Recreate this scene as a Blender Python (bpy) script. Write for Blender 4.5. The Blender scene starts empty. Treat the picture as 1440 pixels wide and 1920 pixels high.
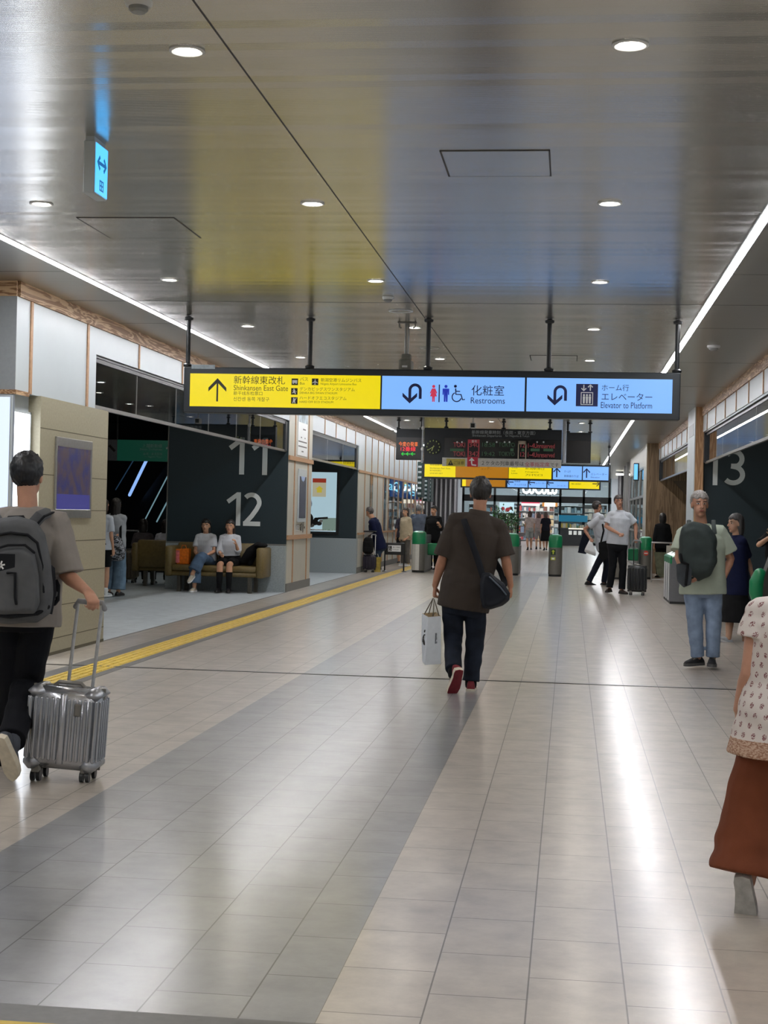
import bpy, bmesh, math, random
import numpy as np
from mathutils import Vector, Matrix, noise

random.seed(7)
SC = bpy.context.scene
COL = SC.collection
PI = math.pi
V = Vector

# ------------------------------------------------------------------ camera
F_PX, CAM_H = 2858.5, 1.475                 # focal length in pixels of the 1440x1920 frame, eye height
YAW, PITCH, ROLL = 0.121245, 0.0002, -0.023755
_f = V((-math.sin(YAW) * math.cos(PITCH), math.cos(YAW) * math.cos(PITCH), math.sin(PITCH)))
_rt = V((math.cos(YAW), math.sin(YAW), 0))
_dn = _f.cross(_rt)
AX_R = math.cos(ROLL) * _rt + math.sin(ROLL) * _dn
AX_D = -math.sin(ROLL) * _rt + math.cos(ROLL) * _dn
EYE = V((0, 0, CAM_H))
cam_data = bpy.data.cameras.new('camera')
cam_data.sensor_fit = 'VERTICAL'
cam_data.sensor_height = 24.0
cam_data.lens = F_PX / 1920.0 * 24.0
cam_data.clip_start, cam_data.clip_end = 0.05, 400
cam = bpy.data.objects.new('camera', cam_data)
COL.objects.link(cam)
cam.matrix_world = Matrix.Translation(EYE) @ Matrix((AX_R, -AX_D, -_f)).transposed().to_4x4()
SC.camera = cam


def ray(px, py):
    return AX_R * ((px - 720) / F_PX) + AX_D * ((py - 960) / F_PX) + _f


def at(px, py, Y):
    d = ray(px, py)
    return EYE + d * (Y / d.y)


def atx(px, py, X):
    d = ray(px, py)
    return EYE + d * (X / d.x)


def fl(px, py, z=0.0):
    d = ray(px, py)
    return EYE + d * ((z - CAM_H) / d.z)


# ------------------------------------------------------------------ world, exposure
W = bpy.data.worlds.new('station_air')
SC.world = W
W.use_nodes = True
W.node_tree.nodes['Background'].inputs[0].default_value = (0.75, 0.85, 1.0, 1)
W.node_tree.nodes['Background'].inputs[1].default_value = 0.20
SC.view_settings.view_transform = 'Standard'
SC.view_settings.look = 'None'
SC.view_settings.exposure = 0.0
SC.view_settings.gamma = 1.0
SC.view_settings.use_curve_mapping = False
LED_W = 55.0          # radiance of the two ceiling light strips
DOWN_W = 170.0       # radiance of the round downlights
SC.cycles.max_bounces = 8
SC.cycles.sample_clamp_indirect = 3.0
SC.cycles.sample_clamp_direct = 25.0


# ------------------------------------------------------------------ materials
def lin(c):
    if isinstance(c, str):
        c = [int(c[i:i + 2], 16) / 255 for i in (0, 2, 4)]
    return tuple(x / 12.92 if x <= 0.04045 else ((x + 0.055) / 1.055) ** 2.4 for x in c[:3])


class NT:
    def __init__(s, name):
        s.m = bpy.data.materials.new(name)
        s.m.use_nodes = True
        s.t = s.m.node_tree
        s.b = s.t.nodes['Principled BSDF']
        s.out = s.t.nodes['Material Output']

    def n(s, kind, **kw):
        nd = s.t.nodes.new(kind)
        for k, v in kw.items():
            if hasattr(nd, k):
                setattr(nd, k, v)
            else:
                nd.inputs[k.replace('_', ' ')].default_value = v
        return nd

    def l(s, a, b):
        s.t.links.new(a, b)

    def coord(s, scale=(1, 1, 1), loc=(0, 0, 0), rot=(0, 0, 0), which='Object'):
        tc = s.n('ShaderNodeTexCoord')
        mp = s.n('ShaderNodeMapping')
        mp.inputs['Scale'].default_value = scale
        mp.inputs['Location'].default_value = loc
        mp.inputs['Rotation'].default_value = rot
        s.l(tc.outputs[which], mp.inputs[0])
        return mp.outputs[0]

    def ramp(s, fac, stops):
        r = s.n('ShaderNodeValToRGB')
        cr = r.color_ramp
        while len(cr.elements) < len(stops):
            cr.elements.new(0.5)
        for e, (p, c) in zip(cr.elements, stops):
            e.position = p
            e.color = (*c, 1)
        s.l(fac, r.inputs[0])
        return r.outputs[0]

    def mix(s, a, b, fac, mode='MIX'):
        m = s.n('ShaderNodeMix', data_type='RGBA', blend_type=mode)
        for sock, v in ((m.inputs[6], a), (m.inputs[7], b), (m.inputs[0], fac)):
            if isinstance(v, bpy.types.NodeSocket):
                s.l(v, sock)
            elif isinstance(v, (tuple, list)):
                sock.default_value = (*v[:3], 1)
            else:
                sock.default_value = v
        return m.outputs[2]

    def bump(s, height, strength=0.3, dist=0.01):
        b = s.n('ShaderNodeBump', Strength=strength, Distance=dist)
        s.l(height, b.inputs['Height'])
        s.l(b.outputs[0], s.b.inputs['Normal'])

    def set(s, **kw):
        for k, v in kw.items():
            k = k.replace('_', ' ')
            if k == 'Base Color' or k == 'Emission Color':
                v = (*v[:3], 1)
            s.b.inputs[k].default_value = v


MC = {}


def mat(name, col, rough=0.6, metal=0.0, var=0.06, scale=30, spec=0.5, emit=0.0, bump=0.0, coat=0.0):
    """plain procedural material: colour broken up by a fine noise"""
    if name in MC:
        return MC[name]
    t = NT(name)
    c = lin(col)
    t.set(Base_Color=c, Roughness=rough, Metallic=metal, Specular_IOR_Level=spec, Coat_Weight=coat)
    if emit:
        t.set(Emission_Color=c, Emission_Strength=emit)
    if var or bump:
        nz = t.n('ShaderNodeTexNoise', Scale=scale, Detail=4.0)
        t.l(t.coord(), nz.inputs['Vector'])
        if var:
            lo = tuple(max(0, x * (1 - var * 2)) for x in c)
            hi = tuple(min(1, x * (1 + var * 2)) for x in c)
            t.l(t.ramp(nz.outputs[0], [(0.3, lo), (0.7, hi)]), t.b.inputs['Base Color'])
        if bump:
            t.bump(nz.outputs[0], bump, 0.01)
    MC[name] = t.m
    return t.m


def cloth(name, col, rough=0.85, var=0.1, weave=400):
    if name in MC:
        return MC[name]
    t = NT(name)
    c = lin(col)
    t.set(Roughness=rough, Specular_IOR_Level=0.2)
    nz = t.n('ShaderNodeTexNoise', Scale=9.0, Detail=6.0)
    co = t.coord()
    t.l(co, nz.inputs['Vector'])
    lo = tuple(x * (1 - var * 2) for x in c)
    hi = tuple(min(1, x * (1 + var * 2)) for x in c)
    t.l(t.ramp(nz.outputs[0], [(0.3, lo), (0.7, hi)]), t.b.inputs['Base Color'])
    n2 = t.n('ShaderNodeTexNoise', Scale=float(weave), Detail=2.0)
    t.l(co, n2.inputs['Vector'])
    t.bump(n2.outputs[0], 0.25, 0.004)
    MC[name] = t.m
    return t.m


def glow(name, col, strength):
    if name in MC:
        return MC[name]
    t = NT(name)
    c = lin(col)
    t.set(Base_Color=tuple(x * 0.1 for x in c), Roughness=0.35, Emission_Color=c, Emission_Strength=strength)
    MC[name] = t.m
    return t.m


def wood(name, c1, c2, axis='Y', scale=1.0, rough=0.5):
    if name in MC:
        return MC[name]
    t = NT(name)
    sc = {'X': (0.5, 8, 8), 'Y': (8, 0.5, 8), 'Z': (8, 8, 0.5)}[axis]
    co = t.coord(scale=tuple(x * scale for x in sc))
    nz = t.n('ShaderNodeTexNoise', Scale=1.3, Detail=5.0, Distortion=1.2)
    t.l(co, nz.inputs['Vector'])
    wv = t.n('ShaderNodeMath', operation='SINE')
    mu = t.n('ShaderNodeMath', operation='MULTIPLY')
    mu.inputs[1].default_value = 42.0
    t.l(nz.outputs[0], mu.inputs[0])
    t.l(mu.outputs[0], wv.inputs[0])
    t.l(t.ramp(wv.outputs[0], [(0.0, lin(c2)), (0.55, lin(c1))]), t.b.inputs['Base Color'])
    t.set(Roughness=rough, Specular_IOR_Level=0.35)
    MC[name] = t.m
    return t.m


def glass(name, tint=(0.85, 0.92, 0.92), refl=1.0, rough=0.0):
    if name in MC:
        return MC[name]
    t = NT(name)
    t.t.nodes.remove(t.b)
    tr = t.n('ShaderNodeBsdfTransparent')
    tr.inputs[0].default_value = (*tint, 1)
    gl = t.n('ShaderNodeBsdfGlossy', Roughness=rough)
    fr = t.n('ShaderNodeFresnel', IOR=1.5)
    mu = t.n('ShaderNodeMath', operation='MULTIPLY', use_clamp=True)
    mu.inputs[1].default_value = refl
    t.l(fr.outputs[0], mu.inputs[0])
    ge = t.n('ShaderNodeNewGeometry')                     # the far side of the sheet lets light out, no second mirror
    ft = t.n('ShaderNodeMath', operation='SUBTRACT')
    ft.inputs[0].default_value = 1.0
    t.l(ge.outputs['Backfacing'], ft.inputs[1])
    m2 = t.n('ShaderNodeMath', operation='MULTIPLY')
    t.l(mu.outputs[0], m2.inputs[0])
    t.l(ft.outputs[0], m2.inputs[1])
    mx = t.n('ShaderNodeMixShader')
    t.l(m2.outputs[0], mx.inputs[0])
    t.l(tr.outputs[0], mx.inputs[1])
    t.l(gl.outputs[0], mx.inputs[2])
    t.l(mx.outputs[0], t.out.inputs[0])
    MC[name] = t.m
    return t.m


# ------------------------------------------------------------------ mesh helpers
class G:
    def __init__(s):
        s.v, s.f, s.m = [], [], []

    def add(s, vs, fs, mat=0, M=None):
        o = len(s.v)
        for p in vs:
            p = V(p)
            s.v.append(tuple(M @ p) if M is not None else tuple(p))
        for f in fs:
            s.f.append(tuple(i + o for i in f))
            s.m.append(mat)
        return s

    def box(s, x0, x1, y0, y1, z0, z1, mat=0, bev=0.0, M=None):
        if x0 > x1: x0, x1 = x1, x0
        if y0 > y1: y0, y1 = y1, y0
        if z0 > z1: z0, z1 = z1, z0
        if bev <= 0:
            vs = [(x, y, z) for z in (z0, z1) for y in (y0, y1) for x in (x0, x1)]
            fs = [(0, 2, 3, 1), (4, 5, 7, 6), (0, 1, 5, 4), (2, 6, 7, 3), (0, 4, 6, 2), (1, 3, 7, 5)]
            return s.add(vs, fs, mat, M)
        b = min(bev, (x1 - x0) / 2.01, (y1 - y0) / 2.01, (z1 - z0) / 2.01)
        vs, ix = [], {}
        for sx in (0, 1):
            for sy in (0, 1):
                for sz in (0, 1):
                    c = [(x0, x1)[sx], (y0, y1)[sy], (z0, z1)[sz]]
                    d = [(b, -b)[sx], (b, -b)[sy], (b, -b)[sz]]
                    for a in range(3):
                        p = [c[i] + (0 if i == a else d[i]) for i in range(3)]
                        ix[sx, sy, sz, a] = len(vs)
                        vs.append(p)
        fs = []
        for a in range(3):
            for sa in (0, 1):
                q = []
                for u, w in ((0, 0), (1, 0), (1, 1), (0, 1)):
                    k = [0, 0, 0]
                    k[a], k[(a + 1) % 3], k[(a + 2) % 3] = sa, u, w
                    q.append(ix[k[0], k[1], k[2], a])
                fs.append(tuple(q if sa else q[::-1]))
        for a in range(3):
            b1, c1 = (a + 1) % 3, (a + 2) % 3
            for u in (0, 1):
                for w in (0, 1):
                    k0, k1 = [0, 0, 0], [0, 0, 0]
                    k0[a], k1[a] = 0, 1
                    k0[b1] = k1[b1] = u
                    k0[c1] = k1[c1] = w
                    q = (ix[(*k0, b1)], ix[(*k1, b1)], ix[(*k1, c1)], ix[(*k0, c1)])
                    fs.append(q if (u ^ w) else q[::-1])
        for sx in (0, 1):
            for sy in (0, 1):
                for sz in (0, 1):
                    q = [ix[sx, sy, sz, a] for a in range(3)]
                    fs.append(tuple(q if (sx + sy + sz) % 2 else q[::-1]))
        return s.add(vs, fs, mat, M)

    def rings(s, rings, mat=0, cap=True, M=None, close=True):
        n = len(rings[0])
        vs = [p for r in rings for p in r]
        fs = []
        for i in range(len(rings) - 1):
            for j in range(n if close else n - 1):
                k = (j + 1) % n
                fs.append((i * n + j, i * n + k, (i + 1) * n + k, (i + 1) * n + j))
        if cap:
            fs.append(tuple(range(n))[::-1])
            fs.append(tuple((len(rings) - 1) * n + j for j in range(n)))
        return s.add(vs, fs, mat, M)

    def tube(s, pts, rads, n=12, mat=0, M=None, flat=1.0, side=None, cap=True, rnd=(1, 1)):
        """rounded tube through pts; flat<1 squashes it across `side`"""
        pts = [V(p) for p in pts]
        if not hasattr(rads, '__len__'):
            rads = [rads] * len(pts)
        P, Rr = [], []
        if cap:
            d0 = (pts[0] - pts[1]).normalized()
            d1 = (pts[-1] - pts[-2]).normalized()
            for k in (0.98, 0.75, 0.4) if rnd[0] else ():
                P.append(pts[0] + d0 * rads[0] * k * flat)
                Rr.append(rads[0] * math.sqrt(max(0.02, 1 - k * k)))
        P += pts
        Rr += list(rads)
        if cap:
            for k in (0.4, 0.75, 0.98) if rnd[1] else ():
                P.append(pts[-1] + d1 * rads[-1] * k * flat)
                Rr.append(rads[-1] * math.sqrt(max(0.02, 1 - k * k)))
        rr, u = [], None
        for i in range(len(P)):
            a = P[max(0, i - 1)]
            b = P[min(len(P) - 1, i + 1)]
            d = (b - a).normalized()
            if u is None:
                u = V(side) if side is not None else (V((1, 0, 0)) if abs(d.x) < 0.8 else V((0, 1, 0)))
            u = (u - d * u.dot(d)).normalized()
            w = d.cross(u)
            rr.append([P[i] + u * (Rr[i] * math.cos(t)) + w * (Rr[i] * flat * math.sin(t))
                       for t in (2 * PI * j / n for j in range(n))])
        return s.rings(rr, mat, True, M)

    def ell(s, c, r, mat=0, M=None, n=18, m=12, Rm=None):
        c = V(c)
        rr = []
        for i in range(m + 1):
            th = PI * (0.02 + 0.96 * i / m)
            ring = []
            for j in range(n):
                ph = 2 * PI * j / n
                p = V((r[0] * math.sin(th) * math.cos(ph), r[1] * math.sin(th) * math.sin(ph), -r[2] * math.cos(th)))
                ring.append(c + (Rm @ p if Rm is not None else p))
            rr.append(ring)
        return s.rings(rr, mat, True, M)

    def lathe(s, prof, n=24, mat=0, M=None, cap=True):
        rr = [[(r * math.cos(2 * PI * j / n), r * math.sin(2 * PI * j / n), z) for j in range(n)] for r, z in prof]
        return s.rings(rr, mat, cap, M)

    def prism(s, poly, d, mat=0, M=None):
        """2-D outline in local XY extruded along local z by d"""
        n = len(poly)
        vs = [(x, y, 0) for x, y in poly] + [(x, y, d) for x, y in poly]
        fs = [tuple(range(n))[::-1], tuple(range(n, 2 * n))]
        fs += [(i, (i + 1) % n, (i + 1) % n + n, i + n) for i in range(n)]
        return s.add(vs, fs, mat, M)

    def quad(s, a, b, c, d, mat=0):
        return s.add([a, b, c, d], [(0, 1, 2, 3)], mat)

    def mesh(s, name, mats, smooth=False, ang=40, fix=True):
        me = bpy.data.meshes.new(name)
        me.from_pydata(s.v, [], s.f)
        me.polygons.foreach_set('material_index', s.m)
        for m in mats:
            me.materials.append(m)
        if fix:
            bm = bmesh.new()
            bm.from_mesh(me)
            bmesh.ops.recalc_face_normals(bm, faces=bm.faces)
            bm.to_mesh(me)
            bm.free()
        if smooth:
            me.polygons.foreach_set('use_smooth', [True] * len(me.polygons))
            if ang < 180:
                me.set_sharp_from_angle(angle=math.radians(ang))
        me.update()
        return me

    def obj(s, name, mats, parent=None, smooth=False, ang=40, loc=None, rz=0.0, fix=True):
        if not isinstance(mats, (list, tuple)):
            mats = [mats]
        o = bpy.data.objects.new(name, s.mesh(name, mats, smooth, ang, fix))
        COL.objects.link(o)
        if parent is not None:
            o.parent = parent
        if loc is not None:
            o.location = loc
        o.rotation_euler.z = rz
        return o


def tag(o, label=None, cat=None, group=None, kind=None):
    for k, v in (('label', label), ('category', cat), ('group', group), ('kind', kind)):
        if v:
            o[k] = v
    return o


def thing(name, label, cat, loc=(0, 0, 0), rz=0.0, group=None):
    o = bpy.data.objects.new(name, None)
    o.empty_display_size = 0.1
    COL.objects.link(o)
    o.location = loc
    o.rotation_euler.z = rz
    return tag(o, label, cat, group)


def struct(o):
    o['kind'] = 'structure'
    return o


def dup(root, loc=None, rz=None, label=None, group=None):
    def cp(o, par):
        c = o.copy()
        COL.objects.link(c)
        if par is not None:
            c.parent = par
        for ch in list(o.children):
            cp(ch, c)
        return c
    r = cp(root, None)
    if loc is not None:
        r.location = loc
    if rz is not None:
        r.rotation_euler.z = rz
    if label:
        r['label'] = label
    if group:
        r['group'] = group
    return r


MX_SIGN = Matrix(((1, 0, 0, 0), (0, 0, -1, 0), (0, 1, 0, 0), (0, 0, 0, 1)))   # writing upright, facing -Y


def text_mesh(body, bold=0.0):
    cu = bpy.data.curves.new('writing', 'FONT')
    cu.body = body
    cu.size = 1.0
    cu.resolution_u = 3
    cu.offset = bold
    o = bpy.data.objects.new('writing', cu)
    COL.objects.link(o)
    dg = bpy.context.evaluated_depsgraph_get()
    me = bpy.data.meshes.new_from_object(o.evaluated_get(dg))
    vs = [tuple(v.co) for v in me.vertices]
    fs = [tuple(p.vertices) for p in me.polygons]
    bpy.data.objects.remove(o)
    bpy.data.curves.remove(cu)
    bpy.data.meshes.remove(me)
    return vs, fs


def write(g, body, x0, x1, zc, y, mat=0, M=None, height=None, bold=0.0, squash=1.0):
    """one line of writing fitted between x0 and x1, centred on height zc, lying at depth y (facing -y)"""
    vs, fs = text_mesh(body, bold)
    if not vs:
        return
    xs = [v[0] for v in vs]
    zs = [v[1] for v in vs]
    a, b, c, d = min(xs), max(xs), min(zs), max(zs)
    k = (x1 - x0) / (b - a)
    kz = k * squash if height is None else height / (d - c)
    out = [(x0 + (v[0] - a) * k, y, zc + (v[1] - (c + d) / 2) * kz) for v in vs]
    g.add(out, fs, mat, M)


def stroke(pts, w):
    """outline polygon of a constant-width open stroke (2-D)"""
    L, Rr = [], []
    n = len(pts)
    for i in range(n):
        a = V(pts[max(0, i - 1)])
        b = V(pts[min(n - 1, i + 1)])
        d = (b - a).normalized()
        nn = V((-d.y, d.x)) * (w / 2)
        p = V(pts[i])
        L.append(tuple(p + nn))
        Rr.append(tuple(p - nn))
    return L, Rr


def put_stroke(g, pts, w, M, mat=0, d=0.004):
    L, Rr = stroke(pts, w)
    n = len(L)
    for i in range(n - 1):
        g.prism([L[i], L[i + 1], Rr[i + 1], Rr[i]], d, mat, M)


def put_poly(g, poly, M, mat=0, d=0.004):
    g.prism(poly, d, mat, M)


def sgn(x, z, y):
    """frame for flat shapes on a -Y facing board: local x right, local y up, extruded towards the viewer"""
    return Matrix.Translation((x, y, z)) @ MX_SIGN


def arc(cx, cy, r, a0, a1, n=14, ry=None):
    ry = ry or r
    return [(cx + r * math.cos(math.radians(a0 + (a1 - a0) * i / n)), cy + ry * math.sin(math.radians(a0 + (a1 - a0) * i / n)))
            for i in range(n + 1)]


def remeshed(g, name, mats, vox, smooth_it=4, parent=None, fold=None, uv=None):
    """union of the overlapping closed shapes in g as one continuous skin"""
    me0 = g.mesh('t', [], fix=True)
    o = bpy.data.objects.new('t', me0)
    COL.objects.link(o)
    md = o.modifiers.new('r', 'REMESH')
    md.mode = 'VOXEL'
    md.voxel_size = vox
    sm = o.modifiers.new('s', 'SMOOTH')
    sm.factor = 0.5
    sm.iterations = smooth_it
    dg = bpy.context.evaluated_depsgraph_get()
    me = bpy.data.meshes.new_from_object(o.evaluated_get(dg))
    bpy.data.objects.remove(o)
    bpy.data.meshes.remove(me0)
    me.name = name
    n = len(me.vertices)
    if fold:
        co = np.empty(n * 3, np.float32)
        no = np.empty(n * 3, np.float32)
        me.vertices.foreach_get('co', co)
        me.vertices.foreach_get('normal', no)
        co = co.reshape(-1, 3)
        no = no.reshape(-1, 3)
        co += no * fold(co)[:, None]
        me.vertices.foreach_set('co', co.ravel())
    me.materials.clear()
    for m in mats:
        me.materials.append(m)
    me.polygons.foreach_set('use_smooth', [True] * len(me.polygons))
    me.update()
    o = bpy.data.objects.new(name, me)
    COL.objects.link(o)
    if parent is not None:
        o.parent = parent
    return o


def folds(amp, seed=0.0, fx=9.0, fz=4.0):
    """smooth cloth wrinkles, summed sines bent by one another (numpy)"""
    def fn(c):
        x, y, z = c[:, 0] + seed, c[:, 1] + seed * 1.7, c[:, 2]
        a = np.sin(fx * x + 5 * y + 3.0 * np.sin(fz * 2 * z + seed) + 2 * seed)
        b = np.sin(fx * 1.7 * y - 11 * x * np.cos(seed) + 2.4 * np.sin(7 * z + 4 * x) + seed)
        d = np.sin(26 * z + 14 * x + 9 * y + 2 * a + seed * 3)
        e = np.sin(47 * z - 21 * x + 17 * y + 2 * b)
        return amp * (0.45 * a * b + 0.3 * d * b + 0.15 * e * a)
    return fn

# ================================================================== SETTING
XL, XR, ZC = -5.03, 2.34, 3.5          # left wall, right wall, ceiling
YN, YE = -7.0, 80.0                    # hall behind the camera .. shop front


def slat_metal(name, col, rough, slope, tilt, period=0.1):
    """brushed aluminium slats running across the hall: the normal leans along y only"""
    t = NT(name)
    c = lin(col)
    t.set(Base_Color=c, Metallic=0.88, Roughness=rough)
    geo = t.n('ShaderNodeNewGeometry')
    sp = t.n('ShaderNodeSeparateXYZ')
    t.l(geo.outputs['Position'], sp.inputs[0])

    def m(op, a, b=None):
        nd = t.n('ShaderNodeMath', operation=op)
        for i, v in enumerate((a, b)):
            if v is None:
                continue
            if isinstance(v, bpy.types.NodeSocket):
                t.l(v, nd.inputs[i])
            else:
                nd.inputs[i].default_value = v
        return nd.outputs[0]
    y = sp.outputs[1]
    ph = m('MULTIPLY', y, 2 * PI / 0.0127)
    s1 = m('MULTIPLY', m('SINE', ph), slope)
    cell = m('FLOOR', m('DIVIDE', y, period))
    wn = t.n('ShaderNodeTexWhiteNoise', noise_dimensions='1D')
    t.l(cell, wn.inputs['W'])
    s2 = m('MULTIPLY', m('SUBTRACT', wn.outputs[0], 0.5), tilt)
    sl = m('ADD', s1, s2)
    cb = t.n('ShaderNodeCombineXYZ')
    cb.inputs[0].default_value = 0
    cb.inputs[2].default_value = -1
    t.l(sl, cb.inputs[1])
    nm = t.n('ShaderNodeVectorMath', operation='NORMALIZE')
    t.l(cb.outputs[0], nm.inputs[0])
    t.l(nm.outputs[0], t.b.inputs['Normal'])
    # thin shadow gap between slats
    fr = m('FRACT', m('DIVIDE', y, period))
    ln = m('LESS_THAN', fr, 0.05)
    t.l(t.mix(c, tuple(x * 0.93 for x in c), ln), t.b.inputs['Base Color'])
    return t.m


def tile_floor(name, c1, c2, mortar, x0, y0, rough, tw=0.3, tl=0.45, gap=0.0055, off=0.5):
    t = NT(name)
    geo = t.n('ShaderNodeNewGeometry')
    sp = t.n('ShaderNodeSeparateXYZ')
    t.l(geo.outputs['Position'], sp.inputs[0])
    cb = t.n('ShaderNodeCombineXYZ')
    t.l(sp.outputs[1], cb.inputs[0])
    t.l(sp.outputs[0], cb.inputs[1])
    mp = t.n('ShaderNodeMapping')
    mp.inputs['Location'].default_value = (-y0 + tl * 200, -x0 + tw * 200, 0)
    t.l(cb.outputs[0], mp.inputs[0])
    br = t.n('ShaderNodeTexBrick', offset=off, offset_frequency=2)
    br.inputs['Scale'].default_value = 1.0
    br.inputs['Brick Width'].default_value = tl
    br.inputs['Row Height'].default_value = tw
    br.inputs['Mortar Size'].default_value = gap / 2
    br.inputs['Mortar Smooth'].default_value = 0.1
    a, b = lin(c1), lin(c2)
    br.inputs['Color1'].default_value = (*a, 1)
    br.inputs['Color2'].default_value = (*b, 1)
    br.inputs['Mortar'].default_value = (*lin(mortar), 1)
    t.l(mp.outputs[0], br.inputs['Vector'])
    nz = t.n('ShaderNodeTexNoise', Scale=5.0, Detail=9.0, Roughness=0.68)
    st = t.n('ShaderNodeMapping')
    st.inputs['Scale'].default_value = (1, 1.0, 1)
    t.l(geo.outputs['Position'], st.inputs[0])
    t.l(st.outputs[0], nz.inputs['Vector'])
    mott = t.ramp(nz.outputs[0], [(0.30, (0.77, 0.77, 0.78)), (0.68, (1.12, 1.115, 1.11))])
    t.l(t.mix(br.outputs[0], mott, 1.0, 'MULTIPLY'), t.b.inputs['Base Color'])
    t.set(Specular_IOR_Level=0.5, Roughness=max(rough, 0.3), Coat_Weight=0.7 if rough < 0.35 else 0.0, Coat_Roughness=0.185, Coat_IOR=1.5)
    return t.m


M_CEIL = slat_metal('slatted_aluminium', 'd0cec8', 0.2, 0.08, 0.07)
M_CEIL_EDGE = slat_metal('slatted_aluminium_edge', 'c6c5c0', 0.3, 0.06, 0.012, 0.2)
M_SEAM = mat('ceiling_joint', '3a3a3a', 0.7, var=0)
M_WHITE = mat('white_enamel_panel', 'bfc8cd', 0.32, var=0.01, scale=3)
M_CREAM = mat('cream_panel', 'bfbdb2', 0.4, var=0.02, scale=3)
M_GREYW = mat('grey_panel', '9aa0a4', 0.4, var=0.02)
M_WOODB = wood('oak_beam', 'c8a884', '8d6a4c', 'Y')
M_WOODV = wood('oak_upright', 'c29c76', 'a07a58', 'Z')
M_WOODW = wood('brown_wood_wall', '8a7358', '6d5942', 'Z', 0.6)
M_BATTEN = mat('batten_wood', 'b08a68', 0.5, var=0.08)
M_DARK = mat('dark_slate_panel', '1a2c33', 0.55, var=0.05, scale=60)
M_BLACK = mat('black_metal', '15181b', 0.4, var=0)
M_FRAME = mat('dark_sign_frame', '23282d', 0.35, var=0, metal=0.3)
M_STEEL = mat('brushed_steel', 'a9a9a6', 0.32, metal=0.9, var=0.03)
M_STEELD = mat('grey_gate_steel', '77756f', 0.4, metal=0.5, var=0.03)
M_CHROME = mat('chrome', 'd5d7da', 0.12, metal=1.0, var=0)
M_STONE = mat('grey_granite', '99a3a6', 0.5, var=0.1, scale=90)
M_BEIGE = mat('beige_stone_cladding', '9a947e', 0.6, var=0.04, scale=40)
M_GREYBASE = mat('grey_skirting', '6c6c69', 0.6, var=0.03)
M_GREEN = mat('gate_green', '0f7a4c', 0.35, var=0.02)
M_GLASS = glass('clear_glass', (0.62, 0.68, 0.70), 1.5)
M_GLASS_R = glass('shop_glass', (0.8, 0.86, 0.87), 1.0)
M_LED = glow('light_strip_white', 'fdfcff', LED_W)
M_DOWN = glow('downlight_lens', 'fff6ea', DOWN_W)
M_INK = mat('sign_ink_black', '17140f', 0.5, var=0)
M_NAVY = mat('sign_ink_navy', '0c1c58', 0.5, var=0)
M_YEL = glow('sign_yellow_backlit', 'ead600', 1.0)
M_BLU = glow('sign_blue_backlit', '7fb6ff', 1.0)
M_ORA = glow('sign_orange_backlit', 'b87a0a', 0.8)
M_WHT = mat('white_paint', 'eceeee', 0.5, var=0)
M_LETTER = mat('light_grey_lettering', 'd6dddd', 0.5, var=0)
M_INK_SOFT = mat('sign_ink_olive', '4a4208', 0.5, var=0)
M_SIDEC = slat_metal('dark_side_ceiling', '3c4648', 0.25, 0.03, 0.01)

# ---------- floor: tiled hall, dark band, stone side areas
M_TILE = tile_floor('beige_floor_tile', 'bfb6aa', 'c6bdb1', '746d62', -0.095, 0.17, 0.28)
M_TILE_R = M_TILE
M_TILE_D = tile_floor('dark_floor_tile', '8b8c8d', '929392', '4c4b49', -1.22, 4.765, 0.28)
M_SIDEF = tile_floor('grey_stone_floor', 'b2bbc0', 'b9c2c6', '8e979b', 0, 0, 0.4, 0.9, 1.2)
M_BORD = mat('dark_border_tile', '5e5d5b', 0.4, var=0.05)
M_TAC = mat('yellow_tactile_tile', 'c8a936', 0.5, var=0.08, scale=12)

g = G()
xs = [XL, -2.36, -0.695, XR]
for i in range(3):
    g.quad((xs[i], 4.33, 0), (xs[i + 1], 4.33, 0), (xs[i + 1], 37.2, 0), (xs[i], 37.2, 0), 1 if i == 1 else 0)
g.quad((XL - 3.5, YN, 0), (XR + 3, YN, 0), (XR + 3, 4.33, 0), (XL - 3.5, 4.33, 0), 0)
g.quad((XL - 3.5, 4.33, 0), (XL, 4.33, 0), (XL, 13.35, 0), (XL - 3.5, 13.35, 0), 0)
g.quad((XL, 37.2, 0), (XR, 37.2, 0), (XR, 100, 0), (XL, 100, 0), 0)
g.quad((XL - 8, 53, 0), (XL, 53, 0), (XL, 100, 0), (XL - 8, 100, 0), 0)
g.quad((XR, 42, 0), (XR + 6, 42, 0), (XR + 6, 100, 0), (XR, 100, 0), 0)
g.quad((XL - 9, 13.35, 0), (XL, 13.35, 0), (XL, 53, 0), (XL - 9, 53, 0), 2)
g.quad((XR, 4.33, 0), (XR + 6, 4.33, 0), (XR + 6, 42, 0), (XR, 42, 0), 0)
floor = struct(g.obj('floor', [M_TILE, M_TILE_D, M_SIDEF]))

g = G()
for a, b in ((-4.53, -4.38), (-4.09, -4.0)):
    g.box(a, b, 4.33, 60, 0, 0.002)
g.box(XL - 3, XR + 2, 4.18, 4.33, 0, 0.002)
g.obj('dark_border', [M_BORD], floor)
g = G()
g.box(-4.38, -4.09, 4.33, 60, 0, 0.003)
k = 0
for k in range(4):
    x = -4.38 + 0.0365 + k * 0.0725
    y = 6.0
    while y < 44:
        L = 0.28 if y < 30 else 1.15
        g.box(x - 0.017, x + 0.017, y, y + L, 0.003, 0.0085, 0, 0.004)
        y += L + 0.02
for k in range(12):
    g.box(XL - 3, XR + 2, 4.17 - k * 0.075 - 0.034, 4.17 - k * 0.075, 0.003, 0.0085, 0, 0.004)
g.box(XL - 3, XR + 2, 3.3, 4.18, 0, 0.003)
struct(g.obj('trim_1', [M_TAC]))
g = G()
g.box(-5.0, 2.3, 13.555, 13.60, 0, 0.004)
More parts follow.
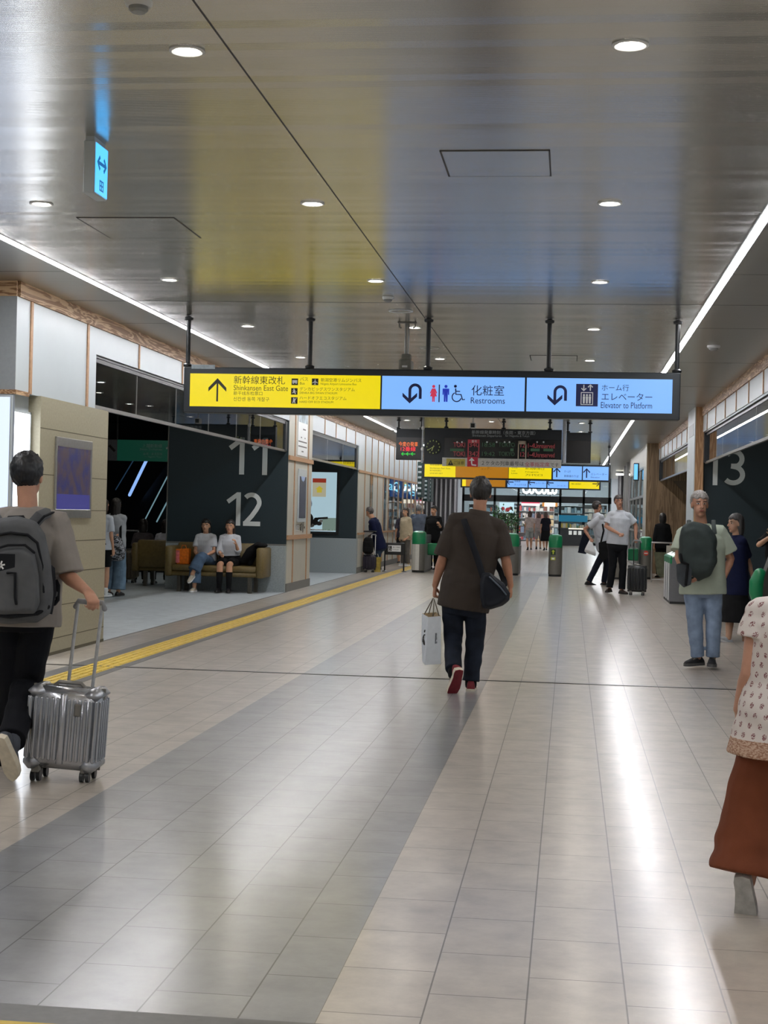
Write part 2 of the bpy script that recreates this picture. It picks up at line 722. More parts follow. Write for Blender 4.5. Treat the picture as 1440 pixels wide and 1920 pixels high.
g.obj('expansion_joint', [mat('joint_metal', '33322f', 0.35, metal=0.4, var=0.05)], floor)
g = G()
g.box(XL + 0.01, XL + 0.035, 16.0, 26.95, 0, 0.003)
g.box(XL + 0.01, XL + 0.035, 29.45, 36.1, 0, 0.003)
g.obj('threshold_line', [M_GREYBASE], floor)

# ---------- ceiling
g = G()
g.box(-4.37, 1.21, YN, YE, ZC, ZC + 0.1, 0)
g.box(XL, -4.37, YN, YE, ZC, ZC + 0.1, 1)
g.box(1.21, XR, YN, YE, ZC, ZC + 0.1, 1)
g.box(XL - 3.5, XL, YN, 13.35, ZC, ZC + 0.1, 1)
g.box(XL - 8, XL, 53, YE, ZC, ZC + 0.1, 1)
g.box(XR, XR + 5, 42, YE, ZC, ZC + 0.1, 1)
g.box(XR, XR + 3, YN, 4, ZC, ZC + 0.1, 1)
ceiling = struct(g.obj('ceiling', [M_CEIL, M_CEIL_EDGE]))
g = G()
g.box(-1.5445, -1.5355, YN, YE, ZC - 0.001, ZC)
for y in (-7.9, 14.62, 37.2, 59.8):
    g.box(XL, XR, y - 0.006, y + 0.006, ZC - 0.001, ZC)
for y in (2.0, 5.6, 9.2, 12.8, 16.4, 20, 23.6, 27.2, 30.8):
    g.box(XL, -4.40, y - 0.004, y + 0.004, ZC - 0.001, ZC)
    g.box(1.28, XR, y - 0.004, y + 0.004, ZC - 0.001, ZC)
g.obj('ceiling_joint', [M_SEAM], ceiling)

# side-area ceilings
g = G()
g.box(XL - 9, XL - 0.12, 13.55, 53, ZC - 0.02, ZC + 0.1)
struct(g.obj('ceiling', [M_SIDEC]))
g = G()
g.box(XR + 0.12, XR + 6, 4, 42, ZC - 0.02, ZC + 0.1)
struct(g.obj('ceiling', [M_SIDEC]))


def wallbox(name, mats, *boxes, parent=None, kind=True):
    g = G()
    for b in boxes:
        g.box(*b[:6], b[6] if len(b) > 6 else 0, b[7] if len(b) > 7 else 0)
    o = g.obj(name, mats, parent)
    if kind and parent is None:
        struct(o)
    return o


# ---------- left wall
wl = wallbox('wall_left', [M_WHITE, M_GREYW],
             (XL - 0.14, XL, 13.35, 15.7, 2.5, 3.36),
             (XL - 0.14, XL - 0.09, 13.35, 13.95, 0, 2.5),
             (XL - 0.14, XL, 15.7, 26.95, 3.08, 3.36),
             (XL - 0.14, XL, 29.45, 36.06, 3.05, 3.36),
             (XL - 0.14, XL, 36.06, 53, 2.47, 3.36),
             (XL - 3.5, XL + 0.001, 13.342, 13.349, 0, 3.36, 1))
wallbox('top_beam', [M_WOODB], (XL - 0.14, XL + 0.02, 13.38, 53, 3.36, ZC), parent=wl)
wallbox('return_beam', [wood('oak_beam_cross', 'c8a884', '8d6a4c', 'X')], (XL - 3.5, XL + 0.0, 13.33, 13.35, 3.36, ZC - 0.001), parent=wl)
wallbox('return_rail', [M_WOODB], (XL - 3.5, XL + 0.015, 13.33, 13.35, 2.47, 2.51), (XL, XL + 0.015, 13.35, 13.68, 2.47, 2.51), parent=wl)
g = G()
for y in (13.72, 15.4):
    g.box(XL, XL + 0.012, y - 0.03, y + 0.03, 2.5, 3.36)
for y in (17.3, 19.3, 21.2, 23.1, 25.0):
    g.box(XL, XL + 0.012, y - 0.02, y + 0.02, 3.08, 3.36)
for y in (30.9, 32.4, 33.9, 35.4):
    g.box(XL, XL + 0.012, y - 0.025, y + 0.025, 3.05, 3.36)
YB = [37.2 + 1.25 * k for k in range(13)]
for y in YB:
    g.box(XL, XL + 0.014, y - 0.03, y + 0.03, 0.95, 3.36)
    g.box(XL, XL + 0.014, y - 0.03, y + 0.03, 0.14, 0.93)
g.box(XL, XL + 0.02, 36.1, 53, 2.42, 2.48)
g.box(XL, XL + 0.03, 36.1, 53, 0.92, 0.97)
g.obj('batten', [M_BATTEN], wl)
# lower part of the ticket-office wall: cream dado, glass between the uprights
wallbox('dado', [M_CREAM], (XL - 0.12, XL - 0.002, 36.1, 53, 0.14, 0.93), parent=wl)
wallbox('jamb', [M_CREAM], (XL - 0.12, XL - 0.002, 36.1, 38.2, 0.95, 2.42), (XL - 0.12, XL - 0.002, 38.9, 41.2, 0.95, 2.42), (XL - 0.02, XL - 0.002, 41.8, 42.2, 0.95, 2.42),
        *[(XL - 0.02, XL - 0.002, y - 0.1, y + 0.1, 0.95, 2.42) for y in YB[6:]], parent=wl)
struct(wallbox('baseboard_left', [M_GREYBASE], (XL - 0.1, XL + 0.012, 36.1, 53, 0, 0.14)))
w3 = wallbox('window_3', [M_GLASS_R], (XL - 0.018, XL - 0.010, 37.35, 53, 0.95, 2.42))
# the office behind the windows
g = G()
g.box(XL - 2.6, XL - 2.5, 36.3, 53, 0, 3.3)
g.box(XL - 2.6, XL - 0.15, 36.2, 36.3, 0, 3.3)
struct(g.obj('wall_office', [mat('office_wall', 'b9beb8', 0.7)]))
wallbox('trim_2', [glow('office_light', 'f4fbff', 6.0)], (XL - 1.6, XL - 1.4, 37.5, 52, 3.1, 3.14))

# beige clad block with the screen
bb = wallbox('wall_beige', [M_BEIGE], (XL - 0.1, -5.0, 13.95, 16.08, 0.03, 2.5))
g = G()
for z, a, b in ((2.2, 13.95, 16.08), (1.76, 13.95, 14.36), (1.76, 15.5, 16.08), (1.42, 15.5, 16.08), (1.11, 13.95, 16.08), (0.80, 13.95, 16.08),
                (0.48, 13.95, 16.08), (0.16, 13.95, 16.08)):
    g.box(-5.0, -4.9985, a, b, z - 0.004, z + 0.004)
g.box(XL - 0.1, -4.995, 13.95, 16.08, 0, 0.03)
g.obj('joint', [mat('cladding_joint', '55503f', 0.8, var=0)], bb)
sc = thing('display_screen', 'dim information screen in a steel frame set in the beige wall', 'screen', (-5.0, 14.93, 1.74))
g = G()
for a, b, c, d in ((-0.56, 0.56, 0.31, 0.40), (-0.56, 0.56, -0.40, -0.31), (-0.56, -0.53, -0.31, 0.31), (0.53, 0.56, -0.31, 0.31)):
    g.box(0, 0.022, a, b, c, d, 0, 0.004)
g.obj('frame', [M_STEEL], sc)
t = NT('screen_map_image')
co = t.coord(scale=(1, 3.0, 3.0))
nz = t.n('ShaderNodeTexNoise', Scale=2.2, Detail=6.0)
t.l(co, nz.inputs['Vector'])
sp = t.n('ShaderNodeSeparateXYZ')
t.l(t.coord(), sp.inputs[0])
c1 = t.ramp(nz.outputs[0], [(0.35, lin('20265a')), (0.6, lin('4a3a3c'))])
band = t.n('ShaderNodeMath', operation='LESS_THAN')
band.inputs[1].default_value = -0.16
t.l(sp.outputs[2], band.inputs[0])
t.l(t.mix(c1, lin('3a3a86'), band.outputs[0]), t.b.inputs['Emission Color'])
t.set(Base_Color=(0.02, 0.02, 0.04), Roughness=0.2, Emission_Strength=0.75)
g = G()
g.box(0, 0.01, -0.53, 0.53, -0.31, 0.31)
g.obj('screen', [t.m], sc)
# tall lit panel in the recess between the return wall and the block
lp = thing('lightbox', 'tall bright white light panel in the recess left of the beige wall', 'light', (XL - 0.085, 13.66, 1.2))
g = G()
g.box(0, 0.03, -0.24, 0.24, -1.0, 1.12, 0, 0.01)
g.obj('diffuser', [glow('panel_light', 'eef4ff', 5.0)], lp)
g = G()
g.box(0, 0.035, -0.26, -0.24, -1.02, 1.14)
g.box(0, 0.035, 0.24, 0.26, -1.02, 1.14)
g.box(0, 0.035, -0.26, 0.26, 1.12, 1.14)
g.obj('frame', [M_WHITE], lp)


# glass transoms
def transom(n, X, y0, y1, z0, z1, joints, side):
    """glass band above an opening; side = +1 when the hall lies at larger x"""
    g = G()
    g.box(X - 0.02, X + 0.02, y0, y1, z1 - 0.075, z1)
    g.box(X - 0.05, X + 0.03, y0, y1, z1 - 0.03, z1)
    g.box(X - 0.03, X + 0.03, y0, y0 + 0.05, z0, z1)
    g.box(X - 0.05, X + 0.03, y1 - 0.22, y1, z0, z1)
    fr = struct(g.obj('window_%d' % n, [M_FRAME]))
    g = G()
    g.box(X - 0.018, X + 0.018, y0, y1, z0 - 0.02, z0 + 0.02)
    g.obj('bottom_rail', [M_STEEL], fr)
    g = G()
    g.box(X - 0.006, X + 0.006, y0, y1, z0, z1 - 0.075)
    for y in joints:
        g.box(X - 0.007, X + 0.007, y - 0.006, y + 0.006, z0, z1 - 0.075, 1)
    g.obj('pane', [M_GLASS, M_STEEL], fr)


transom(1, XL - 0.05, 15.72, 26.93, 2.53, 3.08, (17.4, 19.2, 21.0, 22.8, 24.6), 1)
transom(2, XL - 0.05, 29.47, 36.04, 2.50, 3.05, (31.6, 33.8), 1)

# pillar with the wayfinding panel
pl = wallbox('wall_pillar', [M_CREAM], (XL - 0.3, XL, 26.97, 29.45, 0.15, ZC))
g = G()
for y in (27.55, 29.0):
    g.box(XL, XL + 0.012, y - 0.035, y + 0.035, 0.15, 3.36)
for z in (2.42, 0.98):
    g.box(XL, XL + 0.03, 26.93, 29.47, z - 0.04, z + 0.04)
g.box(XL - 0.02, XL + 0.02, 26.95, 29.45, 3.36, ZC - 0.001)
g.obj('batten', [M_BATTEN], pl)
struct(wallbox('baseboard_pillar', [M_GREYBASE], (XL - 0.3, XL + 0.01, 26.94, 29.47, 0, 0.15)))
mp = thing('wall_map', 'tall dark blue route map behind glass on the cream pillar', 'sign', (XL + 0.002, 28.35, 1.75))
g = G()
g.box(0, 0.02, -0.42, 0.42, -0.5, 0.5, 0, 0.005)
g.obj('frame', [M_WHITE], mp)
g = G()
g.box(0.02, 0.024, -0.34, 0.34, -0.42, 0.36)
g.obj('map_sheet', [mat('map_print', '2a2c46', 0.25, var=0.3, scale=14)], mp)
g = G()
pts = [(-0.22, 0.36), (0.22, 0.36), (0.14, 0.29), (0.0, 0.265), (-0.14, 0.29)]
g.prism(pts, 0.006, 0, Matrix(((0, 0, 1, 0.02), (1, 0, 0, 0), (0, 1, 0, 0), (0, 0, 0, 1))))
g.obj('header', [mat('map_header', 'a9c0e6', 0.4, var=0)], mp)
MXW = Matrix(((0, 0, 1, 0), (1, 0, 0, 0), (0, 1, 0, 0), (0, 0, 0, 1)))     # flat shapes on a +X facing wall: local x -> y


def write_x(g, body, y0, y1, zc, X, mat=0, height=None):
    h = G()
    write(h, body, y0, y1, zc, 0, 0, height=height)
    g.add([(X, v[0], v[2]) for v in h.v], h.f, mat)


rp = thing('wall_notice', 'white printed notice at the top of the cream pillar', 'sign', (XL + 0.002, 28.3, 3.0))
g = G()
g.box(0, 0.008, -0.5, 0.5, -0.5, 0.33)
g.obj('sheet', [M_WHT], rp)
g = G()
g.box(0.008, 0.010, -0.48, 0.48, 0.12, 0.32)
g.obj('picture', [mat('notice_picture', '9fb0b8', 0.4, var=0.3, scale=6)], rp)
g = G()
for z, a, b in ((0.0, 0.0, 0.3), (-0.16, -0.2, -0.1), (-0.16, 0.2, 0.28), (-0.24, -0.45, 0.45), (-0.33, -0.45, 0.45), (-0.42, -0.1, 0.1)):
    g.box(0.008, 0.0095, a, b, z - 0.012, z + 0.012)
g.obj('print', [M_GREYBASE], rp)
ic = thing('wall_notice', 'small black toilet pictogram sign on the cream pillar below the map', 'sign', (XL + 0.002, 28.3, 1.15))
g = G()
g.box(0, 0.004, -0.5, -0.2, -0.05, 0.05, 1)
for k, (y, h) in enumerate(((-0.02, 0.1), (0.1, 0.13), (0.26, 0.19))):
    g.box(0.004, 0.006, y - 0.025, y + 0.025, -h / 2, h / 2 - 0.03)
    g.ell((0.005, y, h / 2), (0.002, 0.026, 0.022))
g.box(0.004, 0.006, 0.38, 0.46, -0.02, 0.02)
write_x(g, '化粧室', -0.52, -0.16, 0.02, 0.006, 0)
g.obj('pictogram', [M_INK, M_WHT], ic)

# platform wall with the big numbers 11 and 12
pw = wallbox('wall_platform_left', [M_DARK, M_STONE, M_GREYBASE],
             (-7.23, XL - 0.008, 26.93, 27.4, 0.86, ZC - 0.021),
             (-7.23, XL - 0.004, 26.86, 27.4, 0.0, 0.83, 1),
             (-7.24, XL - 0.01, 26.9, 27.4, 0.83, 0.86, 2),
             (-7.25, -7.23, 26.92, 27.4, 0.86, ZC - 0.02, 2))


def digit(g, ch, x, z, h, y, w=None, mat=0):
    """broad sans digits, (x,z) = left foot"""
    w = w or h * 0.135
    M = Matrix.Translation((x, y, z)) @ MX_SIGN
    if ch == '1':
        g.prism([(0.30 * h, 0), (0.30 * h + w, 0), (0.30 * h + w, h), (0.30 * h + 0.02 * h, h), (0.0, 0.76 * h), (0.075 * h, 0.655 * h), (0.30 * h, 0.83 * h)],
                0.012, mat, M)
    elif ch == '2':
        pts = [(0.02 * h, 0.80 * h)] + arc(0.245 * h, 0.70 * h, 0.235 * h, 140, -15, 16, 0.235 * h) + [(0.40 * h, 0.50 * h), (0.26 * h, 0.30 * h), (0.06 * h, 0.075 * h)]
        put_stroke(g, pts[1:], w, M, mat, 0.012)
        g.prism([(0, 0), (0.52 * h, 0), (0.52 * h, w), (0.0, w)], 0.012, mat, M)
        g.prism([(0, 0), (0.17 * h, 0), (0.17 * h, w), (0.04 * h, 0.13 * h), (0, 0.1 * h)], 0.0125, mat, M)
    elif ch == '3':
        up = arc(0.21 * h, 0.72 * h, 0.22 * h, 150, -62, 16, 0.21 * h) + [(0.24 * h, 0.525 * h), (0.14 * h, 0.525 * h)]
        lo = [(0.14 * h, 0.525 * h)] + arc(0.20 * h, 0.285 * h, 0.255 * h, 82, -140, 18, 0.225 * h)
        put_stroke(g, up, w, M, mat, 0.012)
        put_stroke(g, lo, w, M, mat, 0.0125)


g = G()
p0, p1 = at(455, 890, 26.92), at(478, 846, 26.92)
digit(g, '1', at(449, 0, 26.92).x, at(470, 890, 26.92).z, 0.665, 26.929)
digit(g, '1', at(492, 0, 26.92).x, at(510, 891, 26.92).z, 0.665, 26.929)
digit(g, '1', at(447, 0, 26.92).x, at(465, 986, 26.92).z, 0.60, 26.929)
digit(g, '2', at(479, 0, 26.92).x, at(500, 987, 26.92).z, 0.60, 26.929)
g.obj('platform_number', [M_LETTER], pw)

# second dark wall with the lit poster
pw2 = wallbox('wall_bay', [M_DARK, M_STONE],
              (-9, XL - 0.02, 36.06, 36.2, 0.83, ZC - 0.02), (-9, XL - 0.0, 36.0, 36.2, 0, 0.83, 1))
po = thing('poster', 'backlit pale blue poster on the dark wall beyond the cream pillar', 'poster', (-6.0, 36.05, 1.69))
g = G()
for a, b, c, d in ((-0.85, 0.53, 0.71, 0.78), (-0.85, 0.53, -0.78, -0.71), (0.46, 0.53, -0.71, 0.71), (-0.85, -0.78, -0.71, 0.71)):
    g.box(a, b, -0.03, 0.0, c, d)
g.obj('frame', [M_BLACK], po)
g = G()
g.box(-0.78, 0.46, -0.012, -0.002, -0.71, 0.71)
g.obj('sheet', [glow('poster_light', 'b4d2de', 0.75)], po)
g = G()
g.box(-0.13, 0.2, -0.016, -0.012, 0.12, 0.56, 0)
g.box(-0.13, 0.2, -0.018, -0.016, 0.46, 0.56, 1)
put_poly(g, [(-0.06, 0), (0.06, 0), (0.06, 0.08), (0.1, 0.08), (0, 0.16), (-0.1, 0.08), (-0.06, 0.08)], sgn(0.04, 0.22, -0.016), 2, 0.002)
g.box(0.13, 0.46, -0.016, -0.012, -0.68, -0.38, 3)
g.box(-0.6, 0.42, -0.016, -0.012, -0.69, -0.655, 4)
for x, z, r, m in ((-0.05, -0.5, 0.09, 5), (0.05, -0.52, 0.07, 5), (-0.14, -0.56, 0.08, 6), (0.1, -0.46, 0.05, 6), (-0.02, -0.42, 0.06, 5)):
    g.ell((x, -0.014, z), (r, 0.003, r * 0.7), m)
put_stroke(g, [(-0.2, -0.62), (-0.1, -0.46), (0.02, -0.4), (0.26, -0.38)], 0.05, sgn(0, 0, -0.013), 5, 0.004)
for x, z, r, m in ((-0.27, -0.05, 0.14, 7), (-0.26, -0.42, 0.17, 8), (-0.3, -0.25, 0.13, 7), (-0.31, 0.02, 0.11, 5)):
    g.ell((x, -0.014, z), (r, 0.003, r), m)
g.obj('poster_print', [glow('poster_note', 'd8d2b4', 0.5), glow('poster_red', 'b0402c', 0.5), glow('poster_yellow', 'd8c640', 0.6),
                       glow('poster_green', '8fa79b', 0.5), M_WHT, M_INK, mat('poster_grey', '8a8a86'), mat('poster_stripe', 'c0c9dc'), M_INK], po)

# dark recess on the left: escalator hall, green platform sign
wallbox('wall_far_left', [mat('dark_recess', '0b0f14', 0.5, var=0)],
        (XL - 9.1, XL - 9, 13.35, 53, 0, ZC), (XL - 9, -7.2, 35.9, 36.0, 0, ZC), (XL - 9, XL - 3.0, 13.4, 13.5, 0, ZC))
gs = thing('platform_sign', 'dark green hanging sign with white writing above the dark recess', 'sign', (-8.3, 30.5, 2.62))
g = G()
g.box(-0.98, 1.0, 0, 0.08, -0.21, 0.22)
g.obj('board', [glow('sign_dark_green', '0c3428', 0.8)], gs)
g = G()
g.box(-1.2, -0.98, -0.0, 0.08, -0.21, 0.22)
g.obj('arrow_panel', [mat('sign_grey', '5d6066', 0.5)], gs)
g = G()
x = lambda px: at(px, 840, 30.5).x + 8.3
z = lambda py: at(290, py, 30.5).z - 2.62
put_stroke(g, [(-1.15, 0.10), (-1.03, -0.02)], 0.05, sgn(0, 0, -0.001))
g.obj('arrow', [M_INK], gs)
g = G()
write(g, '上越新幹線', x(267), x(304), z(836), -0.004)
write(g, 'Joetsu Shinkansen', x(262), x(304), z(843), -0.004)
write(g, '長岡・東京方面', x(269), x(304), z(851), -0.004)
write(g, 'for Nagaoka, Tokyo', x(272), x(304), z(857), -0.004)
digit(g, '1', x(311), z(858), 0.265, -0.002)
digit(g, '1', x(321), z(858), 0.265, -0.002)
g.obj('writing', [mat('sign_text_dim', '8f9c98', 0.5, var=0)], gs)
g = G()
for a in (-1.0, 0.8):
    g = G()
    g.tube([(a, 0.04, 0.22), (a, 0.04, 0.858)], 0.02, cap=False)
    g.obj('hanger', [M_BLACK], gs)
es = thing('escalator', 'dark escalator with blue lit balustrades in the recess', 'escalator', (-8.6, 33.5, 0))
g = G()
M = Matrix.Translation((0.0, 0, 0))
for dx, y in ((-0.7, 0.0), (0.5, 0.5)):
    g.prism([(-0.9, 0.0), (0.25, 0.0), (1.15, 2.0), (1.15, 3.1), (0.75, 3.1), (-0.9, 0.75)], 0.06, 0, Matrix.Translation((dx, y, 0)) @ MX_SIGN)
g.obj('balustrade', [mat('dark_balustrade', '0a0d12', 0.3, var=0)], es)
for (a, b, dy, r, nm) in (((277, 858), (243, 928), -0.6, 0.035, 1), ((326, 870), (270, 978), -0.7, 0.014, 0), ((327, 915), (294, 978), -0.65, 0.016, 0), ((252, 860), (217, 918), -0.6, 0.012, 2)):
    g = G()
    p, q = at(*a, 33.5 + dy), at(*b, 33.5 + dy)
    o = V((-8.6, 33.5, 0))
    g.tube([p - o, q - o], r)
    g.obj('light_strip', [glow('escalator_light_%d' % nm, ('8fb9c6', '8fb8f6', '2c4a66')[nm], (0.5, 1.0, 0.4)[nm])], es)

# ---------- right wall
wr = wallbox('wall_right', [M_WHITE, M_CREAM],
             (XR, XR + 0.14, 4.5, 27.85, 3.05, 3.34),
             (XR, XR + 0.14, 29.5, 41.5, 3.05, 3.34),
             (XR + 0.001, XR + 0.14, 4.5, 14.0, 0, 3.05),
             (2.03, XR + 0.14, 43.0, 53, 2.9, ZC, 1))
wallbox('top_beam', [M_WOODB], (XR - 0.02, XR + 0.14, 4.5, 27.85, 3.34, ZC), (XR - 0.02, XR + 0.14, 29.5, 41.5, 3.34, ZC), parent=wr)
g = G()
for k in range(14):
    y = 27.0 - 1.55 * k
    g.box(XR - 0.012, XR, y - 0.022, y + 0.022, 3.05, 3.34)
for k in range(8):
    y = 40.6 - 1.5 * k
    g.box(XR - 0.012, XR, y - 0.03, y + 0.03, 3.05, 3.34)
g.obj('batten', [M_BATTEN], wr)
transom(4, XR + 0.06, 14.2, 27.8, 2.50, 3.05, (16, 18.2, 20.4, 22.6, 24.8), -1)
transom(5, XR + 0.06, 29.5, 41.45, 2.50, 3.05, (32, 34.5, 37, 39.4), -1)
pr = wallbox('wall_post', [M_WOODV, M_WHITE, M_GREYW],
             (2.21, XR + 0.02, 27.85, 29.5, 0, ZC), (2.195, 2.21, 27.87, 29.5, 0.0, ZC, 1), (2.19, 2.195, 28.1, 29.2, 3.0, 3.22, 2))
wallbox('wall_column', [M_WOODW, M_CREAM], (2.03, XR + 0.14, 41.5, 43.0, 0, ZC), (2.015, 2.03, 41.55, 43.0, 0, ZC, 1))
pr13 = wallbox('wall_platform_right', [M_DARK], (XR + 0.05, XR + 6, 28.0, 28.2, 0.0, ZC - 0.02))
g = G()
digit(g, '1', at(1338, 0, 27.99).x, at(1355, 910, 27.99).z, 0.62, 27.999)
digit(g, '3', at(1382, 0, 27.99).x, at(1400, 910, 27.99).z, 0.65, 27.999)
g.obj('platform_number', [M_LETTER], pr13)
wallbox('wall_brown', [M_WOODW, mat('brown_soffit', '5d4e3c', 0.6)], (XR + 0.14, XR + 6, 41.5, 41.6, 0, ZC))
g = G()
g.prism([(-0.0, 2.5), (0.9, 2.5), (0.9, 1.55)], 0.12, 0, Matrix.Translation((2.72, 41.49, 0)) @ MX_SIGN)
struct(g.obj('trim_3', [mat('brown_soffit', '5d4e3c')]))
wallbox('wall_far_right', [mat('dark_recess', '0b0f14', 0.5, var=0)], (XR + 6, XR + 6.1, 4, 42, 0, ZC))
# beyond the column: glazed office front
wallbox('window_6', [M_GLASS_R], (2.05, 2.06, 43.0, 53, 0.1, 2.9))
g = G()
for y in (43.1, 45.5, 48, 50.5, 52.9):
    g.box(2.02, 2.08, y - 0.04, y + 0.04, 0, 2.95)
for z in (0.05, 1.1, 2.1, 2.9):
    g.box(2.02, 2.08, 43.1, 52.9, z - 0.03, z + 0.03)
struct(g.obj('trim_4', [M_STEEL]))
wallbox('wall_office_right', [mat('office_wall_dim', '8f9aa0', 0.6)], (3.6, 3.7, 43, 60, 0, ZC))
wallbox('wall_end_right', [M_CREAM, M_STEEL], (2.04, 2.3, 53, 53.3, 0, ZC), (2.0, 2.1, 56, 56.15, 0, ZC, 1), (2.05, 2.15, 60, 60.15, 0, ZC, 1))
ws = thing('wall_screen', 'small glowing blue screen on a bracket on the right wall beyond the gates', 'screen', (1.98, 46, 2.87))
g = G()
g.box(-0.12, 0.04, 0, 0.1, -0.27, 0.25, 0, 0.01)
g.obj('casing', [M_BLACK], ws)
g = G()
g.box(-0.11, 0.0, -0.01, 0.0, -0.24, 0.22)
g.obj('screen', [glow('screen_blue', '6fc4ff', 1.2)], ws)
g = G()
g.box(0.0, 0.06, 0.03, 0.07, -0.03, 0.03)
g.obj('bracket', [M_BLACK], ws)

# ---------- end walls
wallbox('wall_back', [mat('back_wall', '8a8a86', 0.7)], (XL - 3.6, XR + 3, YN - 0.1, YN, 0, ZC))
wallbox('wall_near_left', [M_WHITE], (XL - 3.6, XL - 3.5, YN, 13.35, 0, ZC))
wallbox('wall_near_right', [M_WHITE], (XR + 3, XR + 3.1, YN, 4.5, 0, ZC), (XR, XR + 3, 4.4, 4.5, 0, ZC))


def fins(name, x0, x1, y, n):
    g = G()
    g.box(x0, x1, y + 0.25, y + 0.3, 0, ZC, 1)
    for k in range(n):
        x = x0 + (x1 - x0) * (k + 0.5) / n
        g.box(x - 0.035, x + 0.035, y, y + 0.25, 0, ZC, 0)
    struct(g.obj(name, [mat('fin_white', 'c2c2c6', 0.4), mat('fin_back', '77777c', 0.6)]))


lp = thing('lightbox', 'wide pale blue backlit panel on the return wall at the left edge', 'light', (XL - 0.62, 13.33, 1.25))
g = G()
g.box(-0.9, 0.595, -0.03, 0, -1.0, 1.19, 0, 0.01)
g.obj('diffuser', [glow('return_panel_light', 'cfdcf6', 1.3)], lp)
g = G()
g.box(0.595, 0.61, -0.035, 0, -1.02, 1.21)
g.box(-0.92, 0.595, -0.035, 0, 1.19, 1.21)
g.obj('frame', [M_WHITE], lp)


fins('wall_fins_left', -8.6, -5.15, 70, 16)
fins('wall_fins_right', 2.15, 3.6, 70, 7)
wallbox('trim_5', [glow('far_light_bar', 'fffbe8', 3.5)], (1.95, 2.75, 66.7, 66.85, 3.32, 3.4), (2.3, 4.2, 75, 75.1, 3.0, 3.1))

# ================================================================== CEILING FITTINGS
SIDE = 1
for nm, x, y0, y1, lab in (('left', -4.34, YN, 37.0, 'long white light strip along the left side of the ceiling'),
                           ('right', 1.245, YN, 79.0, 'long white light strip along the right side of the ceiling'),
                           ('far', -4.34, 37.6, 79.0, 'added far light strip on the left beyond the departure board')):  # far strip added, and the right one lengthened, to light the fins
    r = thing('light_strip', lab, 'ceiling light', (x, (y0 + y1) / 2, ZC), 0, 'ceiling light strips')
    h = (y1 - y0) / 2
    g = G()
    g.box(-0.03, 0.03, -h, h, -0.0075, -0.001)
    g.obj('diffuser', [M_LED], r)
    g = G()
    g.box(-0.042, -0.031, -h, h, -0.004, -0.0005)
    g.box(0.031, 0.042, -h, h, -0.004, -0.0005)
    g.obj('trim', [M_STEEL], r)

ORD = ['nearest', 'second', 'third', 'fourth', 'fifth', 'sixth', 'seventh', 'eighth', 'ninth', 'tenth', 'eleventh', 'twelfth']


def make_downlight():
    r = thing('downlight', 'x', 'downlight', (0, 0, ZC), 0, 'round recessed downlights')
    g = G()
    g.lathe([(0.058, -0.0005), (0.078, -0.001), (0.080, -0.006), (0.068, -0.010), (0.058, -0.006), (0.056, -0.0005)], 28, cap=False)
    g.obj('trim_ring', [M_WHT], r, True)
    g = G()
    g.lathe([(0.056, -0.001), (0.056, -0.004), (0.03, -0.0055), (0.002, -0.006)], 24)
    g.obj('lens', [M_DOWN], r, True)
    return r


first = None
for x, row, skip in ((-3.58, 'left', 1), (-1.73, 'middle', 0), (0.21, 'right', 0)):
    k = 0
    for j in range(12):
        y = 6.59 + 3.315 * j
        if (x == -3.58 and j == 0) or (y > 36):
            if y > 40:
                continue
        lab = '%s round downlight from the front in the %s row' % (ORD[k], row)
        if x == -3.58 and j == 0:
            lab = 'round downlight just outside the left edge, ahead of the left row'
        else:
            k += 1
        if first is None:
            first = make_downlight()
            first.location = (x, y, ZC)
            first['label'] = lab
        else:
            dup(first, (x, y, ZC), 0, lab)
    for y in (-3.36, -0.04, 3.27):
        dup(first, (x, y, ZC), 0, 'round downlight overhead outside the frame in the %s row' % row)
for x, y, lab in ((-7.6, 24.0, 'downlight in the dark ceiling over the bench, nearer one'), (-8.6, 29.0, 'downlight in the dark ceiling over the bench, farther one'),
                  (-6.4, 21.0, 'downlight over the stone floor left of the opening'), (-6.6, 18.0, 'nearest downlight over the left stone floor'),
                  (-6.2, 31.5, 'downlight in the bay beyond the cream pillar'), 
                  (-7.4, 19.5, 'added fill downlight deep in the left passage behind the beige wall'), (-6.4, 23.2, 'added fill downlight over the stone floor in front of the sofa'), (-6.3, 25.4, 'added fill downlight over the sofa with two women'),  # added to brighten the left side area
                  (-8.6, 26.0, 'added fill downlight over the turned sofa'), (-7.0, 33.8, 'added fill downlight in the bay beyond the cream pillar'),  # added as well, fill for the turned sofa and the bay
                  (3.0, 26.0, 'added fill downlight for the wall with number 13'), (4.4, 25.0, 'second added fill lamp for the wall with number 13'), (3.2, 38.5, 'added fill downlight for the brown wooden wall'),  # added fill for the walls of the right side area
                  (-6.6, 8.0, 'unseen added downlight left of the frame, nearer one'), (-6.6, 11.5, 'unseen added downlight left of the frame near the return wall'), (-6.6, 63.0, 'added far left fill downlight in front of the white fins'), (3.0, 64.0, 'added far right fill downlight in front of the white fins'),  # added to lift the return wall from out of view, and the far fins
                  (3.6, 22.0, 'downlight over the passage to the right platform'), (3.6, 34.0, 'downlight behind the right wooden post')):
    dup(first, (x, y, ZC - (0.02 if 13.5 < y < 42 else 0)), 0, lab, 'side area downlights')


